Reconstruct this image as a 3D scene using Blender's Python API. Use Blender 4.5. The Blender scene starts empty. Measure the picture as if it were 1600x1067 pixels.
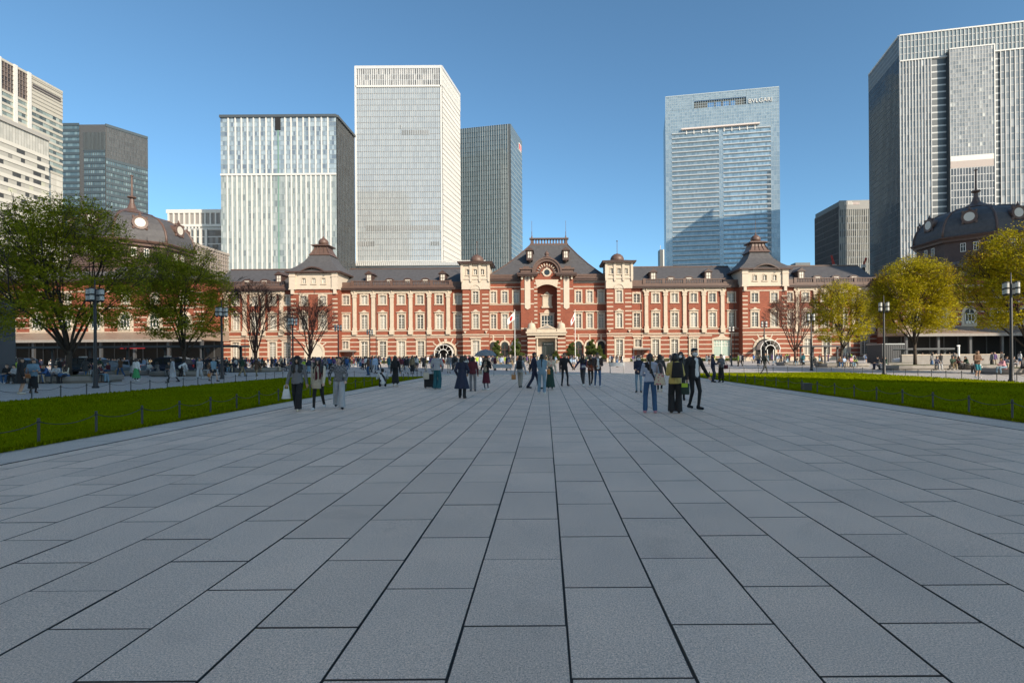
import bpy, math, random
import numpy as np
from mathutils import Vector, Matrix

# ------------------------------------------------------------------ camera, sky, sun
SC = bpy.context.scene
COL = SC.collection
CX, CY, FPX, ROLL, CAMH = 852.0, 556.0, 830.0, 0.007, 1.6
cam_d = bpy.data.cameras.new('camera')
cam = bpy.data.objects.new('camera', cam_d)
COL.objects.link(cam)
SC.camera = cam
cam_d.sensor_fit = 'HORIZONTAL'
cam_d.sensor_width = 36.0
cam_d.lens = FPX / 1600 * 36
cam_d.shift_x = -(CX - 800) / 1600
cam_d.shift_y = (CY - 533.5) / 1600
cam_d.clip_end = 6000
cam_d.clip_start = 0.1
cam.location = (0, 0, CAMH)
cam.rotation_euler = (math.pi / 2, ROLL, 0)

SUN_A, SUN_E = math.radians(41), math.radians(29)     # behind the camera to the right
world = bpy.data.worlds.new('World')
SC.world = world
world.use_nodes = True
wn = world.node_tree
sky = wn.nodes.new('ShaderNodeTexSky')
sky.sky_type = 'NISHITA'
sky.sun_disc = False
sky.sun_elevation = SUN_E
sky.sun_rotation = math.pi - SUN_A
sky.altitude = 2000
sky.air_density = 1.0
sky.dust_density = 5.0
sky.ozone_density = 6.0
bg = wn.nodes['Background']
bg.inputs['Strength'].default_value = 0.12
tint = wn.nodes.new('ShaderNodeMixRGB'); tint.blend_type = 'MULTIPLY'; tint.inputs[0].default_value = 1.0
tint.inputs[2].default_value = (0.92, 1.03, 0.86, 1)            # even tint over the whole sky: the photograph's slightly teal blue
wn.links.new(sky.outputs[0], tint.inputs[1]); wn.links.new(tint.outputs[0], bg.inputs['Color'])
sun_d = bpy.data.lights.new('sun', 'SUN')
sun_d.energy = 3.4
sun_d.angle = math.radians(0.53)
sun_d.color = (1.0, 0.86, 0.69)
sun = bpy.data.objects.new('sun', sun_d)
COL.objects.link(sun)
sd = Vector((-math.sin(SUN_A) * math.cos(SUN_E), math.cos(SUN_A) * math.cos(SUN_E), -math.sin(SUN_E)))
sun.rotation_euler = sd.to_track_quat('-Z', 'Y').to_euler()
sun.location = (60, -70, 90)
SC.view_settings.view_transform = 'Standard'
SC.view_settings.look = 'None'
SC.view_settings.gamma = 1
SC.view_settings.exposure = 0.95
SC.view_settings.use_curve_mapping = False

# ------------------------------------------------------------------ pixel helpers (1600 px photograph)
def wp(px, py, Y):
    u, v = px - CX, py - CY
    return ((u - ROLL * v) * Y / FPX, CAMH - (v + ROLL * u) * Y / FPX)
def gp(px, py):
    u, v = px - CX, py - CY
    v2 = v + ROLL * u
    Y = FPX * CAMH / v2
    return ((u - ROLL * v) * Y / FPX, Y)

# ------------------------------------------------------------------ mesh builder
WL = {}
class MB:
    def __init__(s):
        s.v, s.f, s.m = [], [], []
    def add(s, vs, fs, mi=0):
        n = len(s.v)
        s.v.extend(vs)
        s.f.extend([tuple(i + n for i in f) for f in fs])
        s.m.extend([mi] * len(fs))
        return s
    def box(s, x0, x1, y0, y1, z0, z1, mi=0):
        return s.add([(x0, y0, z0), (x1, y0, z0), (x1, y1, z0), (x0, y1, z0), (x0, y0, z1), (x1, y0, z1), (x1, y1, z1), (x0, y1, z1)],
                     [(0, 3, 2, 1), (4, 5, 6, 7), (0, 1, 5, 4), (1, 2, 6, 5), (2, 3, 7, 6), (3, 0, 4, 7)], mi)
    def fbox(s, o, t, t0, t1, z0, z1, d0, d1, mi=0):
        # box on a facade: o origin (x,y), t unit direction (x,y); outward normal is t turned clockwise
        n = (t[1], -t[0])
        c = []
        for z in (z0, z1):
            for a, d in ((t0, d1), (t1, d1), (t1, d0), (t0, d0)):
                c.append((o[0] + t[0] * a + n[0] * d, o[1] + t[1] * a + n[1] * d, z))
        return s.add(c, [(0, 3, 2, 1), (4, 5, 6, 7), (0, 1, 5, 4), (1, 2, 6, 5), (2, 3, 7, 6), (3, 0, 4, 7)], mi)
    def quad(s, a, b, c, d, mi=0):
        return s.add([a, b, c, d], [(0, 1, 2, 3)], mi)
    def prism_y(s, poly, y0, y1, mi=0):
        # polygon in x,z extruded from y0 (front) to y1
        n = len(poly)
        vs = [(x, y0, z) for x, z in poly] + [(x, y1, z) for x, z in poly]
        fs = [tuple(range(n)), tuple(range(2 * n - 1, n - 1, -1))]
        fs += [(i, i + n, (i + 1) % n + n, (i + 1) % n) for i in range(n)]
        return s.add(vs, fs, mi)
    def prism_z(s, poly, z0, z1, mi=0):
        n = len(poly)
        vs = [(x, y, z0) for x, y in poly] + [(x, y, z1) for x, y in poly]
        fs = [tuple(range(n - 1, -1, -1)), tuple(range(n, 2 * n))]
        fs += [(i, (i + 1) % n, (i + 1) % n + n, i + n) for i in range(n)]
        return s.add(vs, fs, mi)
    def rings(s, rs, mi=0, cap=True):
        # list of closed rings with the same count
        n = len(rs[0])
        vs = [p for r in rs for p in r]
        fs = []
        for k in range(len(rs) - 1):
            for i in range(n):
                j = (i + 1) % n
                fs.append((k * n + i, k * n + j, (k + 1) * n + j, (k + 1) * n + i))
        if cap:
            fs.append(tuple(range(n - 1, -1, -1)))
            fs.append(tuple((len(rs) - 1) * n + i for i in range(n)))
        return s.add(vs, fs, mi)
    def lathe(s, prof, cx, cy, n=16, mi=0, rot=0.0):
        rs = [[(cx + r * math.cos(rot + 2 * math.pi * i / n), cy + r * math.sin(rot + 2 * math.pi * i / n), z) for i in range(n)] for r, z in prof]
        return s.rings(rs, mi)
    def tube(s, pts, rad, n=6, mi=0, cap=True):
        rs = []
        m = len(pts)
        P = [Vector(p) for p in pts]
        for k in range(m):
            d = (P[min(k + 1, m - 1)] - P[max(k - 1, 0)])
            if d.length < 1e-6: d = Vector((0, 0, 1))
            d.normalize()
            a = Vector((1, 0, 0)) if abs(d.x) < 0.8 else Vector((0, 1, 0))
            u = d.cross(a).normalized(); w = d.cross(u)
            r = rad[k] if hasattr(rad, '__len__') else rad
            rs.append([tuple(P[k] + (u * math.cos(2 * math.pi * i / n) + w * math.sin(2 * math.pi * i / n)) * r) for i in range(n)])
        return s.rings(rs, mi, cap)
    def build(s, name, mats, parent=None, smooth=False, local=False):
        me = s.mesh(name, mats, parent, smooth, local)
        return link(name, me, parent)
    def mesh(s, name, mats, parent=None, smooth=False, local=False):
        me = bpy.data.meshes.new(name)
        v = s.v
        if parent is not None and not local:
            ox, oy, oz = WL[parent.name]
            v = [(a - ox, b - oy, c - oz) for a, b, c in v]
        me.from_pydata(v, [], s.f)
        if not isinstance(mats, (list, tuple)): mats = [mats]
        for m in mats: me.materials.append(m)
        if len(mats) > 1: me.polygons.foreach_set('material_index', s.m)
        if smooth: me.polygons.foreach_set('use_smooth', [True] * len(s.f))
        me.update()
        return me

def link(name, me, parent=None, loc=None):
    o = bpy.data.objects.new(name, me)
    COL.objects.link(o)
    if parent is not None:
        o.parent = parent
        pw = WL[parent.name]
        if loc is None: loc = pw
        o.location = (loc[0] - pw[0], loc[1] - pw[1], loc[2] - pw[2])
        WL[o.name] = tuple(loc)
    else:
        o.location = loc or (0, 0, 0)
        WL[o.name] = tuple(loc or (0, 0, 0))
    return o
def tag(o, label=None, cat=None, group=None, kind=None):
    if label: o['label'] = label
    if cat: o['category'] = cat
    if group: o['group'] = group
    if kind: o['kind'] = kind
    return o
def thing(name, label, cat, loc, group=None, rz=0):
    o = link(name, None, None, loc)
    o.rotation_euler = (0, 0, rz)
    return tag(o, label, cat, group)

# ------------------------------------------------------------------ materials
def nmat(name):
    m = bpy.data.materials.new(name)
    m.use_nodes = True
    nt = m.node_tree
    return m, nt, nt.nodes['Principled BSDF'], nt.nodes, nt.links
def mat(name, c, rough=0.6, metal=0.0, var=0.0, scale=5.0, bump=0.0, island=0.0, objr=0.0, spec=0.5, coord='Object', detail=4):
    m, nt, b, N, L = nmat(name)
    b.inputs['Base Color'].default_value = (*c, 1)
    b.inputs['Roughness'].default_value = rough
    b.inputs['Metallic'].default_value = metal
    b.inputs['Specular IOR Level'].default_value = spec
    fac = None
    if var or bump:
        tc = N.new('ShaderNodeTexCoord')
        nz = N.new('ShaderNodeTexNoise')
        nz.inputs['Scale'].default_value = scale
        nz.inputs['Detail'].default_value = detail
        L.new(tc.outputs[coord], nz.inputs['Vector'])
    def madd(src, amt, mean=0.5):
        k = N.new('ShaderNodeMath'); k.operation = 'MULTIPLY_ADD'
        L.new(src, k.inputs[0]); k.inputs[1].default_value = amt * 2; k.inputs[2].default_value = 1 - amt * 2 * mean
        return k.outputs[0]
    fs = []
    if var: fs.append(madd(nz.outputs[0], var))
    if island:
        g = N.new('ShaderNodeNewGeometry'); fs.append(madd(g.outputs['Random Per Island'], island))
    if objr:
        g = N.new('ShaderNodeObjectInfo'); fs.append(madd(g.outputs['Random'], objr))
    if fs:
        f = fs[0]
        for x in fs[1:]:
            k = N.new('ShaderNodeMath'); k.operation = 'MULTIPLY'
            L.new(f, k.inputs[0]); L.new(x, k.inputs[1]); f = k.outputs[0]
        mx = N.new('ShaderNodeVectorMath'); mx.operation = 'SCALE'
        mx.inputs[0].default_value = c
        L.new(f, mx.inputs['Scale'])
        L.new(mx.outputs[0], b.inputs['Base Color'])
    if bump:
        bp = N.new('ShaderNodeBump'); bp.inputs['Strength'].default_value = bump; bp.inputs['Distance'].default_value = 0.02
        L.new(nz.outputs[0], bp.inputs['Height']); L.new(bp.outputs[0], b.inputs['Normal'])
    return m

def ramp_mat(name, stops, source='island', rough=0.5, spec=0.5, metal=0.0):
    m, nt, b, N, L = nmat(name)
    if source == 'island':
        src = N.new('ShaderNodeNewGeometry').outputs['Random Per Island']
    else:
        src = N.new('ShaderNodeObjectInfo').outputs['Random']
    r = N.new('ShaderNodeValToRGB')
    L.new(src, r.inputs[0])
    e = r.color_ramp.elements
    while len(e) < len(stops): e.new(0.5)
    for i, (p, c) in enumerate(stops):
        e[i].position = p; e[i].color = (*c, 1)
    L.new(r.outputs[0], b.inputs['Base Color'])
    b.inputs['Roughness'].default_value = rough
    b.inputs['Specular IOR Level'].default_value = spec
    b.inputs['Metallic'].default_value = metal
    return m

def brick_mat():
    m, nt, b, N, L = nmat('brick')
    tc = N.new('ShaderNodeTexCoord')
    sep = N.new('ShaderNodeSeparateXYZ'); L.new(tc.outputs['Object'], sep.inputs[0])
    ad = N.new('ShaderNodeMath'); ad.operation = 'ADD'; L.new(sep.outputs[0], ad.inputs[0]); L.new(sep.outputs[1], ad.inputs[1])
    cb = N.new('ShaderNodeCombineXYZ'); L.new(ad.outputs[0], cb.inputs[0]); L.new(sep.outputs[2], cb.inputs[1])
    br = N.new('ShaderNodeTexBrick')
    br.inputs['Scale'].default_value = 1.0
    br.inputs['Brick Width'].default_value = 0.44; br.inputs['Row Height'].default_value = 0.12
    br.inputs['Mortar Size'].default_value = 0.012
    br.inputs['Color1'].default_value = (0.27, 0.066, 0.030, 1); br.inputs['Color2'].default_value = (0.20, 0.046, 0.022, 1)
    br.inputs['Mortar'].default_value = (0.20, 0.085, 0.055, 1)
    L.new(cb.outputs[0], br.inputs['Vector'])
    nz = N.new('ShaderNodeTexNoise'); nz.inputs['Scale'].default_value = 0.5; nz.inputs['Detail'].default_value = 6; L.new(tc.outputs['Object'], nz.inputs['Vector'])
    mr = N.new('ShaderNodeMapRange'); mr.inputs[3].default_value = 0.75; mr.inputs[4].default_value = 1.25; L.new(nz.outputs[0], mr.inputs[0])
    mx = N.new('ShaderNodeVectorMath'); mx.operation = 'SCALE'; L.new(br.outputs[0], mx.inputs[0]); L.new(mr.outputs[0], mx.inputs['Scale'])
    L.new(mx.outputs[0], b.inputs['Base Color'])
    b.inputs['Roughness'].default_value = 0.8
    return m
def slate_mat(name, c):
    m, nt, b, N, L = nmat(name)
    tc = N.new('ShaderNodeTexCoord')
    wv = N.new('ShaderNodeTexWave'); wv.bands_direction = 'Z'; wv.inputs['Scale'].default_value = 1.1; wv.wave_profile = 'SAW'
    wv.inputs['Distortion'].default_value = 0.3
    L.new(tc.outputs['Object'], wv.inputs['Vector'])
    nz = N.new('ShaderNodeTexNoise'); nz.inputs['Scale'].default_value = 1.4; nz.inputs['Detail'].default_value = 8; L.new(tc.outputs['Object'], nz.inputs['Vector'])
    a = N.new('ShaderNodeMath'); a.operation = 'MULTIPLY_ADD'; L.new(nz.outputs[0], a.inputs[0]); a.inputs[1].default_value = 0.7; a.inputs[2].default_value = 0.6
    a2 = N.new('ShaderNodeMath'); a2.operation = 'MULTIPLY_ADD'; L.new(wv.outputs[1], a2.inputs[0]); a2.inputs[1].default_value = 0.12; L.new(a.outputs[0], a2.inputs[2])
    mx = N.new('ShaderNodeVectorMath'); mx.operation = 'SCALE'; mx.inputs[0].default_value = c; L.new(a2.outputs[0], mx.inputs['Scale'])
    L.new(mx.outputs[0], b.inputs['Base Color'])
    b.inputs['Roughness'].default_value = 0.6; b.inputs['Specular IOR Level'].default_value = 0.22
    return m
def granite_mat(name, c, amt=0.16):
    m, nt, b, N, L = nmat(name)
    tc = N.new('ShaderNodeTexCoord')
    geo = N.new('ShaderNodeNewGeometry'); oi = N.new('ShaderNodeObjectInfo')
    f = N.new('ShaderNodeTexNoise'); f.inputs['Scale'].default_value = 95; f.inputs['Detail'].default_value = 4; f.inputs['Roughness'].default_value = 1.0
    L.new(geo.outputs['Position'], f.inputs['Vector'])
    g = N.new('ShaderNodeTexNoise'); g.inputs['Scale'].default_value = 0.9; g.inputs['Detail'].default_value = 7; L.new(geo.outputs['Position'], g.inputs['Vector'])
    def mr(src, lo, hi, a=0.0, bb=1.0):
        k = N.new('ShaderNodeMapRange'); k.inputs[1].default_value = a; k.inputs[2].default_value = bb
        k.inputs[3].default_value = lo; k.inputs[4].default_value = hi; L.new(src, k.inputs[0]); return k.outputs[0]
    def mul(a, c2):
        k = N.new('ShaderNodeMath'); k.operation = 'MULTIPLY'; L.new(a, k.inputs[0]); L.new(c2, k.inputs[1]); return k.outputs[0]
    st = N.new('ShaderNodeTexNoise'); st.inputs['Scale'].default_value = 1.7; st.inputs['Detail'].default_value = 3; st.inputs['Distortion'].default_value = 0.6
    L.new(geo.outputs['Position'], st.inputs['Vector'])
    x = mul(mr(f.outputs[0], 0.25, 1.7, 0.34, 0.66), mr(g.outputs[0], 0.92, 1.07, 0.3, 0.7))
    x = mul(x, mr(st.outputs[0], 0.92, 1.0, 0.28, 0.36))
    x = mul(x, mr(geo.outputs['Random Per Island'], 1 - amt, 1 + amt * 0.6))
    x = mul(x, mr(oi.outputs['Random'], 1 - amt, 1 + amt * 0.6))
    hue = N.new('ShaderNodeMixRGB'); hue.inputs[1].default_value = (*c, 1); hue.inputs[2].default_value = (c[0] * 1.06, c[1] * 0.99, c[2] * 0.93, 1)
    L.new(g.outputs[0], hue.inputs[0])
    mx = N.new('ShaderNodeVectorMath'); mx.operation = 'SCALE'; L.new(hue.outputs[0], mx.inputs[0]); L.new(x, mx.inputs['Scale'])
    L.new(mx.outputs[0], b.inputs['Base Color'])
    bp = N.new('ShaderNodeBump'); bp.inputs['Strength'].default_value = 0.35; bp.inputs['Distance'].default_value = 0.004
    L.new(f.outputs[0], bp.inputs['Height']); L.new(bp.outputs[0], b.inputs['Normal'])
    b.inputs['Roughness'].default_value = 0.62
    b.inputs['Specular IOR Level'].default_value = 0.35
    return m
def leaf_mat(name, c1, c2, c3, tr=0.35):
    m, nt, b, N, L = nmat(name)
    g = N.new('ShaderNodeNewGeometry')
    r = N.new('ShaderNodeValToRGB'); L.new(g.outputs['Random Per Island'], r.inputs[0])
    e = r.color_ramp.elements; e.new(0.5)
    for i, c in enumerate((c1, c2, c3)):
        e[i].position = i * 0.5; e[i].color = (*c, 1)
    L.new(r.outputs[0], b.inputs['Base Color']); b.inputs['Roughness'].default_value = 0.55
    b.inputs['Specular IOR Level'].default_value = 0.25
    t = N.new('ShaderNodeBsdfTranslucent'); L.new(r.outputs[0], t.inputs[0])
    mx = N.new('ShaderNodeMixShader'); mx.inputs[0].default_value = tr
    L.new(b.outputs[0], mx.inputs[1]); L.new(t.outputs[0], mx.inputs[2])
    L.new(mx.outputs[0], N['Material Output'].inputs[0])
    return m
def grass_mat(name, c):
    m, nt, b, N, L = nmat(name)
    geo = N.new('ShaderNodeNewGeometry')
    a = N.new('ShaderNodeTexNoise'); a.inputs['Scale'].default_value = 26; a.inputs['Detail'].default_value = 6; L.new(geo.outputs['Position'], a.inputs['Vector'])
    d = N.new('ShaderNodeTexNoise'); d.inputs['Scale'].default_value = 0.35; d.inputs['Detail'].default_value = 5; L.new(geo.outputs['Position'], d.inputs['Vector'])
    k = N.new('ShaderNodeMath'); k.operation = 'ADD'; L.new(a.outputs[0], k.inputs[0]); L.new(d.outputs[0], k.inputs[1])
    r = N.new('ShaderNodeMapRange'); r.inputs[1].default_value = 0.6; r.inputs[2].default_value = 1.4; r.inputs[3].default_value = 0.55; r.inputs[4].default_value = 1.35; L.new(k.outputs[0], r.inputs[0])
    mx = N.new('ShaderNodeVectorMath'); mx.operation = 'SCALE'; mx.inputs[0].default_value = c; L.new(r.outputs[0], mx.inputs['Scale'])
    L.new(mx.outputs[0], b.inputs['Base Color']); b.inputs['Roughness'].default_value = 1.0; b.inputs['Specular IOR Level'].default_value = 0.0
    bp = N.new('ShaderNodeBump'); bp.inputs['Strength'].default_value = 0.8; bp.inputs['Distance'].default_value = 0.03
    L.new(a.outputs[0], bp.inputs['Height']); L.new(bp.outputs[0], b.inputs['Normal'])
    return m

M = {}
M['brick'] = brick_mat()
M['stone'] = mat('cream_stone', (0.50, 0.42, 0.325), 0.8, var=0.2, scale=1.6)
M['stone_grey'] = mat('grey_stone', (0.24, 0.22, 0.20), 0.7, var=0.22, scale=2.0, bump=0.2)
M['stucco'] = mat('pale_stucco', (0.53, 0.45, 0.36), 0.8, var=0.14, scale=1.2)
M['slate'] = slate_mat('slate_roof', (0.085, 0.082, 0.085))
M['copper'] = mat('brown_copper', (0.115, 0.068, 0.052), 0.5, var=0.3, scale=1.5)
M['copper_dark'] = mat('dark_brown_copper', (0.07, 0.04, 0.032), 0.5, var=0.3, scale=1.5)
M['sash'] = mat('white_sash', (0.72, 0.68, 0.60), 0.55)
M['pane'] = ramp_mat('station_pane', [(0.0, (0.03, 0.032, 0.033)), (0.25, (0.10, 0.10, 0.09)), (0.6, (0.30, 0.28, 0.24)), (1.0, (0.42, 0.40, 0.35))], 'obj', 0.12)
M['pane_dark'] = mat('dark_pane', (0.02, 0.024, 0.026), 0.1)
M['pane_green'] = mat('pale_green_pane', (0.34, 0.42, 0.36), 0.2)
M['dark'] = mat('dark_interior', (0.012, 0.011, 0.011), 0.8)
M['cream_door'] = mat('cream_shutter', (0.50, 0.45, 0.36), 0.7, var=0.08, scale=2)
M['iron'] = mat('black_iron', (0.018, 0.018, 0.02), 0.45, spec=0.5)
M['iron_grey'] = mat('grey_iron', (0.06, 0.062, 0.066), 0.5)
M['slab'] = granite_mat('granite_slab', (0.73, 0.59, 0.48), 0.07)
M['joint'] = mat('dark_joint', (0.075, 0.07, 0.065), 0.95, var=0.3, scale=8)
M['edging'] = granite_mat('pale_granite', (0.60, 0.53, 0.46), 0.06)
M['plaza'] = granite_mat('plaza_granite', (0.40, 0.385, 0.37), 0.1)
M['asphalt'] = mat('asphalt', (0.05, 0.05, 0.052), 0.9, var=0.2, scale=3)
M['grass'] = grass_mat('lawn_grass', (0.165, 0.195, 0.002))
M['blade'] = ramp_mat('grass_blade', [(0, (0.09, 0.115, 0.001)), (1, (0.24, 0.27, 0.004))], 'island', 0.9, 0.0)
M['bark'] = mat('bark', (0.05, 0.037, 0.028), 0.85, var=0.35, scale=9, bump=0.5)
M['bark_red'] = mat('reddish_twig_bark', (0.10, 0.048, 0.034), 0.85, var=0.35, scale=9, bump=0.5)
M['leaf_green'] = leaf_mat('green_leaves', (0.20, 0.215, 0.010), (0.32, 0.325, 0.014), (0.46, 0.42, 0.02), 0.45)
M['leaf_yellow'] = leaf_mat('yellow_green_leaves', (0.25, 0.235, 0.004), (0.42, 0.36, 0.005), (0.56, 0.45, 0.008))
M['leaf_orange'] = leaf_mat('orange_leaves', (0.22, 0.14, 0.012), (0.36, 0.23, 0.010), (0.48, 0.31, 0.015))
M['needle'] = leaf_mat('pine_needles', (0.03, 0.05, 0.012), (0.06, 0.085, 0.016), (0.11, 0.13, 0.025), 0.15)
M['lamp_glass'] = mat('white_lamp_glass', (0.52, 0.52, 0.50), 0.3)
M['white'] = mat('white_paint', (0.78, 0.77, 0.74), 0.5)
M['red'] = mat('red_paint', (0.55, 0.02, 0.02), 0.5)
M['metal'] = mat('grey_metal', (0.30, 0.30, 0.30), 0.4, 0.6)
M['soil'] = mat('ground_cover', (0.07, 0.075, 0.025), 0.95, var=0.5, scale=12, bump=0.8)
M['clock'] = mat('pale_oculus', (0.62, 0.58, 0.50), 0.4)
print('part a ok')
# ------------------------------------------------------------------ ground, paving, lawns
random.seed(3)
SX0, SX1, SZ1 = -8.26, 9.79, 46.5        # slab strip
EX0, EX1 = -9.34, 10.86                  # outer edge of the edging stones
LZ0, LZ1L, LZ1R = -14.0, 43.0, 46.5
g = MB()
def sheet(x0, x1, y0, y1, z=0.0): g.quad((x0, y0, z), (x1, y0, z), (x1, y1, z), (x0, y1, z))
sheet(-3000, 3000, SZ1, 4000); sheet(-3000, 3000, -3000, -14)
sheet(-3000, EX0, -14, SZ1); sheet(EX1, 3000, -14, SZ1)
ground = tag(g.build('ground', M['plaza']), 'pale granite plaza ground around the station', None, None, 'structure')
g = MB(); g.quad((EX0 - .02, -14.02, -.014), (EX1 + .02, -14.02, -.014), (EX1 + .02, SZ1 + .02, -.014), (EX0 - .02, SZ1 + .02, -.014))
pav = tag(g.build('paving', M['joint']), 'central walkway of staggered grey granite slabs', None, None, 'structure')
SW, SL, X0J, Z0J = 0.6165, 1.035, 0.117, 2.635
def slab_mb(mb, x0, x1, y0, y1, z=0.0, b=0.003):
    vs = [(x0, y0, z - .014), (x1, y0, z - .014), (x1, y1, z - .014), (x0, y1, z - .014),
          (x0, y0, z - b), (x1, y0, z - b), (x1, y1, z - b), (x0, y1, z - b),
          (x0 + b, y0 + b, z), (x1 - b, y0 + b, z), (x1 - b, y1 - b, z), (x0 + b, y1 - b, z)]
    fs = [(0, 1, 5, 4), (1, 2, 6, 5), (2, 3, 7, 6), (3, 0, 4, 7), (4, 5, 9, 8), (5, 6, 10, 9), (6, 7, 11, 10), (7, 4, 8, 11), (8, 9, 10, 11)]
    mb.add(vs, fs[:8], 1); n = len(mb.v); mb.f.append((n - 4, n - 3, n - 2, n - 1)); mb.m.append(0)
slabs = []
for k in range(-16, 18):
    xa, xb = X0J + k * SW, X0J + (k + 1) * SW
    cut = False
    if xb < SX0 + .05 or xa > SX1 - .05: continue
    if xa < SX0: xa, cut = SX0, True
    if xb > SX1: xb, cut = SX1, True
    off = 0 if k % 2 == 0 else 0.5
    for n in range(-5, 46):
        ya = Z0J + (n + off) * SL; yb = ya + SL
        if yb > SZ1: continue
        slabs.append((xa + .0055, xb - .0055, ya + .0048, yb - .0048, cut))
def inframe(s):
    xm, ym = (s[0] + s[1]) / 2, (s[2] + s[3]) / 2
    if s[3] < 2.4: return False
    px = CX + FPX * (s[0] if s[0] > 0 else s[1]) / max(s[3], .1)
    return -20 < px < 1620
slabs.sort(key=lambda s: s[3] if inframe(s) and not s[4] else 1e3 + s[3])
tm = MB(); slab_mb(tm, -(SW - .011) / 2, (SW - .011) / 2, -(SL - .0096) / 2, (SL - .0096) / 2)
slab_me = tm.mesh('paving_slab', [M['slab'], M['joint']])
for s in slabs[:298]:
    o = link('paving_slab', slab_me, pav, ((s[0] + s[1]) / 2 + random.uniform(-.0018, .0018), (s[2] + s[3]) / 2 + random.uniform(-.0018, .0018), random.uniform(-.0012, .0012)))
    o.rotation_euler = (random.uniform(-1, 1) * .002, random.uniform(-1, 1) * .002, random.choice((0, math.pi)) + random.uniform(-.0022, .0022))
rest = MB()
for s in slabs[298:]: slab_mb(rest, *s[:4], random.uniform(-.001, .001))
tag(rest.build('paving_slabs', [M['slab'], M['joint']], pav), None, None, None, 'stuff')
tm = MB(); slab_mb(tm, -.505, .505, -1.03, 1.03)
edge_me = tm.mesh('edging_stone', [M['edging'], M['joint']])
for xc in ((SX0 + EX0) / 2 - .03, (SX1 + EX1) / 2 + .03):
    for n in range(-7, 23):
        if n * 2.07 + 1.035 + 1.035 > SZ1: continue
        link('edging_stone', edge_me, pav, (xc, n * 2.07 + 1.035, random.uniform(-.001, .001)))

def lawn(x0, x1, y1, label):
    nx, ny = 30, 120
    vs, fs = [], []
    rr = random.Random(5)
    for j in range(ny + 1):
        for i in range(nx + 1):
            e = min(i, nx - i, j, ny - j)
            x = x0 + (x1 - x0) * i / nx; y = LZ0 + (y1 - LZ0) * j / ny
            h = 0.003 if e == 0 else 0.03 + 0.012 * math.sin(x * .9 + y * .4) + rr.uniform(-.006, .006)
            vs.append((x, y, h))
    for j in range(ny):
        for i in range(nx):
            a = j * (nx + 1) + i
            fs.append((a, a + 1, a + nx + 2, a + nx + 1))
    mb = MB(); mb.add(vs, fs)
    o = mb.build('lawn', M['grass'], None, True)
    tag(o, label, None, None, 'structure')
    return o
LX0, LX1 = -20.6, 25.6
lw = lawn(LX0, EX0 - .04, LZ1L, 'mown lawn beside the dark green trees, wholly in shade')
rw = lawn(EX1 + .04, LX1, LZ1R, 'mown lawn with a sunlit far strip beside the yellow trees')
rng = np.random.default_rng(4)
def blades(x0, x1, y0, y1, n, name, label):
    # short blades, denser near the walkway edge and near the camera
    xs = np.where(rng.random(n) < .25, np.where(abs(x0) < abs(x1), x0, x1) * 1.0 + rng.normal(0, .05, n), rng.uniform(min(x0, x1), max(x0, x1), n))
    ys = y0 + (y1 - y0) * rng.random(n) ** 1.7
    h = rng.uniform(.03, .075, n); w = rng.uniform(.004, .011, n) * (1 + ys / 14)
    an = rng.uniform(0, 6.283, n); lx = rng.normal(0, .02, n); ly = rng.normal(0, .02, n)
    V = np.zeros((n * 3, 3))
    V[0::3] = np.c_[xs - np.cos(an) * w, ys - np.sin(an) * w, np.full(n, .015)]
    V[1::3] = np.c_[xs + np.cos(an) * w, ys + np.sin(an) * w, np.full(n, .015)]
    V[2::3] = np.c_[xs + lx, ys + ly, .02 + h]
    me = bpy.data.meshes.new(name)
    me.vertices.add(n * 3); me.vertices.foreach_set('co', V.ravel())
    me.loops.add(n * 3); me.loops.foreach_set('vertex_index', np.arange(n * 3))
    me.polygons.add(n); me.polygons.foreach_set('loop_start', np.arange(0, n * 3, 3)); me.polygons.foreach_set('loop_total', np.full(n, 3))
    me.materials.append(M['blade']); me.update()
    tag(link(name, me), label, 'grass', None, 'stuff')
blades(EX0 - .06, LX0, 8, 42, 70000, 'grass', 'short green grass blades on the shaded lawn')
blades(EX1 + .06, LX1, 11, 45, 60000, 'grass', 'short green grass blades on the half sunlit lawn')

# ------------------------------------------------------------------ chain fences
def catenary(a, b, sag, n=8):
    return [(a[0] + (b[0] - a[0]) * i / n, a[1] + (b[1] - a[1]) * i / n, a[2] + (b[2] - a[2]) * i / n - sag * (1 - (2 * i / n - 1) ** 2)) for i in range(n + 1)]
pm = MB(); pm.lathe([(.022, -.01), (.022, .47), (.026, .472), (.026, .485), (.0, .492)], 0, 0, 8)
post_me = pm.mesh('post', M['iron_grey'])
em = MB(); em.lathe([(.034, .405), (.034, .43)], 0, 0, 8)
ring_me = em.mesh('eyelet', M['iron'])
def chain_fence(pts, label):
    root = thing('chain_fence', label, 'fence', (pts[0][0], pts[0][1], 0), 'low chain fences round the lawns')
    cache = {}
    for i, (x, y) in enumerate(pts):
        p = link('post', post_me, root, (x, y, 0.01))
        link('eyelet', ring_me, p, (x, y, 0.01))
        if i:
            q = pts[i - 1]
            key = (round(x - q[0], 3), round(y - q[1], 3))
            if key not in cache:
                mb = MB(); mb.tube(catenary((0, 0, .42), (key[0], key[1], .42), .11), .0085, 5)
                cache[key] = mb.mesh('chain', M['iron'])
            link('chain', cache[key], root, (q[0], q[1], 0.01))
def rowp(x, z0, z1, st=1.28): 
    n = int((z1 - z0) / st)
    return [(x, z0 + i * st) for i in range(n + 1)]
chain_fence(rowp(-9.52, 7.41, LZ1L), 'low post and chain fence between shaded lawn and slab walkway')
chain_fence(rowp(10.98, 9.94, LZ1R), 'low post and chain fence between half sunlit lawn and slab walkway')
chain_fence(rowp(LX0 - .1, 15.0, LZ1L), 'low post and chain fence on the outer edge of the shaded lawn')
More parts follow.
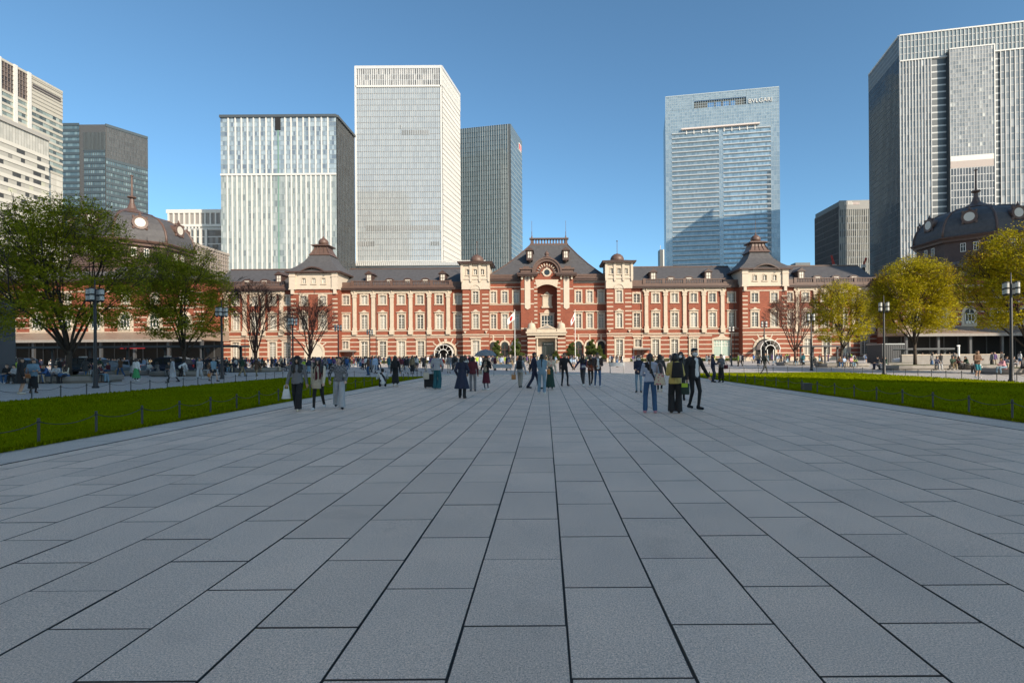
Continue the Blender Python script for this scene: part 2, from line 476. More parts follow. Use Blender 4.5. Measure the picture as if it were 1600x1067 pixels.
chain_fence(rowp(LX1 + .1, 20.0, LZ1R), 'low post and chain fence by the planters along the half sunlit lawn')
chain_fence([(LX0 - .1 + i * 1.28, LZ1L + .3) for i in range(10)], 'low post and chain fence across the station end of shaded lawn')
chain_fence([(11.1 + i * 1.28, LZ1R + .3) for i in range(12)], 'low post and chain fence across the station end of sunlit lawn')
mb = MB(); mb.box(-.16, .16, -.16, .16, 0, .28); mb.box(-.18, .18, -.18, .18, .28, .32)
x_, y_ = gp(1260, 611)
o = mb.build('utility_box', M['iron_grey']); o.location = (x_, y_, .02); tag(o, 'small grey service box standing in the lawn behind chain fence', 'service box')

# ------------------------------------------------------------------ street lamps
mb = MB(); mb.lathe([(.17, 0), (.17, .08), (.12, .14), (.11, .9), (.085, 1.0), (.06, 5.45), (.035, 5.5), (.022, 6.0), (.0, 6.05)], 0, 0, 12)
pole_me = mb.mesh('pole', M['iron'], smooth=True)
mb = MB()
for a in range(4):
    c, s_ = math.cos(a * math.pi / 2 + .3), math.sin(a * math.pi / 2 + .3)
    mb.tube([(0, 0, 5.12), (c * .3, s_ * .3, 5.12)], .02, 6); mb.tube([(0, 0, 5.42), (c * .3, s_ * .3, 5.52)], .014, 5)
arm_me = mb.mesh('cross_arm', M['iron'])
mb = MB(); mb.lathe([(.09, -.33), (.105, -.31), (.105, -.025), (.105, .025), (.105, .3), (.09, .33)], 0, 0, 12)
lan_me = mb.mesh('lantern', M['lamp_glass'], smooth=False)
mb = MB(); mb.lathe([(.115, -.045), (.115, .045)], 0, 0, 12); mb.lathe([(.115, .30), (.1, .36), (.02, .38)], 0, 0, 12); mb.lathe([(.05, -.4), (.105, -.33), (.112, -.29)], 0, 0, 12)
rim_me = mb.mesh('lantern_rim', M['iron'])
def lamp(x, y, label):
    r = thing('street_lamp', label, 'street lamp', (x, y, 0), 'four-lantern street lamps')
    link('pole', pole_me, r, (x, y, 0)); link('cross_arm', arm_me, r, (x, y, 0))
    for a in range(4):
        c, s_ = math.cos(a * math.pi / 2 + .3) * .32, math.sin(a * math.pi / 2 + .3) * .32
        l = link('lantern', lan_me, r, (x + c, y + s_, 5.14)); link('lantern_rim', rim_me, l, (x + c, y + s_, 5.14))
near = ['beside the tallest dark green tree', 'beside the second dark green tree', 'beside the first bare tree', 'just past the last bare tree', 'before the pilastered wing, at the row end']
for i, n in enumerate(near): lamp(-24.9, 29.4 + 11.5 * i, 'black post lamp with four white lanterns ' + n)
near = ['beside the largest yellow tree', 'between the two fuller yellow trees', 'beside the smallest yellow tree', 'before the arched tower door', 'before the pale green window, at the row end']
for i, n in enumerate(near): lamp(25.8, 29.4 + 11.05 * i, 'black post lamp with four white lanterns ' + n)

# ------------------------------------------------------------------ office towers
def glass(name, stops, rough=.08, metal=.0, spec=.8): return ramp_mat(name, stops, 'island', rough, spec, metal)
def lerp(a, b, t): return a + (b - a) * t
def ray_t(px, p0, t):
    k = (px - CX) / FPX
    return (k * p0[1] - p0[0]) / (t[0] - k * t[1])
def face(p0, p1):
    L = math.hypot(p1[0] - p0[0], p1[1] - p0[1])
    return L, ((p1[0] - p0[0]) / L, (p1[1] - p0[1]) / L)
def curtain(root, p0, t, a0, a1, z0, z1, nf, nm, pm, bm=None, mm=None, bh=.5, mw=.15, bd=.15, md=.25, d=0.0, tilt=.003, mull_parts=False, seed=1, bz=0.0):
    rr = random.Random(seed)
    fh = (z1 - z0) / nf; w = (a1 - a0) / nm
    n = (t[1], -t[0])
    mb = MB()
    for i in range(nm):
        for j in range(nf):
            A0, A1, Z0, Z1 = a0 + i * w, a0 + (i + 1) * w, z0 + j * fh, z0 + (j + 1) * fh
            e = [rr.uniform(-tilt, tilt) * w, rr.uniform(-tilt, tilt) * fh]
            c = []
            for a, z, dd in ((A0, Z0, -e[0] - e[1]), (A1, Z0, e[0] - e[1]), (A1, Z1, e[0] + e[1]), (A0, Z1, -e[0] + e[1])):
                D = d + dd
                c.append((p0[0] + t[0] * a + n[0] * D, p0[1] + t[1] * a + n[1] * D, z))
            mb.quad(*c)
    tag(mb.build('window_panes', pm, root), None, None, None, 'stuff')
    if bm:
        q = MB(); q.fbox(p0, t, a0, a1, z0, z0 + bh, d - .1, d + bd)
        me = q.mesh('floor_band', bm, root)
        ox, oy, oz = WL[root.name]
        for j in range(nf + 1):
            link('floor_band', me, root, (ox, oy, oz + j * fh - bh / 2 + bz))
    if mm:
        if mull_parts:
            q = MB(); q.fbox(p0, t, a0 - mw / 2, a0 + mw / 2, z0, z1, d - .1, d + md)
            me = q.mesh('fin', mm, root)
            ox, oy, oz = WL[root.name]
            for i in range(nm + 1):
                link('fin', me, root, (ox + t[0] * i * w, oy + t[1] * i * w, oz))
        else:
            q = MB()
            for i in range(nm + 1): q.fbox(p0, t, a0 + i * w - mw / 2, a0 + i * w + mw / 2, z0, z1, d - .1, d + md)
            tag(q.build('mullions', mm, root), None, None, None, 'stuff')
def core(root, poly, z1, m, name='core', z0=0.0):
    mb = MB(); mb.prism_z(poly, z0, z1); return mb.build(name, m, root)
def part(root, name, m, *boxes, face_=None):
    mb = MB()
    for bx in boxes:
        if face_: mb.fbox(face_[0], face_[1], *bx)
        else: mb.box(*bx)
    return mb.build(name, m, root)
def text_part(root, body, size, m, loc, rz, bold=.0, extr=.15, name='lettering'):
    cu = bpy.data.curves.new('lettering', 'FONT'); cu.body = body; cu.size = size; cu.extrude = extr; cu.offset = bold; cu.align_x = 'CENTER'; cu.resolution_u = 3
    ob = bpy.data.objects.new('lettering_tmp', cu); COL.objects.link(ob)
    dg = bpy.context.evaluated_depsgraph_get()
    me = bpy.data.meshes.new_from_object(ob.evaluated_get(dg))
    bpy.data.objects.remove(ob)
    me.materials.clear(); me.materials.append(m)
    me.transform(Matrix.Rotation(rz, 4, 'Z') @ Matrix.Rotation(math.pi / 2, 4, 'X'))
    return link(name, me, root, loc)

steel = mat('tower_steel', (0.42, 0.43, 0.43), .45, .3)
dsteel = mat('dark_tower_steel', (0.09, 0.10, 0.105), .5, .3)
offwhite = mat('white_tower_fin', (0.60, 0.58, 0.54), .5)
beige = mat('beige_tower_stone', (0.45, 0.415, 0.35), .7, var=.06, scale=.2)
roofm = mat('tower_roof', (0.12, .12, .12), .8)

# T1 beige hotel and office tower at the far side of the first dome: long wall runs away from the viewer
T = thing('office_tower', 'beige stone tower with white vertical piers and brown louvre crown', 'tower', (-310, 290, 0))
xw = -280.0
core(T, [(-345, 215), (xw - .35, 215), (xw - .35, 309), (-345, 309)], 155.5, beige)
f1 = ((xw, 215.0), (0.0, 1.0))
gb = glass('beige_tower_panes', [(0, (.05, .06, .06)), (.3, (.11, .13, .12)), (.7, (.26, .31, .28)), (1, (.36, .40, .36))])
yb = [215 + a for a in (0, 13, 26, 39, 49.2, 57.6, 66, 73.6)]
curtain(T, f1[0], f1[1], 0, 94, 108, 141, 10, 47, gb, beige, None, bh=1.3, bd=.25, seed=3)
gl = glass('brown_louvre_panes', [(0, (.02, .018, .02)), (1, (.10, .075, .065))], .5)
curtain(T, f1[0], f1[1], 0, 73.6, 141.8, 156, 6, 46, gl, mat('brown_louvre', (.17, .13, .11), .6), mat('brown_louvre_bar', (.2, .16, .14), .6), bh=.3, mw=.3, bd=.3, seed=4)
for a in (-.6, 12.4, 25.4, 38.4, 48.6, 57.0, 65.4, 73.0): part(T, 'pier', offwhite, (a, a + 1.7, 106, 157.5, -.2, .9), face_=f1)
part(T, 'end_wall', beige, (74.7, 94.2, 141, 156.6, -.3, .12), face_=f1)
for j in range(7): part(T, 'ledge', mat('ledge', (.3, .28, .24), .7) if j == 0 else bpy.data.materials['ledge'], (74.8, 94.2, 142.5 + j * 2.1, 142.9 + j * 2.1, .1, .3), face_=f1)
part(T, 'dark_louvre_strip', gl, (76, 93, 150.2, 152.6, .12, .2), face_=f1)
part(T, 'parapet', beige, (0, 94.2, 156.2, 157.4, -.6, .3), face_=f1)
curtain(T, f1[0], f1[1], 68, 94, 30, 108, 22, 13, glass('white_wall_panels', [(0, (.5, .47, .41)), (1, (.6, .57, .5))], .6), mat('pale_ledge', (.42, .40, .35), .7), None, bh=.4, bd=.1, seed=8)
core(T, [(-345, 200), (-268.4, 200), (-268.4, 287.5), (-345, 287.5)], 121, beige, 'lower_block')
f1b = ((-268.0, 200.0), (0.0, 1.0))
part(T, 'cornice', mat('grey_beige', (.36, .34, .31), .7), (0, 87.5, 119.5, 121.6, -.4, .8), face_=f1b)
curtain(T, f1b[0], f1b[1], 0, 87.5, 110, 119.4, 3, 58, glass('pale_panels', [(0, (.38, .37, .33)), (1, (.5, .48, .43))], .6), None, mat('panel_joint', (.25, .24, .22), .7), mw=.12, md=.06, seed=9)
curtain(T, f1b[0], f1b[1], 0, 87.5, 30, 110, 19, 40, ramp_mat('mixed_wall_panes', [(0, (.05, .05, .05)), (.3, (.07, .07, .07)), (.32, (.38, .36, .32)), (.9, (.42, .40, .35)), (1, (.5, .5, .36))], 'island', .4), mat('white_spandrel', (.56, .53, .47), .7), None, bh=1.9, bd=.3, seed=10)

# T2 dark teal tower
T = thing('office_tower', 'dark teal glass tower with grey stone corner and louvred crown', 'tower', (-335, 410, 0))
A, B, Cc = (-365., 400.), (-330., 400.), (-316.5, 424.)
core(T, [A, B, Cc, (-351, 446), (-375, 430)], 178, mat('dark_grey_stone', (.07, .072, .075), .7))
gt = glass('teal_panes', [(0, (.06, .095, .115)), (.5, (.09, .135, .155)), (1, (.18, .25, .27))], .1)
bt = mat('teal_band', (.05, .068, .08), .5)
L, t = face(A, B)
curtain(T, A, t, 0, 15.5, 20, 178, 36, 9, gt, bt, None, bh=2.0, bd=.3, d=.3, seed=11)
curtain(T, A, t, 19, L, 20, 158, 31, 10, gt, bt, dsteel, bh=2.0, bd=.35, mw=.2, d=.3, seed=12)
curtain(T, A, t, 19, L, 158.4, 172, 1, 16, gt, None, dsteel, mw=.5, md=.5, d=.3, seed=12)
L, t = face(B, Cc)
curtain(T, B, t, 0, L, 20, 152, 30, 20, gt, bt, dsteel, bh=2.0, bd=.35, mw=.2, d=.3, seed=13)
curtain(T, B, t, 1, L, 152.5, 176, 7, 26, glass('dark_louvre', [(0, (.03, .03, .032)), (1, (.07, .07, .072))], .5), dsteel, dsteel, bh=.4, mw=.35, d=.3, seed=14)
part(T, 'parapet', bt, (0, L + .3, 176.5, 178.6, -.5, .5), face_=(B, t))

# T3 low white building with brown louvre top
T = thing('office_building', 'low white building with brown louvre top next to white finned tower', 'building', (-215, 350, 0))
x0, zt = wp(262, 329, 340); x1, _ = wp(348, 328, 340)
x1 += 6
core(T, [(x0, 340), (x1, 340), (x1, 375), (x0, 375)], zt, offwhite)
f3 = ((x0, 339.7), (1., 0.)); W = x1 - x0
_, zb = wp(300, 351, 340)
curtain(T, f3[0], f3[1], 1, W, zb, zt - 2, 1, 12, glass('brown_panels', [(0, (.2, .18, .17)), (1, (.27, .25, .23))], .6), None, offwhite, mw=.9, md=.6, d=.1, seed=15, mull_parts=True)
part(T, 'parapet', offwhite, (-.4, W, zt - 2, zt + .3, -.5, .7), (-.4, W, zb - 1.6, zb, -.5, .7), face_=f3)
_, zc = wp(300, 361, 340)
g3 = glass('grey_office_panes', [(0, (.03, .04, .045)), (.6, (.08, .10, .12)), (1, (.2, .24, .27))])
curtain(T, f3[0], f3[1], 1, W * .5, zc, zb - 1.6, 1, 9, g3, None, offwhite, mw=.9, md=.5, d=.1, seed=16)
curtain(T, f3[0], f3[1], W * .12, W, 20, zc, 14, 20, g3, steel, None, bh=.7, bd=.2, d=2.5, seed=17)
for i in range(6):
    a = W * .2 + i * W * .085
    part(T, 'fin', offwhite, (a, a + 1.5, 20, zc + .5, 1.0, 3.2), face_=f3)
part(T, 'canopy_edge', steel, (W * .1, W, zc, zc + .8, -.2, 3.0), face_=f3)

# T4 tower with white fins
T = thing('office_tower', 'glass tower with bright white vertical fins and a mid-height joint', 'tower', (-145, 305, 0))
XL, XR = -177.5, -114.0
core(T, [(XL, 292), (XR, 292), (XR, 319), (XL, 319)], 134.3, dsteel)
f4 = ((XL, 291.7), (1., 0.)); W = XR - XL
ga = glass('upper_office_panes', [(0, (.12, .15, .19)), (.35, (.20, .25, .29)), (.7, (.28, .34, .38)), (1, (.36, .42, .45))], .12)
gb4 = glass('lower_office_panes', [(0, (.16, .18, .18)), (.2, (.24, .27, .265)), (.7, (.30, .33, .32)), (1, (.38, .40, .385))], .12)
zj = wp(440, 273, 291.7)[1]
curtain(T, f4[0], f4[1], 0, W, zj + .6, 133.5, 12, 54, ga, mat('blue_grey_band', (.24, .28, .30), .5), None, bh=.35, bd=.06, seed=18)
curtain(T, f4[0], f4[1], 0, W, 20, zj - .6, 24, 66, gb4, mat('green_grey_band', (.26, .30, .29), .5), None, bh=.4, bd=.06, seed=19)
finm = [(i * 1.0) for i in range(17)]
q = MB(); q.fbox(f4[0], f4[1], -.34, .34, zj + .6, 133.6, 0, .4); fu = q.mesh('fin', offwhite, T)
q = MB(); q.fbox(f4[0], f4[1], -.36, .36, 20, zj - .2, 0, .4); fl = q.mesh('fin', offwhite, T)
ox, oy, oz = WL[T.name]
for px in [359.5, 370.5, 380, 389.5, 399, 408.5, 418.5, 428] + [448, 457.5, 467, 476.5, 486, 495.5, 505, 515]:
    link('fin', fu, T, (ox + ray_t(px, f4[0], f4[1]), oy, oz))
for px in [357.5, 365, 372.5, 380, 388, 395.5, 403, 411, 418.5, 426] + [449.5, 457.5, 465, 472.5, 480.5, 488, 495.5, 503.5, 511, 518.5]:
    link('fin', fl, T, (ox + ray_t(px, f4[0], f4[1]), oy, oz))
part(T, 'joint_band', offwhite, (0, W, zj - .5, zj + .5, 0, .55), face_=f4)
part(T, 'roof_edge', dsteel, (-.3, W + .3, 133.4, 134.8, -.5, .8), face_=f4)
part(T, 'roof_slot', M['dark'], (ray_t(433, *f4), ray_t(441, *f4), 126.5, 133.4, 0, .5), face_=f4)
part(T, 'green_strip', mat('green_glass', (.16, .27, .21), .15), (ray_t(436.3, *f4), ray_t(438, *f4), 40, 126.4, 0, .25), face_=f4)
f4s = ((XR + .3, 292.), (0., 1.))
curtain(T, f4s[0], f4s[1], 0, 27, 20, 133.5, 34, 16, glass('dark_side_panes', [(0, (.012, .016, .018)), (1, (.05, .06, .065))], .1), dsteel, None, bh=.4, bd=.06, seed=20)
q = MB(); q.fbox(f4s[0], f4s[1], -.12, .12, 20, 133.6, 0, .25); fs_ = q.mesh('fin', mat('dark_grey_fin', (.07, .07, .07), .5), T)
for i in range(12): link('fin', fs_, T, (ox, oy + 1 + i * 2.3, oz))
part(T, 'roof_edge', dsteel, (0, 27, 133.4, 134.8, -.5, .8), face_=f4s)

# T5 tall pale tower
T = thing('office_tower', 'tallest pale grey glass tower with bright white louvred side', 'tower', (-100, 392, 0))
A, B, Cc = (-131.7, 372.), (-71.2, 372.), (-65., 412.)
core(T, [A, B, Cc, (-125, 412)], 203.6, steel)
g5 = glass('pale_grey_panes', [(0, (.31, .345, .365)), (.5, (.345, .38, .395)), (1, (.385, .415, .425))], .1, .15)
L, t = face(A, B)
zc = wp(620, 137, 372)[1]
d5 = mat('dark_line_band', (.2, .2, .2), .5)
curtain(T, A, t, .8, L - 1, 40, zc, 37, 39, g5, d5, mat('pale_mullion', (.42, .415, .41), .5), bh=.45, bd=.08, mw=.28, md=.22, d=.3, seed=21, bz=-.3)
curtain(T, A, t, .8, L - 1, zc + 1.4, 203, 3, 39, glass('crown_panes', [(0, (.10, .10, .10)), (.5, (.22, .22, .22)), (1, (.34, .33, .32))], .3), steel, mat('white_mullion', (.68, .67, .65), .5), bh=.35, bd=.1, mw=.3, md=.4, d=.1, seed=22)
part(T, 'crown_band', offwhite, (.4, L - .4, zc, zc + 1.2, 0, .8), face_=(A, t))
part(T, 'corner_post', offwhite, (-.3, .8, 20, 204.6, -.2, .8), (L - 1, L, 20, 204.6, -.2, .8), face_=(A, t))
part(T, 'roof_edge', mat('grey_edge', (.5, .5, .5), .5), (-.3, L, 203.1, 205.2, -.6, .6), face_=(A, t))
dkp = mat('dark_open_panes', (.16, .165, .165), .3)
for (xa, xb, ya, yb_) in ((630.5, 672.5, 204, 211.5), (627, 629.5, 196, 202), (574, 689, 353, 361), (558, 587, 378, 385), (674, 688, 378, 384)):
    a0, a1 = ray_t(xa, A, t), ray_t(xb, A, t); z1_, z0_ = wp(xa, ya, 372)[1], wp(xa, yb_, 372)[1]
    nn = max(1, int((a1 - a0) / 1.5))
    curtain(T, A, t, a0, a1, z0_, z1_, 1, nn, dkp, None, steel, mw=.5, md=.15, d=.42, seed=3)
L, t = face(B, Cc)
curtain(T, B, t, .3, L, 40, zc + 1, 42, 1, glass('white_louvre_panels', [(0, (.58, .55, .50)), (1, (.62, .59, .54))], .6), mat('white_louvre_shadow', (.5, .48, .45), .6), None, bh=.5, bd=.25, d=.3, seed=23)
curtain(T, B, t, .3, L, zc + 1.4, 203, 3, 22, g5, steel, mat('pale_fin', (.6, .58, .54), .5), bh=.4, mw=.4, d=.2, seed=24)
part(T, 'roof_edge', bpy.data.materials['grey_edge'], (0, L, 203.1, 205.2, -.6, .6), face_=(B, t))
x0, zt = wp(545, 413, 355); x1, _ = wp(760, 413, 355)
part(T, 'podium_roof', steel, (x0, x1, 350, 372, zt - 2.0, zt), (x0, x1, 352, 372, 20, zt - 2))
q = MB()
for i in range(70): q.box(x0 + (x1 - x0) * i / 70, x0 + (x1 - x0) * i / 70 + .35, 349.6, 350, zt - 1.9, zt + .9)
q.box(x0, x1, 349.5, 350.1, zt + .7, zt + 1.1)
tag(q.build('roof_railing', offwhite, T), None, None, None, 'stuff')

# T6 dark teal tower behind
T = thing('office_tower', 'dark teal glass tower with thin white vertical lines behind pale tower', 'tower', (-45, 480, 0))
A, B, Cc = (-80., 471.), (-29., 460.), (-20.8, 498.)
H6 = 202.6
core(T, [A, B, Cc, (-70, 508)], H6, dsteel)
g6 = glass('dark_teal_panes', [(0, (.06, .088, .10)), (.6, (.07, .10, .115)), (1, (.085, .12, .135))], .06)
L, t = face(A, B)
curtain(T, A, t, 0, L - 2.2, 40, H6 - .5, 38, 24, g6, mat('teal_line', (.03, .04, .045), .4), None, bh=.5, bd=.06, d=.3, seed=25)
for i in range(25):
    a = i * (L - 2.2) / 24
    part(T, 'fin', mat('pale_line', (.34, .36, .36), .4) if i == 0 else bpy.data.materials['pale_line'], (a - (.1 if i < 12 else .16), a + (.1 if i < 12 else .16), 40, H6, .2, .55), face_=(A, t))
L, t = face(B, Cc)
curtain(T, B, t, .5, L, 40, H6 - 9, 36, 8, glass('slate_side_panes', [(0, (.10, .14, .16)), (1, (.15, .20, .22))], .12), mat('pale_side_band', (.20, .25, .275), .4), None, bh=1.2, bd=.12, d=.3, seed=26)
part(T, 'crown_panel', mat('slate_crown', (.12, .155, .175), .3), (.5, L, H6 - 9, H6, -.2, .45), face_=(B, t))
z_ = wp(811, 232, 490)[1]
part(T, 'sign_board', offwhite, (L - 12, L - 4, z_ - 3, z_ + 4, .4, .7), face_=(B, t))
for (a0, a1, m_) in ((L - 11.5, L - 8.5, M['red']), (L - 8, L - 4.5, mat('sign_pink', (.7, .3, .3), .5))): part(T, 'sign_mark', m_, (a0, a1, z_ - 2, z_ + 3, .72, .8), face_=(B, t))

# T7 pale blue tower with lettering
T = thing('hotel_tower', 'pale blue glass tower with a roof opening and white lettering', 'tower', (165, 505, 0))
A, B = (113., 492.6), (210.6, 475.)
L, t = face(A, B); n7 = (t[1], -t[0])
def a7(px): return ray_t(px, A, t)
def z7(px, py):
    a = a7(px); return wp(px, py, A[1] + t[1] * a)[1]
back = [(A[0] - n7[0] * 45, A[1] - n7[1] * 45), (B[0] - n7[0] * 45, B[1] - n7[1] * 45)]
o0, o1, zo0, zo1, H7 = a7(1087), a7(1169), z7(1128, 167), z7(1128, 154.5), 240.0
core(T, [A, B, back[1], back[0]], zo0 - .5, mat('pale_blue_core', (.25, .31, .34), .4))
g7 = glass('pale_blue_panes', [(0, (.20, .27, .32)), (.5, (.25, .32, .36)), (1, (.29, .36, .40))], .1, .2)
m7 = mat('pale_blue_mullion', (.36, .42, .45), .4)
zl = z7(1128, 206)
curtain(T, A, t, 0, L, zl, zo0, 8, 46, g7, m7, m7, bh=.25, mw=.2, bd=.06, md=.1, d=.3, seed=27)
curtain(T, A, t, 0, o0, zo0, H7, 6, 14, g7, m7, m7, bh=.25, mw=.2, bd=.06, md=.1, d=.3, seed=28)
curtain(T, A, t, o1, L, zo0, H7, 6, 13, g7, m7, m7, bh=.25, mw=.2, bd=.06, md=.1, d=.3, seed=29)
curtain(T, A, t, o0, o1, zo1, H7, 3, 21, g7, m7, m7, bh=.25, mw=.2, bd=.06, md=.1, d=.3, seed=30)
part(T, 'crown_wall', m7, (0, o0, zo0 - 1, H7, -.6, .25), (o1, L, zo0 - 1, H7, -.6, .25), (o0, o1, zo1, H7, -.6, .25), (0, L, H7, H7 + .8, -.6, .5), face_=(A, t))
lat = mat('dark_lattice', (.12, .12, .11), .6)
q = MB()
for i in range(24):
    a = o0 + (o1 - o0) * i / 23
    q.fbox(A, t, a - .12, a + .12, zo0, zo1, -.5, -.2)
for j in range(4): q.fbox(A, t, o0, o1, zo0 + (zo1 - zo0) * j / 3 - .1, zo0 + (zo1 - zo0) * j / 3 + .1, -.5, -.2)
tag(q.build('opening_lattice', m7, T), None, None, None, 'stuff')
w_ = o1 - o0
for (fa, fb, za, zb2) in ((0, .27, 0, 1), (.39, .42, 0, .8), (.53, .56, 0, .8), (.68, .71, 0, .8), (.8, 1, 0, 1), (.27, .8, .75, 1)):
    part(T, 'roof_plant_screen', lat, (o0 + w_ * fa, o0 + w_ * fb, zo0 + (zo1 - zo0) * za, zo0 + (zo1 - zo0) * zb2, -2.5, -1.5), face_=(A, t))
band7 = mat('rosy_spandrel', (.40, .42, .43), .4)
line7 = mat('dark_soffit_line', (.10, .13, .14), .5)
g7l = glass('left_bay_panes', [(0, (.15, .21, .25)), (.5, (.19, .26, .30)), (1, (.24, .31, .35))], .07, .25)
g7r = glass('right_bay_panes', [(0, (.17, .25, .30)), (.5, (.24, .34, .40)), (1, (.32, .43, .49))], .05, .35)
aL0, aL1, aR0, aR1 = a7(1052), a7(1125.5), a7(1132), a7(1206.5)
nfl = 41
curtain(T, A, t, aL0, aL1, 28, zl, nfl, 26, g7l, line7, None, bh=.55, bd=.1, d=.3, seed=31)
curtain(T, A, t, aR0, aR1, 28, zl, nfl, 26, g7r, line7, None, bh=.55, bd=.1, d=.3, seed=32)
for (a0_, a1_) in ((aL0, aL1), (aR0, aR1)):
    q = MB(); q.fbox(A, t, a0_, a1_, 28, 28.9, .2, .8); me = q.mesh('spandrel', band7, T); ox, oy, oz = WL[T.name]
    for j in range(nfl + 1): link('spandrel', me, T, (ox, oy, oz + j * (zl - 28) / nfl + .6))
for (a0_, a1_) in ((0, aL0), (aL1, aR0), (aR1, L)): curtain(T, A, t, a0_, a1_, 28, zl, 41, max(2, int((a1_ - a0_) / 2)), g7, m7, m7, bh=.2, mw=.15, bd=.05, md=.08, d=.45, seed=33)
part(T, 'terrace_canopy', mat('pinkish_canopy', (.62, .52, .47), .6), (a7(1067), a7(1189), zl + 3.6, zl + 4.8, .2, 2.6), face_=(A, t))
for i in range(10):
    a = lerp(a7(1074), a7(1181), i / 9)
    part(T, 'terrace_column', offwhite, (a, a + 1.0, zl - .4, zl + 3.5, .3, 1.0), face_=(A, t))
a = (a7(1170) + a7(1211)) / 2
text_part(T, 'BVLGARI', 5.3, offwhite, (A[0] + t[0] * a + n7[0] * .8, A[1] + t[1] * a + n7[1] * .8, z7(1190, 160.5)), math.atan2(t[1], t[0]), .0, .2)
dk7 = glass('dark_corner_panes', [(0, (.03, .05, .06)), (1, (.10, .13, .15))], .1)
curtain(T, A, t, a7(1200.5), aR1, 28, z7(1203, 266), 32, 3, dk7, band7, None, bh=1.1, bd=.15, d=.5, seed=35)

# T8 grey building with roof sign
T = thing('office_building', 'mid-height grey building with pale front, dark side and roof sign', 'building', (262, 468, 0))
A, B = (248.5, 448.), (300., 445.)
H8 = wp(1310, 315, 448)[1]
core(T, [A, B, (300, 489), (249.5, 489)], H8, dsteel)
L, t = face(A, B)
curtain(T, A, t, 0, L, 25, H8 - 7, 17, 34, glass('pale_office_panes', [(0, (.10, .115, .12)), (.5, (.26, .28, .27)), (1, (.40, .40, .37))], .15), mat('blue_grey_line', (.20, .24, .26), .5), mat('pale_grey_pier', (.36, .36, .34), .6), bh=1.1, bd=.15, mw=.45, md=.5, d=.3, seed=36)
part(T, 'parapet', mat('grey_parapet', (.27, .27, .26), .6), (0, L, H8 - 7, H8 + .5, -.3, .8), face_=(A, t))
f8s = ((249.5, 489.), face((249.5, 489.), A)[1])
curtain(T, f8s[0], f8s[1], 0, 41, 25, H8 - 4, 18, 22, glass('dark_office_panes', [(0, (.02, .024, .028)), (1, (.06, .065, .07))], .15), mat('grey_band_dark', (.12, .115, .115), .6), mat('grey_pier_dark', (.11, .105, .105), .6), bh=.9, mw=.5, md=.4, d=.3, seed=37)
a = ray_t(1331, A, t)
a = ray_t(1322.5, A, t)
text_part(T, 'K', 4.4, offwhite, (A[0] + t[0] * a + t[1] * .95, A[1] + t[1] * a - t[0] * .95, wp(1322, 321, 447)[1]), math.atan2(t[1], t[0]), .05, .1)
zs = wp(1331, 320.5, 447)[1]
for i in range(9): part(T, 'sign_mark', offwhite if i < 4 else mat('pinkish_sign', (.55, .45, .42), .6) if i == 4 else bpy.data.materials['pinkish_sign'], (ray_t(1326 + i * 2, A, t), ray_t(1326 + i * 2, A, t) + .7, zs, zs + (3 if i < 3 else 2.2), .8, .95), face_=(A, t))

# T9 big glass tower on the far side of the second dome
T = thing('office_tower', 'huge grey glass tower with lattice crown, dark slots and projecting bay', 'tower', (275, 365, 0))
A = (228.4, 340.7); B0 = (296., 327.)
L, t = face(A, B0); Lx = L * 1.15
B = (A[0] + t[0] * Lx, A[1] + t[1] * Lx); Bk = (238., 388.)
core(T, [A, B, (B[0] + 2, 385), Bk], 196, dsteel)
def a9(px): return ray_t(px, A, t)
def z9(px, py): return wp(px, py, A[1] + t[1] * a9(px))[1]
zk = z9(1405, 98)
white9 = mat('bright_mullion', (.50, .49, .47), .5)
g9 = ramp_mat('grey_glass_panes', [(0, (.13, .14, .14)), (.45, (.21, .215, .21)), (.88, (.29, .29, .275)), (.97, (.38, .37, .35)), (1, (.7, .68, .62))], 'island', .12, .8, .1)
g9c = ramp_mat('crown_lattice_panes', [(0, (.17, .20, .20)), (1, (.27, .30, .30))], 'island', .15, .8)
curtain(T, A, t, 0, a9(1457), 30, zk, 37, 10, g9, mat('grey_floor_line', (.26, .26, .255), .5), white9, bh=.6, mw=.42, bd=.1, md=.5, d=.3, seed=38)
curtain(T, A, t, a9(1565.5), Lx, 30, zk, 37, 9, g9, bpy.data.materials['grey_floor_line'], white9, bh=.6, mw=.42, bd=.1, md=.5, d=.3, seed=39)
curtain(T, A, t, 0, Lx, zk + .6, 205, 4, 37, g9c, white9, white9, bh=.35, mw=.3, bd=.2, md=.5, d=.3, seed=40)
part(T, 'crown_edge', offwhite, (0, Lx, zk, zk + .7, 0, .9), (0, Lx, 204.6, 205.4, -.5, .8), face_=(A, t))
part(T, 'crown_backing', dsteel, (0.2, Lx, 195, 204.5, -1.2, -.2), face_=(A, t))
dk9 = glass('dark_slot_panes', [(0, (.012, .02, .022)), (1, (.04, .055, .06))], .1)
curtain(T, A, t, a9(1457), a9(1481), 30, zk, 37, 4, dk9, mat('lit_floor_edge', (.5, .5, .48), .6), None, bh=.9, bd=.1, d=-.05, seed=41)
curtain(T, A, t, a9(1551), a9(1565.5), 30, zk, 37, 3, dk9, bpy.data.materials['lit_floor_edge'], None, bh=.9, bd=.1, d=-.05, seed=42)
b0, b1, zb9 = a9(1482), a9(1550.5), z9(1515, 79)
core_b = MB(); core_b.fbox(A, t, b0, b1, 30, zb9, 0, 3.6); core_b.build('projecting_bay', dsteel, T)
g9b = ramp_mat('bay_panes', [(0, (.16, .17, .17)), (.5, (.25, .25, .245)), (.93, (.32, .315, .30)), (1, (.6, .57, .5))], 'island', .12, .8, .1)
zr = z9(1515, 246)
curtain(T, A, t, b0, b1, zr, zb9, 26, 15, g9b, bpy.data.materials['grey_floor_line'], white9, bh=.4, mw=.22, bd=.08, md=.15, d=3.8, seed=43)
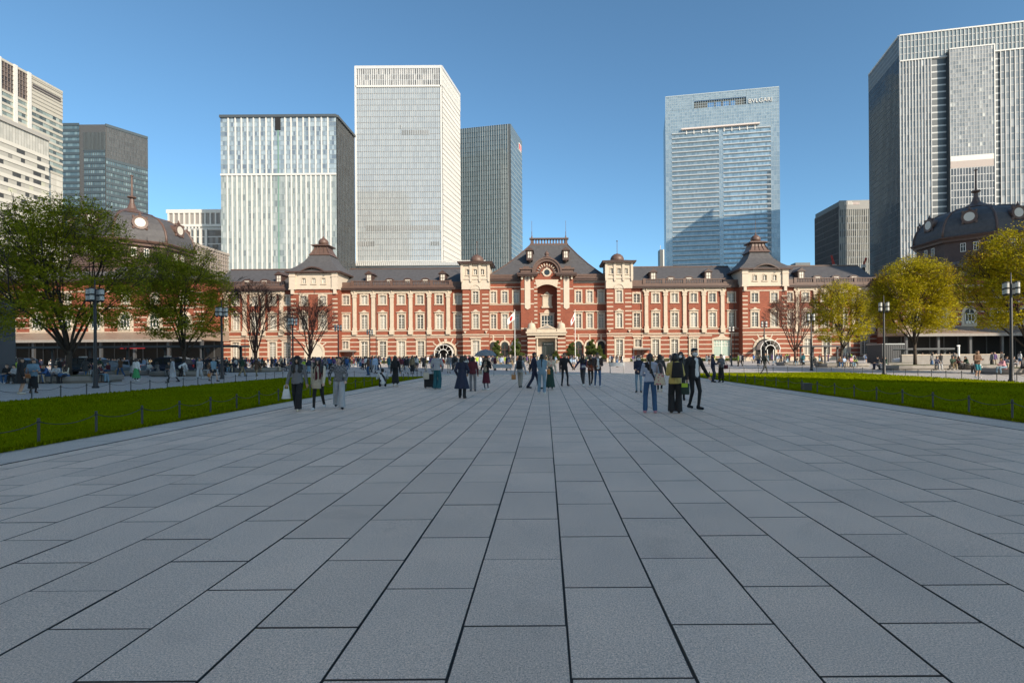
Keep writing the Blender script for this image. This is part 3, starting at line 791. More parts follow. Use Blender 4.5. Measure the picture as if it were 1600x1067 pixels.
part(T, 'rosy_panel_band', mat('rosy_panel', (.40, .33, .29), .6), (b0, b1, z9(1515, 265), zr - 3.2, 3.6, 3.9), face_=(A, t))
part(T, 'bright_panel_band', mat('bright_panel', (.66, .63, .56), .6), (b0, b1, zr - 3.2, zr, 3.6, 3.92), face_=(A, t))
curtain(T, A, t, b0, b1, 30, z9(1515, 265), 19, 15, glass('bay_dark_panes', [(0, (.04, .04, .04)), (1, (.16, .155, .15))], .12), white9, white9, bh=.4, mw=.3, bd=.1, md=.2, d=3.8, seed=44)
part(T, 'bay_edge', offwhite, (b0 - .3, b1 + .3, zb9 - .3, zb9 + .4, 3, 4.1), (b1 - .2, b1 + .4, 30, zb9, 3.2, 4.2), face_=(A, t))
Ls, ts = face(Bk, A)
curtain(T, Bk, ts, 0, Ls, 30, 192, 40, 26, glass('side_dark_panes', [(0, (.03, .036, .04)), (1, (.075, .085, .09))], .1), mat('side_floor_line', (.10, .105, .105), .5), mat('side_mullion', (.14, .14, .14), .5), bh=.4, mw=.18, bd=.06, md=.2, d=.3, seed=45)
curtain(T, Bk, ts, 0, Ls, 192.3, 204.6, 4, 30, glass('side_crown_panes', [(0, (.08, .09, .095)), (1, (.16, .175, .18))], .15), steel, steel, bh=.3, mw=.2, d=.3, seed=46)
part(T, 'crown_edge', offwhite, (0, Ls, 204.3, 205.4, -.6, .8), face_=(Bk, ts))

# small far things on the skyline
x0, zt = wp(1031, 390, 700); x1, _ = wp(1037.5, 390, 700)
T = thing('office_tower', 'thin distant slab tower just peeking beside the lettered hotel tower', 'tower', ((x0 + x1) / 2, 705, 0))
core(T, [(x0, 700), (x1, 700), (x1, 712), (x0, 712)], zt, dsteel)
part(T, 'pale_edge', offwhite, (x1 - 1.6, x1 + .2, 699.5, 700, 20, zt)); part(T, 'roof_mast', steel, (x0 + 1, x0 + 1.6, 702, 702.6, zt, zt + 6))
def crane(px, py0, py1, lean, label):
    Y = 420.
    x, zb = wp(px, py1, Y); _, zt = wp(px, py0, Y)
    r = thing('tower_crane', label, 'crane', (x, Y, 0), 'construction cranes behind the station roof')
    mb = MB(); mb.box(x - .9, x + .9, Y - .9, Y + .9, 0, zb); mb.build('mast', M['iron_grey'], r)
    mb = MB()
    for s_ in (-1, 1): mb.tube([(x + s_ * .7, Y, zb), (x + lean + s_ * .3, Y, zt)], .35, 5)
    for i in range(6):
        f0, f1_ = i / 6, (i + 1) / 6; s_ = 1 if i % 2 else -1
        mb.tube([(x + lean * f0 - s_ * .7, Y, lerp(zb, zt, f0)), (x + lean * f1_ + s_ * .6, Y, lerp(zb, zt, f1_))], .25, 4)
    mb.build('jib', mat('crane_red', (.50, .06, .04), .5) if 'crane_red' not in bpy.data.materials else bpy.data.materials['crane_red'], r)
    mb = MB(); mb.box(x - 1.3, x + 1.3, Y - 1.2, Y + 1.2, zb - 1.2, zb + 1.2); mb.build('cab', offwhite, r)
crane(1303.5, 399, 416, -2.2, 'red lattice crane jib leaning up before the dark building side')
crane(1349, 403, 416, 2.2, 'red lattice crane jib near the foot of the huge tower')
x0, zt = wp(1243, 410.5, 300); x1, _ = wp(1266, 410.5, 300)
o = part(None, 'roof_plant', dsteel, (x0, x1, 300, 306, 20, zt)); o['label'] = 'flat grey roof box just showing above the station ridge'; o['category'] = 'building'
# brown latticed block behind the first dome
x1, z1 = wp(357, 400, 176); x0 = x1 - 1.5
T = thing('station_annexe', 'low brown latticed building behind the sunlit dome', 'building', (x1 - 10, 168, 0))
L_ = 36.0
mb = MB(); mb.box(x1 - 30, x1, 148, 176, 0, z1); mb.build('body', mat('brown_grey_wall', (.20, .165, .14), .7), T)
mb = MB(); mb.box(x1 - 30.3, x1 + .3, 147.8, 176.2, z1, z1 + .7); mb.build('parapet', mat('tan_edge', (.36, .31, .26), .7), T)
mb = MB()
for i in range(22): mb.box(x1, x1 + .15, 148.5 + i * 1.25, 149.0 + i * 1.25, 20, z1)
for j in range(5): mb.box(x1, x1 + .2, 148, 176, z1 - 1 - j * 1.3, z1 - .7 - j * 1.3)
tag(mb.build('lattice', mat('tan_lattice', (.32, .27, .23), .7), T), None, None, None, 'stuff')

# ------------------------------------------------------------------ buildings behind and beside the camera that shade the plaza or bounce sunlight into it
def plain_office(x0, x1, y0, y1, h, label, col=(.34, .31, .27)):
    T = thing('office_block', label, 'building', ((x0 + x1) / 2, (y0 + y1) / 2, 0))
    core(T, [(x0, y0), (x1, y0), (x1, y1), (x0, y1)], h, (stn := mat('office_stone', col, .7, var=.1, scale=.3)))
    gw = glass('office_block_panes', [(0, (.04, .05, .06)), (1, (.16, .18, .2))], .1)
    for (p0, p1) in (((x1, y1), (x0, y1)), ((x0, y1), (x0, y0)), ((x1, y0), (x1, y1)), ((x0, y0), (x1, y0))):
        L, t = face(p0, p1)
        t2 = t
        curtain(T, p0, t2, 0, L, 6, h - 2, max(3, int(h / 4.2)), max(4, int(L / 3)), gw, stn, stn, bh=1.4, mw=.9, bd=.35, md=.4, d=.2, seed=50)
SHADE_H = 97.0
plain_office(30, 86.9, -113, -46.0, SHADE_H, 'tan stone office block behind the viewer that shades the walkway')
plain_office(177, 240, 31, 92, 150.0, 'tan stone office tower that shades the dark dome')
plain_office(-112, -38, -125, -12, 115.0, 'cream stone office block flanking the avenue behind the viewer, added to bounce sunlight', (.66, .58, .47))  # unseen pale block added to bounce warm sunlight into the shaded walkway
# ------------------------------------------------------------------ the red brick station
FY = 135.0
ST = thing('station_building', 'long red brick station with cream stone bands, slate roofs and two domes', 'station', (0, FY, 0))
def fx(px, Y=FY, py=490): return wp(px, py, Y)[0]
def fz(py, px=852, Y=FY): return wp(px, py, Y)[1]

def wall_mb(mb, x0, x1, z0, z1, y, ops, depth=.38, back=None, mi=0):
    xs = sorted({x0, x1, *[o[0] for o in ops], *[o[1] for o in ops]})
    zs = sorted({z0, z1, *[o[2] for o in ops], *[o[3] for o in ops]})
    for i in range(len(xs) - 1):
        for j in range(len(zs) - 1):
            cx, cz = (xs[i] + xs[i + 1]) / 2, (zs[j] + zs[j + 1]) / 2
            if any(o[0] < cx < o[1] and o[2] < cz < o[3] for o in ops): continue
            mb.quad((xs[i], y, zs[j]), (xs[i + 1], y, zs[j]), (xs[i + 1], y, zs[j + 1]), (xs[i], y, zs[j + 1]), mi)
    for o in ops:
        a, b, c, d = o[:4]; Y = y + depth
        mb.quad((a, y, c), (a, y, d), (a, Y, d), (a, Y, c), mi); mb.quad((b, y, d), (b, y, c), (b, Y, c), (b, Y, d), mi)
        mb.quad((a, y, d), (b, y, d), (b, Y, d), (a, Y, d), mi); mb.quad((a, y, c), (a, Y, c), (b, Y, c), (b, y, c), mi)
    if back is not None:
        mb.quad((x0, back, z0), (x0, y, z0), (x0, y, z1), (x0, back, z1), mi); mb.quad((x1, y, z0), (x1, back, z0), (x1, back, z1), (x1, y, z1), mi)
        mb.quad((x1, back, z0), (x0, back, z0), (x0, back, z1), (x1, back, z1), mi); mb.quad((x0, y, z1), (x1, y, z1), (x1, back, z1), (x0, back, z1), mi)

# window kinds: shared meshes with the origin at the bottom centre of the opening
def win_meshes(w, h, hood='flat', jw=.33, bars=(2, 2, 0.0), head=.42):
    s = MB()
    s.box(-w / 2 - jw, -w / 2, -.09, .1, -.0, h + head); s.box(w / 2, w / 2 + jw, -.09, .1, 0, h + head)
    s.box(-w / 2, w / 2, -.085, .1, h, h + head)
    k = .2
    s.add([(-k, -.16, h), (k, -.16, h), (k * 1.5, -.16, h + head + .06), (-k * 1.5, -.16, h + head + .06), (-k, .0, h), (k, .0, h), (k * 1.5, .0, h + head + .06), (-k * 1.5, .0, h + head + .06)],
          [(0, 1, 2, 3), (0, 3, 7, 4), (1, 5, 6, 2), (3, 2, 6, 7), (0, 4, 5, 1)])
    if hood == 'pediment':
        z = h + head + .12; W = w / 2 + jw + .12
        s.box(-W, W, -.34, .0, z, z + .16)
        s.prism_y([(-W + .2, z + .16), (W - .2, z + .16), (.42, z + .38), (.22, z + .66), (-.22, z + .66), (-.42, z + .38)], -.26, 0)
    if hood == 'cornice':
        z = h + head + .1; W = w / 2 + jw + .2
        s.box(-W, W, -.36, .0, z, z + .2)
    sill = MB(); sill.box(-w / 2 - jw - .1, w / 2 + jw + .1, -.2, .12, -.24, 0)
    sa = MB(); y0, y1 = .2, .28
    fw = .085
    sa.box(-w / 2, -w / 2 + fw, y0, y1, 0, h); sa.box(w / 2 - fw, w / 2, y0, y1, 0, h); sa.box(-w / 2 + fw, w / 2 - fw, y0, y1, h - fw, h); sa.box(-w / 2 + fw, w / 2 - fw, y0, y1, 0, fw)
    sa.box(-.075, .075, y0 - .02, y1 - .01, fw, h - fw)
    nx, nz, tr = bars
    if tr: sa.box(-w / 2 + fw, w / 2 - fw, y0 - .012, y1 - .005, h * tr - .06, h * tr + .06)
    for i in (-1, 1):
        if nx > 1: sa.box(i * w / 4 - .018, i * w / 4 + .018, y0 + .03, y1, fw, h - fw)
    for j in range(1, nz):
        z = (h * (tr or 1)) * j / nz
        sa.box(-w / 2 + fw, w / 2 - fw, y0 + .035, y1 + .004, z - .018, z + .018)
    pn = MB(); pn.quad((-w / 2, .3, 0), (w / 2, .3, 0), (w / 2, .3, h), (-w / 2, .3, h))
    return (s.mesh('window', M['stone']), sill.mesh('sill', M['stone']), sa.mesh('sash', M['sash']), pn.mesh('pane', M['pane']))
WK = {
 'w3': (1.6, 2.25, win_meshes(1.6, 2.25, 'flat', bars=(2, 3, 0))),
 'w2p': (1.6, 3.6, win_meshes(1.6, 3.6, 'pediment', bars=(2, 4, .76))),
 'w2': (1.6, 3.6, win_meshes(1.6, 3.6, 'cornice', bars=(2, 4, .76))),
 'wg': (1.7, 4.1, win_meshes(1.7, 4.1, 'cornice', bars=(2, 5, .78), jw=.38)),
 'c3': (1.35, 2.85, win_meshes(1.35, 2.85, 'flat', bars=(2, 4, .8))),
 'c2': (1.35, 3.6, win_meshes(1.35, 3.6, 'cornice', bars=(2, 4, .76))),
 't3': (1.4, 2.9, win_meshes(1.4, 2.9, 'flat', bars=(2, 4, .8))),
 't2': (1.4, 3.5, win_meshes(1.4, 3.5, 'pediment', bars=(2, 4, .76))),
 's': (.85, 1.35, win_meshes(.85, 1.35, 'flat', jw=.22, bars=(1, 2, 0), head=.28)),
 'gd': (1.5, 1.9, win_meshes(1.5, 1.9, 'cornice', bars=(2, 2, 0), jw=.38)),
}
def window(kind, x, y, z):
    w, h, ms = WK[kind]
    o = link('window', ms[0], ST, (x, y, z))
    for nm, me in zip(('sill', 'sash', 'pane'), ms[1:]): link(nm, me, o, (x, y, z))
    return (x - w / 2, x + w / 2, z, z + h)

BANDS = []
def band_piece(x0, x1, y0, y1, z0, z1): BANDS.append((x0, x1, y0, y1, z0, z1))
def bands(x0, x1, y, zs, gaps, th=.24, name='stone_band', proud=.05):
    for z in zs:
        a = x0
        for g0, g1, gz0, gz1 in sorted(gaps):
            if not (gz0 < z + th / 2 and gz1 > z - th / 2): continue
            if g0 > a + .05: band_piece(a, g0, y - proud, y, z - th / 2, z + th / 2)
            a = max(a, g1)
        if x1 > a + .05: band_piece(a, x1, y - proud, y, z - th / 2, z + th / 2)
GB = [1.95, 3.1, 4.25, 5.4, 6.5]
def balustrade(x0, x1, y, z):
    mb = MB(); mb.box(x0, x1, y, y + .5, z, z + .25); mb.box(x0, x1, y, y + .5, z + 1.15, z + 1.35)
    n = max(1, round((x1 - x0) / 4.7)); w = (x1 - x0) / n
    for i in range(n + 1):
        c = min(max(x0 + i * w, x0 + .35), x1 - .35); mb.box(c - .35, c + .35, y - .04, y + .54, z + .2, z + 1.45)
    p = mb.build('balustrade', M['copper'], ST)
    q = MB()
    for i in range(n):
        k = 11
        for j in range(1, k):
            a = x0 + i * w + .35 + (w - .7) * j / k
            q.box(a - .09, a + .09, y + .15, y + .35, z + .25, z + 1.15)
    tag(q.build('balusters', M['copper'], p), None, None, None, 'stuff')
def gutter(x0, x1, y, z, d=.9, h=.55, m='copper_dark'):
    mb = MB(); mb.box(x0, x1, y - d, y + .4, z, z + h * .55); mb.box(x0, x1, y - d - .15, y + .4, z + h * .55, z + h)
    mb.build('cornice', M[m], ST)
def roof(x0, x1, ye, ze, yr, zr, yb):
    mb = MB()
    mb.add([(x0, ye, ze), (x1, ye, ze), (x1, yr, zr), (x0, yr, zr), (x0, yb, ze), (x1, yb, ze)], [(0, 1, 2, 3), (3, 2, 5, 4), (0, 3, 4), (1, 5, 2)])
    o = mb.build('roof', M['slate'], ST)
    r = MB(); r.box(x0, x1, yr - .2, yr + .2, zr - .05, zr + .2); r.build('ridge_cap', M['copper'], o)
RY, RZ, RE, RYE = 145.0, 25.6, 19.5, FY + .55
def roof_point(z):
    return RYE + (z - RE) * (RY - RYE) / (RZ - RE)
def dormer_a(px, z0=21.0):
    y = roof_point(z0) - .3; x = fx(px, y, 432)
    mb = MB(); mb.box(x - .85, x + .85, y, y + 4.5, z0 - .8, z0 + 2.0)
    mb.prism_y([(x - 1.2, z0 + 2.0), (x + 1.2, z0 + 2.0), (x + .9, z0 + 2.25), (x, z0 + 2.95), (x - .9, z0 + 2.25)], y - .3, y + 5.5)
    o = mb.build('dormer', M['copper_dark'], ST)
    m2 = MB(); m2.box(x - .5, x + .5, y - .06, y, z0 + .2, z0 + 1.8); m2.build('dormer_window', M['clock'], o)
    m3 = MB(); m3.box(x - .05, x + .05, y - .1, y - .06, z0 + .2, z0 + 1.8); m3.box(x - .5, x + .5, y - .1, y - .062, z0 + .95, z0 + 1.03); m3.build('glazing_bar', M['copper'], o)
def dormer_b(px, z0=20.9):
    y = roof_point(z0) - .2; x = fx(px, y, 436)
    n = 10
    top = [(x - 1.55, z0 + .25)] + [(x + math.sin((i / n - .5) * math.pi) * 1.1, z0 + .55 + .55 * math.cos((i / n - .5) * math.pi)) for i in range(n + 1)] + [(x + 1.55, z0 + .25)]
    mb = MB(); mb.prism_y([(x + 1.3, z0 - .5), (x - 1.3, z0 - .5)][::-1] + top[::-1], y, y + 3.2)
    o = mb.build('eyebrow_dormer', M['copper_dark'], ST)
    m2 = MB(); m2.box(x - .62, x + .62, y - .05, y, z0 + .05, z0 + .62); m2.build('dormer_window', M['clock'], o)

def door_canopy(xc, y, z, w, label_mat):
    mb = MB(); mb.box(xc - w / 2, xc + w / 2, y - 2.2, y, z, z + .18); mb.box(xc - w / 2 + .2, xc + w / 2 - .2, y - 2.0, y, z + .18, z + .42)
    o = mb.build('entrance_canopy', M['stone_grey'], ST)
    q = MB(); q.box(xc - .9, xc + .9, y - .05, y, 0.3, z - .1); q.build('door', mat('red_brown_door', (.16, .07, .05), .5) if 'red_brown_door' not in bpy.data.materials else bpy.data.materials['red_brown_door'], ST)
    for s_ in (-1, 1): MB().box(xc + s_ * (w / 2 - .3) - .08, xc + s_ * (w / 2 - .3) + .08, y - 1.9, y - 1.74, 0, z).build('canopy_post', M['iron_grey'], o)

def arch_poly(xc, zs, r, n=16, a0=0.0, a1=math.pi): return [(xc + r * math.cos(a0 + (a1 - a0) * i / n), zs + r * math.sin(a0 + (a1 - a0) * i / n)) for i in range(n + 1)]
def arch_ring(mb, xc, zs, r0, r1, y0, y1, n=16, z_base=None, mi=0, vous=0):
    A, B = arch_poly(xc, zs, r0, n), arch_poly(xc, zs, r1, n)
    for i in range(n):
        k = (vous and i % 2) * .06
        mb.prism_y([A[i], B[i], B[i + 1], A[i + 1]][::-1], y0 - k, y1, mi)
    if z_base is not None:
        for s_ in (-1, 1):
            a, b = sorted((xc + s_ * r0, xc + s_ * r1)); mb.box(a, b, y0, y1, z_base, zs, mi)
def arch_door(xc, y, r, zs, zb, fill, ring=.55, rays=True, inset=.5, canopy=False):
    mb = MB(); arch_ring(mb, xc, zs, r, r + ring, y - .14, y + .02, 20, zb, vous=1)
    mb.prism_y([(xc - .22, zs + r), (xc + .22, zs + r), (xc + .36, zs + r + 1.1), (xc - .36, zs + r + 1.1)], y - .22, y)
    o = mb.build('arch_surround', M['stone'], ST)
    if rays:
        for an in (38, 62, 118, 142):
            c, s_ = math.cos(math.radians(an)), math.sin(math.radians(an)); r0, r1 = r + ring, r + ring + 1.15
            t = (-s_ * .14, c * .14)
            q = MB(); q.prism_y([(xc + c * r0 - t[0], zs + s_ * r0 - t[1]), (xc + c * r1 - t[0], zs + s_ * r1 - t[1]), (xc + c * r1 + t[0], zs + s_ * r1 + t[1]), (xc + c * r0 + t[0], zs + s_ * r0 + t[1])], y - .06, y); q.build('arch_ray', M['stone'], o)
    q = MB(); q.prism_y(arch_poly(xc, zs, r)[::1] + [(xc - r, zb), (xc + r, zb)], y - .03, y + .02); q.build('arch_infill', fill, o)
    if canopy:
        q = MB()
        A = arch_poly(xc, zs - .3, r * .95, 12)
        for i in range(12):
            q.quad((A[i][0], y - 3.2, A[i][1]), (A[i + 1][0], y - 3.2, A[i + 1][1]), (A[i + 1][0], y, A[i + 1][1]), (A[i][0], y, A[i][1]))
        q.build('canopy_hood', mat('pale_canopy', (.55, .52, .46), .35) if 'pale_canopy' not in bpy.data.materials else bpy.data.materials['pale_canopy'], o)
        q = MB(); arch_ring(q, xc, zs - .3, r * .95, r, y - 3.3, y - 3.15, 12)
        arch_ring(q, xc, zs - .3, r * .45, r * .5, y - 3.28, y - 3.17, 12)
        for k in range(1, 6):
            an = math.pi * k / 6; q.tube([(xc + math.cos(an) * r * .48, y - 3.22, zs - .3 + math.sin(an) * r * .48), (xc + math.cos(an) * r * .96, y - 3.22, zs - .3 + math.sin(an) * r * .96)], .035, 4)
        for s_ in (-1, 1, -.33, .33): q.box(xc + s_ * r * .93 - .06, xc + s_ * r * .93 + .06, y - 3.25, y - 3.13, 0, zs - .25)
        q.build('canopy_frame', M['white'], o)
    return (xc - r - ring, xc + r + ring, zb, zs + r + ring)

EAVE = 18.5
def wing(pa, pb, wins, pils, ground, extra=(), shade_win=()):
    xa, xb = fx(pa), fx(pb)
    ops, gaps = [], []
    for p in wins:
        x = fx(p)
        ops.append(window('w3', x, FY, 14.95))
        ops.append(window('w2p' if p not in shade_win else 'w2', x, FY, 8.67))
    for p, k in ground:
        x = fx(p, FY, 545)
        if k in ('wg', 'gd'):
            z = 1.45 if k == 'wg' else 3.7
            o = window(k, x, FY, z); ops.append(o); gaps.append((o[0] - .42, o[1] + .42, z - .3, o[3] + .7))
            if k == 'gd':
                door_canopy(x + (.6), FY, 3.0, 4.6, None); gaps.append((x - 1.0, x + 1.6, 0, 3.1))
        elif k == 'arch':
            gaps.append(arch_door(x, FY, 2.35, 2.6, .0, M['dark'], canopy=True)); gaps.append((x - 2.9, x + 2.9, 0, 3))
        elif k == 'green':
            w, h = 4.3, 4.2; z = 1.2
            ops.append((x - w / 2, x + w / 2, z, z + h))
            s = MB(); s.box(x - w / 2 - .35, x - w / 2, FY - .1, FY + .1, z - .3, z + h + .4); s.box(x + w / 2, x + w / 2 + .35, FY - .1, FY + .1, z - .3, z + h + .4)
            s.box(x - w / 2, x + w / 2, FY - .09, FY + .1, z + h, z + h + .4); s.prism_y([(x - 2.4, z + h + .4), (x + 2.4, z + h + .4), (x + .9, z + h + .75), (x + .3, z + h + 1.5), (x - .3, z + h + 1.5), (x - .9, z + h + .75)], FY - .15, FY)
            o = s.build('window', M['stone'], ST)
            q = MB(); q.quad((x - w / 2, FY + .3, z), (x + w / 2, FY + .3, z), (x + w / 2, FY + .3, z + h), (x - w / 2, FY + .3, z + h)); q.build('pane', M['pane_green'], o)
            q = MB()
            for i in range(7): 
                a = x - w / 2 + w * i / 6; ww = .12 if i == 3 else .035
                q.box(a - ww, a + ww, FY + .2, FY + .28, z + (0 if i in (0, 3, 6) else h * .62), z + h)
            for zz in (z + .05, z + h * .62, z + h * .8, z + h - .06): q.box(x - w / 2, x + w / 2, FY + .21, FY + .27, zz - .05, zz + .05)
            q.build('sash', M['sash'], o)
            gaps.append((x - w / 2 - .35, x + w / 2 + .35, z - .3, z + h + 1.3))
    mb = MB(); wall_mb(mb, xa, xb, 0, 19.4, FY, ops, .38, FY + 18)
    mb.build('wall', M['brick'], ST)
    bands(xa, xb, FY, GB, gaps)
    mb = MB(); mb.box(xa, xb, FY - .12, FY, 0, .95); mb.build('plinth', M['stone'], ST)
    mb = MB(); mb.box(xa, xb, FY - .22, FY, 6.95, 7.2); mb.box(xa, xb, FY - .1, FY, 6.8, 6.95); mb.build('string_course', M['stone'], ST)
    mb = MB(); mb.box(xa, xb, FY - .1, FY, 8.1, 8.3); mb.build('sill_course', M['stone'], ST)
    # frieze and pilasters
    if pils:
        f0, f1 = fx(pils[0]) - .9, fx(pils[-1]) + .9
        mb = MB(); mb.box(f0, f1, FY - .3, FY, 17.75, 18.5); mb.box(f0, f1, FY - .42, FY, 18.2, 18.36); mb.build('frieze', M['stone'], ST)
        for p in pils:
            x = fx(p)
            s = MB()
            s.box(x - .45, x + .45, FY - .32, FY, 9.0, 16.7)
            s.box(x - .62, x + .62, FY - .42, FY, 16.7, 16.95); s.box(x - .52, x + .52, FY - .38, FY, 16.95, 17.35); s.box(x - .64, x + .64, FY - .46, FY, 17.35, 17.75)
            s.box(x - .55, x + .55, FY - .42, FY, 8.3, 9.0); s.box(x - .7, x + .7, FY - .5, FY, 8.0, 8.3)
            s.prism_y([(x - .6, 8.0), (x - .55, 7.25), (x + .55, 7.25), (x + .6, 8.0)], FY - .62, FY)
            o = s.build('pilaster', M['stone'], ST)
            q = MB(); q.lathe([(.1, 17.75), (.16, 17.9), (.16, 18.25), (.02, 18.45)], x, FY - .4, 8); q.build('boss', M['stone'], o)
    gutter(xa, xb, FY, 18.55)
    mb = MB(); mb.box(xa, xb, FY - .5, FY + .5, 19.1, 19.55); mb.build('parapet_base', M['copper'], ST)
    b0, b1 = (fx(pils[0]) - .9, fx(pils[-1]) + .9) if pils else (xa, xb)
    balustrade(b0, b1, FY - .35, 19.55)
    for (u0, u1) in ((xa, b0), (b1, xb)):
        if u1 - u0 > .2:
            q = MB(); q.box(u0, u1, FY - .2, FY + .3, 19.55, 20.6); q.build('parapet', M['copper'], ST)
    roof(xa - .5, xb + .5, FY + .25, RE, RY, RZ, FY + 20)
    for x in extra:
        q = MB(); q.tube([(fx(x), FY - .12, .3), (fx(x), FY - .12, 18.5)], .07, 6); q.build('downpipe', M['copper_dark'], ST)

# outer left wing, inner left wing, inner right wing, outer right wing
wing(328, 455, [339.6, 368.4, 397.2, 425.8, 447.5], [325.5 + 28.7 * i for i in range(1, 5)], [(339.6, 'wg'), (368.4, 'wg'), (397.2, 'wg'), (425.8, 'wg'), (448, 'wg')], [383])
wing(528, 723, [540.5, 569.3, 598.2, 627.3, 656.3, 686.2, 715.3], [554.6, 583.7, 612.6, 641.9, 671, 700.6], [(539.8, 'gd'), (569.3, 'wg'), (598.2, 'wg'), (627.3, 'wg'), (657.5, 'wg'), (696.5, 'arch')], [531, 588, 666], shade_win=(540.5, 715.3))
wing(987, 1156.5, [994.9, 1024.5, 1054.1, 1084, 1113.3, 1143.2], [1009.8, 1039.7, 1069.5, 1099.4, 1128.7], [(997, 'gd'), (1024.5, 'wg'), (1054.1, 'wg'), (1084, 'wg'), (1128, 'green')], [1002, 1075, 1147], shade_win=(994.9, 1143.2))
wing(1229, 1374, [1233.6, 1258.8, 1288.5, 1318.2, 1347.9], [1245.5, 1273.7, 1303.4, 1333.1, 1362.5], [(1262, 'wg'), (1291.5, 'wg'), (1321.5, 'wg'), (1351.5, 'wg')], [1246, 1340], shade_win=(1233.6,))
for p in (435.7, 576.6, 691.7, 1020.7, 1106.7, 1252): dormer_a(p)
for p in (385.6, 413, 608.3, 636.8, 664.4, 1048, 1076.4, 1277.5, 1306.6, 1334.4): dormer_b(p)

# quoin bands on towers
def quoins(x0, x1, y, z0, z1, st=1.05, th=.3):
    n = int((z1 - z0) / st)
    for i in range(n):
        z = z0 + i * st
        mb = MB(); mb.box(x0, x1, y - .05, y, z, z + th); mb.build('quoin', M['stone'], ST)

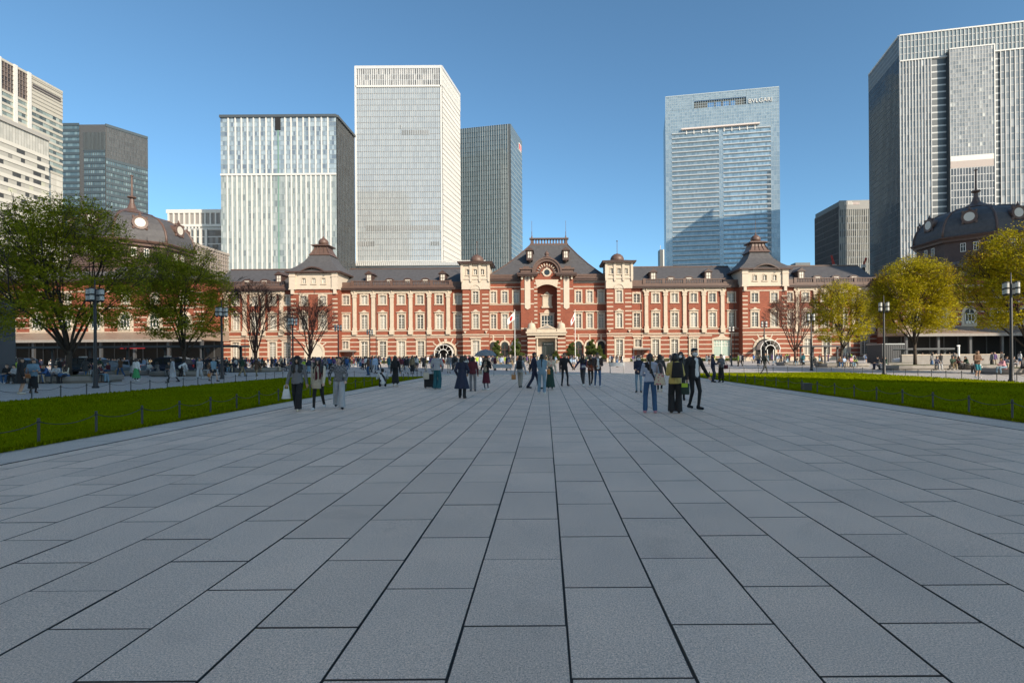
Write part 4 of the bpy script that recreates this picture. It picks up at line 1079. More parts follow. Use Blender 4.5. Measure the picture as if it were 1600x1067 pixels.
# pavilion towers with flared roofs
def flared_tower(p0, p1, wpx, arch_px, arch_r, fill, canopy):
    Y = 132.2
    xa, xb = fx(p0, Y), fx(p1, Y); xc = (xa + xb) / 2; W = xb - xa
    yb = Y + W
    ops, gaps = [], []
    for p in wpx:
        x = fx(p, Y)
        ops.append(window('w3', x, Y, 14.6)); ops.append(window('w2p', x, Y, 8.5))
    xd = fx(arch_px, Y, 545)
    ztop = 18.6
    gaps.append(arch_door(xd, Y, arch_r, 3.0, 0, fill, canopy=canopy))
    mb = MB(); wall_mb(mb, xa, xb, 0, ztop, Y, ops, .38, yb); mb.build('tower_wall', M['brick'], ST)
    gaps2 = [(g[0], g[1], g[2], g[3] - .5) for g in gaps]
    bands(xa, xb, Y, GB, gaps2)
    mb = MB()
    for (u0, u1) in ((xa - .1, xd - arch_r - .55), (xd + arch_r + .55, xb + .1)): mb.box(u0, u1, Y - .12, Y, 0, .95)
    mb.build('plinth', M['stone'], ST)
    mb = MB(); mb.box(xa - .1, xb + .1, Y - .2, Y, 6.95, 7.2); mb.box(xa - .05, xb + .05, Y - .12, Y, 8.05, 8.25); mb.build('string_course', M['stone'], ST)
    mb = MB(); mb.box(xa, xb, Y - .1, Y, 17.35, 17.6); mb.build('string_course', M['stone'], ST)
    quoins(xa, xa + 1.3, Y, 8.6, 17.2); quoins(xb - 1.3, xb, Y, 8.6, 17.2)
    z0, z1 = 18.55, 22.6
    ops = []
    for dx in (-2.45, 0, 2.45): ops.append(window('s', xc + dx, Y - .15, 19.95))
    mb = MB(); wall_mb(mb, xa - .15, xb + .15, z0, z1, Y - .15, ops, .3, yb + .15)
    n = 14
    eb = [(xc + 3.3 * (2 * i / n - 1), z1 + 1.35 * math.cos((i / n - .5) * math.pi)) for i in range(n + 1)]
    mb.prism_y([(xc + 3.3, z1 - .05), (xc - 3.3, z1 - .05)][::-1] + eb[::-1], Y - .15, Y + 1.0)
    o = mb.build('attic_wall', M['stucco'], ST)
    for xx in (xa + .55, xb - .55):
        q = MB(); q.box(xx - .75, xx + .75, Y - .5, Y - .15, z0 - .1, z1); q.box(xx - .85, xx + .85, Y - .6, Y - .15, z1 - .95, z1 - .7); q.box(xx - .85, xx + .85, Y - .55, Y - .15, z0 - .1, z0 + .25)
        q.box(xx - .35, xx + .35, Y - .5, Y - .0, z0 - 1.2, z0 - .1); q.build('corner_pier', M['stucco'], ST)
    q = MB(); q.box(xa + 1.3, xb - 1.3, Y - .28, Y - .15, z0, z0 + .35); q.box(xa + 1.4, xb - 1.4, Y - .24, Y - .15, z1 - .35, z1 - .15); q.build('moulding', M['stucco'], o)
    # roof: flared pyramid in square rings
    yc = Y + W / 2
    prof = [(W / 2 + .95, z1 + .35), (W / 2 + .5, z1 + .75), (W / 2 - .9, z1 + 1.8), (W / 2 - 2.3, z1 + 3.3), (W / 2 - 3.2, z1 + 4.9), (2.35, z1 + 5.2)]
    sq = lambda h, z: [(xc - h, yc - h, z), (xc + h, yc - h, z), (xc + h, yc + h, z), (xc - h, yc + h, z)]
    mb = MB(); mb.rings([sq(h, z) for h, z in prof])
    ro = mb.build('tower_roof', M['slate'], ST)
    mb = MB(); mb.rings([sq(W / 2 + 1.0, z1 + .0), sq(W / 2 + 1.05, z1 + .36)]); mb.build('eave', M['copper_dark'], ro)
    # eyebrow over the middle of the front
    q = MB()
    for i in range(n):
        a, b = eb[i], eb[i + 1]
        q.add([(a[0], Y - 1.15, a[1] + .12), (b[0], Y - 1.15, b[1] + .12), (b[0], Y + 3.2, b[1] + .5), (a[0], Y + 3.2, a[1] + .5), (a[0], Y - 1.15, a[1] - .18), (b[0], Y - 1.15, b[1] - .18)], [(0, 1, 2, 3), (4, 5, 1, 0)])
        q.add([(a[0], Y - 1.15, a[1] - .18), (b[0], Y - 1.15, b[1] - .18), (b[0], Y - .2, b[1] - .18), (a[0], Y - .2, a[1] - .18)], [(3, 2, 1, 0)])
    q.build('eyebrow_eave', M['copper_dark'], ro)
    zn = z1 + 5.2
    mb = MB(); mb.rings([sq(h, z) for h, z in ((2.75, zn - .1), (2.4, zn + .45), (1.85, zn + 1.5), (1.7, zn + 2.3))]); 
    nk = mb.build('neck', M['copper'], ST)
    for i in range(5):
        for sgn in (-1, 1):
            u = -1 + i * .5
            q = MB(); q.tube([(xc + u * 2.3, yc - 2.5, zn + .3), (xc + u * 1.75, yc - 1.95, zn + 1.5), (xc + u * 1.6, yc - 1.78, zn + 2.3)], .09, 4); q.build('neck_rib', M['copper_dark'], nk)
            break
    mb = MB(); mb.rings([sq(h, z) for h, z in ((2.0, zn + 2.25), (2.35, zn + 2.45), (2.3, zn + 2.6), (1.35, zn + 2.95))]); mb.build('neck_cap', M['copper'], nk)
    mb = MB(); mb.lathe([(.9, zn + 2.9), (1.2, zn + 3.15), (1.28, zn + 3.6), (1.1, zn + 4.1), (.7, zn + 4.5), (.25, zn + 4.75), (.16, zn + 5.1), (.05, zn + 5.3), (.05, zn + 8.3), (.02, zn + 8.6)], xc, yc, 14)
    mb.lathe([(.02, zn + 7.5), (.16, zn + 7.65), (.02, zn + 7.8)], xc, yc, 6)
    mb.build('finial', M['copper'], ST, True)
flared_tower(454.6, 527.7, (474.7, 504.5), 491.5, 2.0, M['cream_door'], False)
flared_tower(1160.3, 1230, (1179.5, 1210), 1195.3, 2.45, M['dark'], True)

# slim corner turrets of the centre block
def turret(p0, p1):
    Y = 132.5
    xa, xb = fx(p0, Y), fx(p1, Y); xc = (xa + xb) / 2; W = xb - xa; yb = Y + W
    ops = [window('t3', xc, Y, 14.85), window('t2', xc, Y, 8.55)]
    o = window('wg', xc, Y, 1.4); ops.append(o)
    mb = MB(); wall_mb(mb, xa, xb, 0, 18.4, Y, ops, .38, yb); mb.build('turret_wall', M['brick'], ST)
    bands(xa, xb, Y, GB, [(o[0] - .42, o[1] + .42, 1, o[3] + .7)])
    mb = MB(); mb.box(xa - .1, xb + .1, Y - .12, Y, 0, .95); mb.build('plinth', M['stone'], ST)
    mb = MB(); mb.box(xa - .1, xb + .1, Y - .2, Y, 6.9, 7.15); mb.build('string_course', M['stone'], ST)
    for i in range(9):
        z = 8.2 + i * 1.08
        band_piece(xa, xa + 1.6, Y - .05, Y, z, z + .3); band_piece(xb - 1.6, xb, Y - .05, Y, z, z + .3)
    for xx in (xa + .6, xb - .6):
        mb = MB(); mb.prism_y([(xx - .35, 7.9), (xx, 7.3), (xx + .35, 7.9)], Y - .4, Y); mb.build('corbel', M['stone'], ST)
    ops = []
    z0, z1 = 18.3, 24.6
    for dx in (-1.75, 0, 1.75): ops.append(window('s', xc + dx, Y - .2, 21.9))
    mb = MB(); wall_mb(mb, xa - .2, xb + .2, z0, z1, Y - .2, ops, .3, yb + .2)
    o = mb.build('attic_wall', M['stucco'], ST)
    q = MB()
    for i in range(4):
        a = xa - .1 + (W + .2) * i / 3
        q.box(a - .3, a + .3, Y - .5, Y - .2, 20.9, z1); q.prism_y([(a - .3, 20.9), (a - .2, 20.1), (a + .2, 20.1), (a + .3, 20.9)], Y - .5, Y - .2)
    q.box(xa - .3, xb + .3, Y - .38, Y - .2, 20.75, 21.1)
    arch_ring(q, xc, 18.2, 1.1, 1.3, Y - .34, Y - .2, 10)
    q.build('moulding', M['stucco'], o)
    mb = MB(); mb.box(xa - 1.0, xb + 1.0, Y - 1.1, yb + 1.0, z1, z1 + .3); mb.box(xa - 1.15, xb + 1.15, Y - 1.25, yb + 1.15, z1 + .3, z1 + .5); e = mb.build('turret_eave', M['copper_dark'], ST)
    yc = Y + W / 2
    mb = MB(); mb.rings([[(xc - h, yc - h, z), (xc + h, yc - h, z), (xc + h, yc + h, z), (xc - h, yc + h, z)] for h, z in ((W / 2 + 1.0, z1 + .5), (1.9, z1 + 1.0))]); mb.build('cap_roof', M['copper'], e)
    mb = MB(); mb.lathe([(1.65, z1 + .95), (1.75, z1 + 1.2), (1.72, z1 + 1.7), (1.4, z1 + 2.3), (.8, z1 + 2.75), (.2, z1 + 2.9), (.07, z1 + 3.1), (.05, z1 + 6.2)], xc, yc, 16)
    mb.lathe([(.03, z1 + 5.9), (.2, z1 + 6.1), (.2, z1 + 6.2), (.03, z1 + 6.3)], xc, yc, 6); mb.build('finial', M['copper'], ST, True)
turret(723, 763.5); turret(948.2, 986.8)

# centre block
def centre_wing(pa, pb, wpx):
    xa, xb = fx(pa), fx(pb)
    ops = []
    for p in wpx:
        x = fx(p); ops.append(window('c3', x, FY, 15.1)); ops.append(window('c2', x, FY, 8.6))
    gaps = []
    for p in wpx:
        x = fx(p, FY, 540); r = .92
        q = MB(); arch_ring(q, x, 4.35, r, r + .42, FY - .12, FY + .02, 12, None)
        q.box(x - .16, x + .16, FY - .16, FY, 4.35 + r, 6.9)
        o = q.build('arch_surround', M['stone'], ST)
        q = MB(); q.prism_y(arch_poly(x, 4.35, r, 12) + [(x - r, .6), (x + r, .6)], FY - .02, FY + .03); q.build('arch_window', M['pane_dark'], o)
        q = MB(); q.box(x - .05, x + .05, FY - .06, FY - .02, .6, 4.3); q.box(x - r, x + r, FY - .06, FY - .025, 3.2, 3.32); q.build('sash', M['copper'], o)
        gaps.append((x - r - .42, x + r + .42, .5, 5.75))
    for i in range(len(wpx) - 1):
        x = (fx(wpx[i]) + fx(wpx[i + 1])) / 2
        q = MB(); q.lathe([(.42, .6), (.42, .9), (.32, 1.0), (.3, 3.7), (.4, 3.85), (.45, 4.35)], x, FY - .2, 12); q.build('column', M['stone'], ST)
    mb = MB(); wall_mb(mb, xa, xb, 0, 20.6, FY, ops, .38, FY + 18); mb.build('wall', M['brick'], ST)
    bands(xa, xb, FY, GB, gaps)
    for z in (14.6, 8.15): 
        mb = MB(); mb.box(xa, xb, FY - .1, FY, z, z + .22); mb.build('sill_course', M['stone'], ST)
    mb = MB(); mb.box(xa, xb, FY - .12, FY, 19.0, 19.2); mb.box(xa, xb, FY - .1, FY, 12.85, 13.0); mb.box(xa, xb, FY - .16, FY, 6.9, 7.1); mb.build('string_course', M['stone'], ST)
    mb = MB(); mb.box(xa, xb, FY - .12, FY, 0, .6); mb.build('plinth', M['stone'], ST)
    mb = MB(); mb.box(xa, xb, FY - .25, FY, 20.05, 20.6); mb.build('frieze', M['stone_grey'], ST)
    gutter(xa, xb, FY, 20.6, .95, .7, 'copper_dark')
    mb = MB(); mb.box(xa, xb, FY - .75, FY + .4, 21.3, 22.2); mb.box(xa, xb, FY - .85, FY + .4, 21.75, 21.95); mb.build('copper_fascia', M['copper'], ST)
centre_wing(763.5, 814.2, (771, 788.8, 806.5)); centre_wing(895.5, 948.2, (903.9, 921.6, 939.3))
# hipped roof of the centre
rx0, rx1 = fx(766), fx(942)
ry = 146.0
tx0, tx1, tz = fx(829, ry, 383), fx(886.5, ry, 383), fz(383, 855, ry)
mb = MB()
e0, e1 = FY - .3, 159.0
def hip(px, f): return px
rs = []
for f in (0, .15, .4, .7, 1.0):
    k = f; bow = -.55 * math.sin(math.pi * f)
    xa_, xb_ = lerp(rx0, tx0, k) - bow * .6 * 0, lerp(rx1, tx1, k)
    rs.append([(xa_, lerp(e0, ry - .5, k), lerp(22.2, tz, f) + bow), (xb_, lerp(e0, ry - .5, k), lerp(22.2, tz, f) + bow), (xb_, lerp(e1, ry + .5, k), lerp(22.2, tz, f) + bow), (xa_, lerp(e1, ry + .5, k), lerp(22.2, tz, f) + bow)])
mb.rings(rs); ro = mb.build('hipped_roof', M['slate'], ST)
for i in range(2): MB().tube([r[i] for r in rs], .16, 5).build('hip_ridge', M['copper'], ro)
cz0, cz1 = tz - .3, fz(372.5, 855, ry)
q = MB(); q.box(tx0 - .2, tx1 + .2, ry - .6, ry + .6, cz0, cz0 + .6); q.box(tx0 - .3, tx1 + .3, ry - .7, ry + .7, cz1 - .35, cz1); q.box(tx0, tx0 + .7, ry - .4, ry + .4, cz0 + .6, cz1 - .35); q.box(tx1 - .7, tx1, ry - .4, ry + .4, cz0 + .6, cz1 - .35)
cr = q.build('roof_crest', M['copper'], ST)
for i in range(12):
    a = tx0 + .7 + (tx1 - tx0 - 1.4) * (i + .0) / 11
    q = MB(); q.box(a - .2, a + .2, ry - .2, ry + .2, cz0 + .6, cz1 - .35); q.build('crest_post', M['copper'], cr)
for px in (831, 884):
    x = fx(px, ry, 370); q = MB(); q.lathe([(.28, cz1), (.2, cz1 + .5), (.1, cz1 + .7), (.09, cz1 + 1.8), (.05, cz1 + 2), (.04, cz1 + 4.8)], x, ry, 8); q.build('finial', M['copper'], ST)
for px in (827.5, 884):
    z0 = fz(404, 855, 138.5); y = 138.0; x = fx(px, y, 398)
    mb = MB(); mb.box(x - .8, x + .8, y, y + 5, z0 - .5, z0 + 2.0); mb.prism_y([(x - 1.1, z0 + 2.0), (x + 1.1, z0 + 2.0), (x + .8, z0 + 2.3), (x, z0 + 2.9), (x - .8, z0 + 2.3)], y - .3, y + 6)
    mb.lathe([(.05, z0 - 1.1), (.6, z0 - .5)], x, y + .5, 8)
    o = mb.build('dormer', M['copper_dark'], ST)
    q = MB(); q.box(x - .45, x + .45, y - .06, y, z0 + .1, z0 + 1.7); q.build('dormer_window', M['clock'], o)
    q = MB(); q.box(x - .05, x + .05, y - .1, y - .06, z0 + .1, z0 + 1.7); q.box(x - .45, x + .45, y - .1, y - .062, z0 + .9, z0 + .98); q.build('glazing_bar', M['copper'], o)

# entrance pavilion
PY = 132.6
X = lambda px: fx(px, PY)
Zp = lambda py: fz(py, 855, PY)
xc = X(855)
zt = Zp(432)
ax0, ax1 = X(839.8), X(870.7)
zcrown, zsp = Zp(444.5), Zp(450)
RDP = 2.6                                    # depth of the tall recess
mb = MB()
for (a, b) in ((X(814), ax0), (ax1, X(896))): mb.box(a, b, PY, FY + 8, 0, zt)
mb.box(ax0, ax1, PY, FY + 8, zcrown + .0, zt)
# segmental arch spandrels
n = 10
hw = (ax1 - ax0) / 2
seg = [(xc + hw * (2 * i / n - 1), zsp + (zcrown - zsp) * (1 - (2 * i / n - 1) ** 2)) for i in range(n + 1)]
mb.prism_y([(ax1, zcrown + .01), (ax0, zcrown + .01)][::-1] + seg[::-1] if False else seg + [(ax1, zcrown + .01), (ax0, zcrown + .01)], PY, PY + .8)
mb.box(ax0, ax1, PY + RDP, PY + RDP + .5, 0, zcrown)
mb.build('pavilion_wall', M['brick'], ST)
q = MB()
q.prism_y([(s_[0], s_[1] + .02) for s_ in seg] + [(X(873), Zp(437)), (X(836.5), Zp(437))], PY - .06, PY); q.build('arch_panel', M['stone'], ST)
for i in range(11):
    z = Zp(505) + i * .98
    for (a, b) in ((X(834.8), ax0), (ax1, X(875.8))):
        q = MB(); q.box(a, b, PY - .07, PY, z, z + .3 if i < 10 else z + .3); q.build('quoin', M['stone'], ST)
for (a, b) in ((820.2, 829), (881, 889.8)):
    x0, x1 = X(a), X(b); xm = (x0 + x1) / 2
    q = MB(); q.prism_y([(x0, Zp(481)), (xm, Zp(483.5)), (x1, Zp(481)), (x1, Zp(431)), (x0, Zp(431))], PY - .16, PY)
    o = q.build('stone_strip', M['stucco'], ST)
    z = Zp(436); r = .62
    q = MB(); q.prism_y([(xm, z - r), (xm + r, z), (xm, z + r), (xm - r, z)], PY - .26, PY - .16); q.build('diamond_boss', M['stone_grey'], o)
    q = MB(); q.prism_y([(xm, z - .3), (xm + .3, z), (xm, z + .3), (xm - .3, z)], PY - .31, PY - .26); q.build('boss_centre', M['copper_dark'], o)
    # cap slabs over each pier
    c0, c1 = (X(809.6), X(839.6)) if a < 850 else (X(869.5), X(900))
    q = MB(); q.box(c0, c1, PY - 1.1, PY + 3, Zp(432), Zp(430)); q.box(c0 - .2, c1 + .2, PY - 1.3, PY + 3, Zp(430), Zp(427)); q.build('pier_cap', M['copper_dark'], ST)
    d0, d1 = (X(814), X(831)) if a < 850 else (X(878.5), X(896))
    q = MB(); q.box(d0, d1, PY - .4, PY + 4, Zp(427), Zp(421.5)); q.box(d0 - .3, d1 + .3, PY - .7, PY + 4, Zp(421.5), Zp(419.2)); q.box(d0 + .6, d1 - .6, PY - .1, PY + 3, Zp(419.2), Zp(416)); q.build('pier_attic', M['copper'], ST)
    for s_ in ((-1, 1)):
        xx = xm + s_ * (x1 - x0) * .95
        q = MB(); q.prism_y([(xx - .25, Zp(432)), (xx - .2, Zp(437)), (xx + .2, Zp(437)), (xx + .25, Zp(432))], PY - .55, PY); q.build('corbel', M['stone'], ST)
for z in (451.5, 474.5, 513):
    for (a, b) in ((814, 834.5), (875.8, 896)):
        band_piece(X(a), X(b), PY - .08, PY, Zp(z) - .15, Zp(z) + .15)
bands(X(814), X(896), PY, GB, [(X(823), X(884), 0, 7)])
# gable arch
gz = Zp(426); R1, R0 = 23.3 * PY / FPX, 17.3 * PY / FPX
q = MB(); q.prism_y(arch_poly(xc, gz, R1 - .2, 24) + [(xc - R1 + .2, zt - .2), (xc + R1 - .2, zt - .2)], PY + .3, PY + 5); q.build('gable_wall', M['brick'], ST)
q = MB(); arch_ring(q, xc, gz, R0, R1 * .92, PY - .55, PY + 5, 28, zt - .1); arch_ring(q, xc, gz, R1 * .9, R1, PY - .8, PY + 5, 28, zt + .2)
gm = q.build('gable_arch', M['copper'], ST)
q = MB(); arch_ring(q, xc, gz, R0 * .97, R0, PY - .3, PY + .3, 28); q.build('arch_trim', M['copper_dark'], gm)
q = MB(); arch_ring(q, xc, gz - .3, R0 * .62, R0 * .68, PY + .1, PY + .32, 20)
q.build('inner_hoop', M['copper'], gm)
for i in range(11):
    an = math.pi * (i + .5) / 11; c, s_ = math.cos(an), math.sin(an)
    r0, r1 = R0 * .70, R0 * .93
    t_ = (-s_ * .13, c * .13)
    q = MB(); q.prism_y([(xc + c * r0 - t_[0], gz - .2 + s_ * r0 - t_[1]), (xc + c * r1 - t_[0], gz - .2 + s_ * r1 - t_[1]), (xc + c * r1 + t_[0], gz - .2 + s_ * r1 + t_[1]), (xc + c * r0 + t_[0], gz - .2 + s_ * r0 + t_[1])], PY + .05, PY + .32)
    q.build('gable_ray', M['stone'] if 1 < i < 9 else M['stone_grey'], gm)
rz = Zp(425.5)
q = MB()
N_ = 20
for i in range(N_):
    a0, a1 = 2 * math.pi * i / N_, 2 * math.pi * (i + 1) / N_
    q.prism_y([(xc + .72 * math.cos(a0), rz + .72 * math.sin(a0)), (xc + 1.1 * math.cos(a0), rz + 1.1 * math.sin(a0)), (xc + 1.1 * math.cos(a1), rz + 1.1 * math.sin(a1)), (xc + .72 * math.cos(a1), rz + .72 * math.sin(a1))][::-1], PY + .1, PY + .35)
for i in range(4):
    c, s_ = math.cos(i * math.pi / 2), math.sin(i * math.pi / 2)
    q.box(xc + c * 1.15 - .16, xc + c * 1.15 + .16, PY + .05, PY + .3, rz + s_ * 1.15 - .16, rz + s_ * 1.15 + .16)
rw_ = q.build('round_window', M['stone'], ST)
q = MB(); q.prism_y([(xc + .74 * math.cos(2 * math.pi * i / N_), rz + .74 * math.sin(2 * math.pi * i / N_)) for i in range(N_)], PY + .24, PY + .3); q.build('pane', M['pane_dark'], rw_)
fzb = Zp(401.5)
q = MB(); q.lathe([(.9, fzb - .3), (1.0, fzb), (.5, fzb + .25), (.45, fzb + .5), (.6, fzb + .8), (.45, fzb + 1.2), (.12, fzb + 1.5), (.04, fzb + 1.8)], xc, PY + .6, 10); q.box(xc - 1.0, xc + 1.0, PY + .2, PY + 1.2, fzb - .2, fzb + .15); q.build('gable_finial', M['copper'], ST)
# recess windows
ry_ = PY + RDP
ztw, zbw = Zp(463), Zp(477)
q = MB(); q.box(xc - 1.15, xc - .85, ry_ - .15, ry_, zbw, ztw + .4); q.box(xc + .85, xc + 1.15, ry_ - .15, ry_, zbw, ztw + .4); q.box(xc - .85, xc + .85, ry_ - .14, ry_, ztw, ztw + .4); q.box(xc - 1.5, xc + 1.5, ry_ - .4, ry_, ztw + .4, ztw + .62); q.prism_y([(xc - .9, ztw + .62), (xc + .9, ztw + .62), (xc, ztw + 1.5)], ry_ - .25, ry_); q.box(xc - 1.4, xc + 1.4, ry_ - .35, ry_, zbw - .45, zbw)
rwn = q.build('recess_window', M['stone'], ST)
q = MB(); q.box(xc - .85, xc + .85, ry_ - .06, ry_, zbw, ztw); q.build('pane', M['cream_door'], rwn)
z0, z1 = Zp(511), Zp(492)
q = MB(); q.box(xc - 1.75, xc - 1.45, ry_ - .2, ry_, z0, z1 + .5); q.box(xc + 1.45, xc + 1.75, ry_ - .2, ry_, z0, z1 + .5); q.box(xc - 1.45, xc + 1.45, ry_ - .19, ry_, z1, z1 + .5); q.box(xc - 1.9, xc + 1.9, ry_ - .3, ry_, z1 + .5, z1 + .7); q.prism_y(arch_poly(xc, z1 + .7, .8, 10), ry_ - .2, ry_)
rwn = q.build('recess_window', M['stone'], ST)
q = MB(); q.box(xc - 1.45, xc + 1.45, ry_ - .06, ry_, z0, z1); q.build('pane', M['pane_dark'], rwn)
q = MB()
for i in range(5): q.box(xc - 1.45 + i * .725 - .05, xc - 1.45 + i * .725 + .05, ry_ - .12, ry_ - .06, z0, z1)
for zz in (z0 + .9, z0 + 1.7): q.box(xc - 1.45, xc + 1.45, ry_ - .13, ry_ - .065, zz - .05, zz + .05)
q.build('sash', M['sash'], rwn)

# porch
QY = 129.4
X = lambda px: fx(px, QY)
Zq = lambda py: fz(py, 855, QY)
for (a, b) in ((824.3, 836.2), (871.2, 883)):
    x0, x1 = X(a), X(b); xm = (x0 + x1) / 2
    q = MB(); q.box(x0, x1, QY, QY + 2.2, 0, Zq(527)); pr = q.build('porch_pier', M['brick'], ST)
    for i in range(6):
        z = .7 + i * 1.0
        q = MB(); q.box(x0 - .05, x1 + .05, QY - .06, QY + 2.2, z, z + .33); q.build('stone_band', M['stone'], pr)
    q = MB(); q.box(x0 - .1, x1 + .1, QY - .1, QY + 2.2, 0, .5); q.build('plinth', M['stone'], pr)
    q = MB(); q.lathe([(1.15, Zq(514)), (1.2, Zq(512)), (.95, Zq(511.5)), (.95, Zq(509)), (.85, Zq(506.5)), (.55, Zq(504.4)), (.15, Zq(503.6)), (.1, Zq(502.5)), (.16, Zq(502)), (.02, Zq(500.8))], xm, QY + 1.1, 14); q.box(x0 - .2, x1 + .2, QY - .2, QY + 2.4, Zq(518), Zq(513.8)); q.build('porch_dome', M['stone'], pr)
x0, x1 = X(824.3), X(883)
q = MB(); q.box(x0 - .2, x1 + .2, QY - .25, PY, Zq(524), Zq(520.5)); q.box(x0 - .45, x1 + .45, QY - .5, PY, Zq(520.5), Zq(518)); q.box(X(836.2), X(871.2), QY + .1, PY, Zq(528), Zq(524)); q.build('porch_entablature', M['stone'], ST)
q = MB(); q.box(X(838), X(869), QY - .1, QY + 1.5, Zq(518), Zq(513.6)); q.prism_y([(X(839), Zq(513.6)), (X(868.5), Zq(513.6)), (xc, Zq(507))], QY - .25, QY + 1.2); o = q.build('porch_pediment', M['stone'], ST)
q = MB(); q.prism_y([(X(845), Zq(512.6)), (X(862.5), Zq(512.6)), (xc, Zq(508.8))], QY - .3, QY - .25); q.build('tympanum', M['stone_grey'], o)
for px in (838.8, 868.4):
    q = MB(); q.lathe([(.34, 0), (.34, .5), (.25, .6), (.22, Zq(530)), (.32, Zq(529)), (.34, Zq(528))], X(px), QY + .5, 12); q.build('porch_column', M['stone'], ST)
q = MB(); q.box(X(836), X(871), PY - .35, PY, 0, Zq(528)); q.build('porch_back_wall', M['stone'], ST)
dx0, dx1, dz = X(847), X(865), Zq(534)
q = MB(); q.box(dx0, dx1, PY - .42, PY - .36, .2, dz); q.build('entrance_door', M['pane_dark'], ST)
q = MB()
for i in range(5): q.box(dx0 + (dx1 - dx0) * i / 4 - .05, dx0 + (dx1 - dx0) * i / 4 + .05, PY - .5, PY - .43, .2, dz)
for z in (dz - .8, dz - .05): q.box(dx0, dx1, PY - .5, PY - .432, z - .06, z + .06)
q.build('door_frame', M['iron_grey'], ST)
q = MB()
for i in range(6): q.box(dx0 + .45 + i * .36, dx0 + .63 + i * .36, PY - .54, PY - .5, dz - .62, dz - .38)
tag(q.build('door_sign_marks', M['white'], ST), None, None, None, 'stuff')
q = MB(); q.box(X(818), X(890), QY - 2.4, QY, 0, .15); q.box(X(820), X(888), QY - 1.7, QY, .15, .3); q.build('entrance_steps', M['stone_grey'], ST)

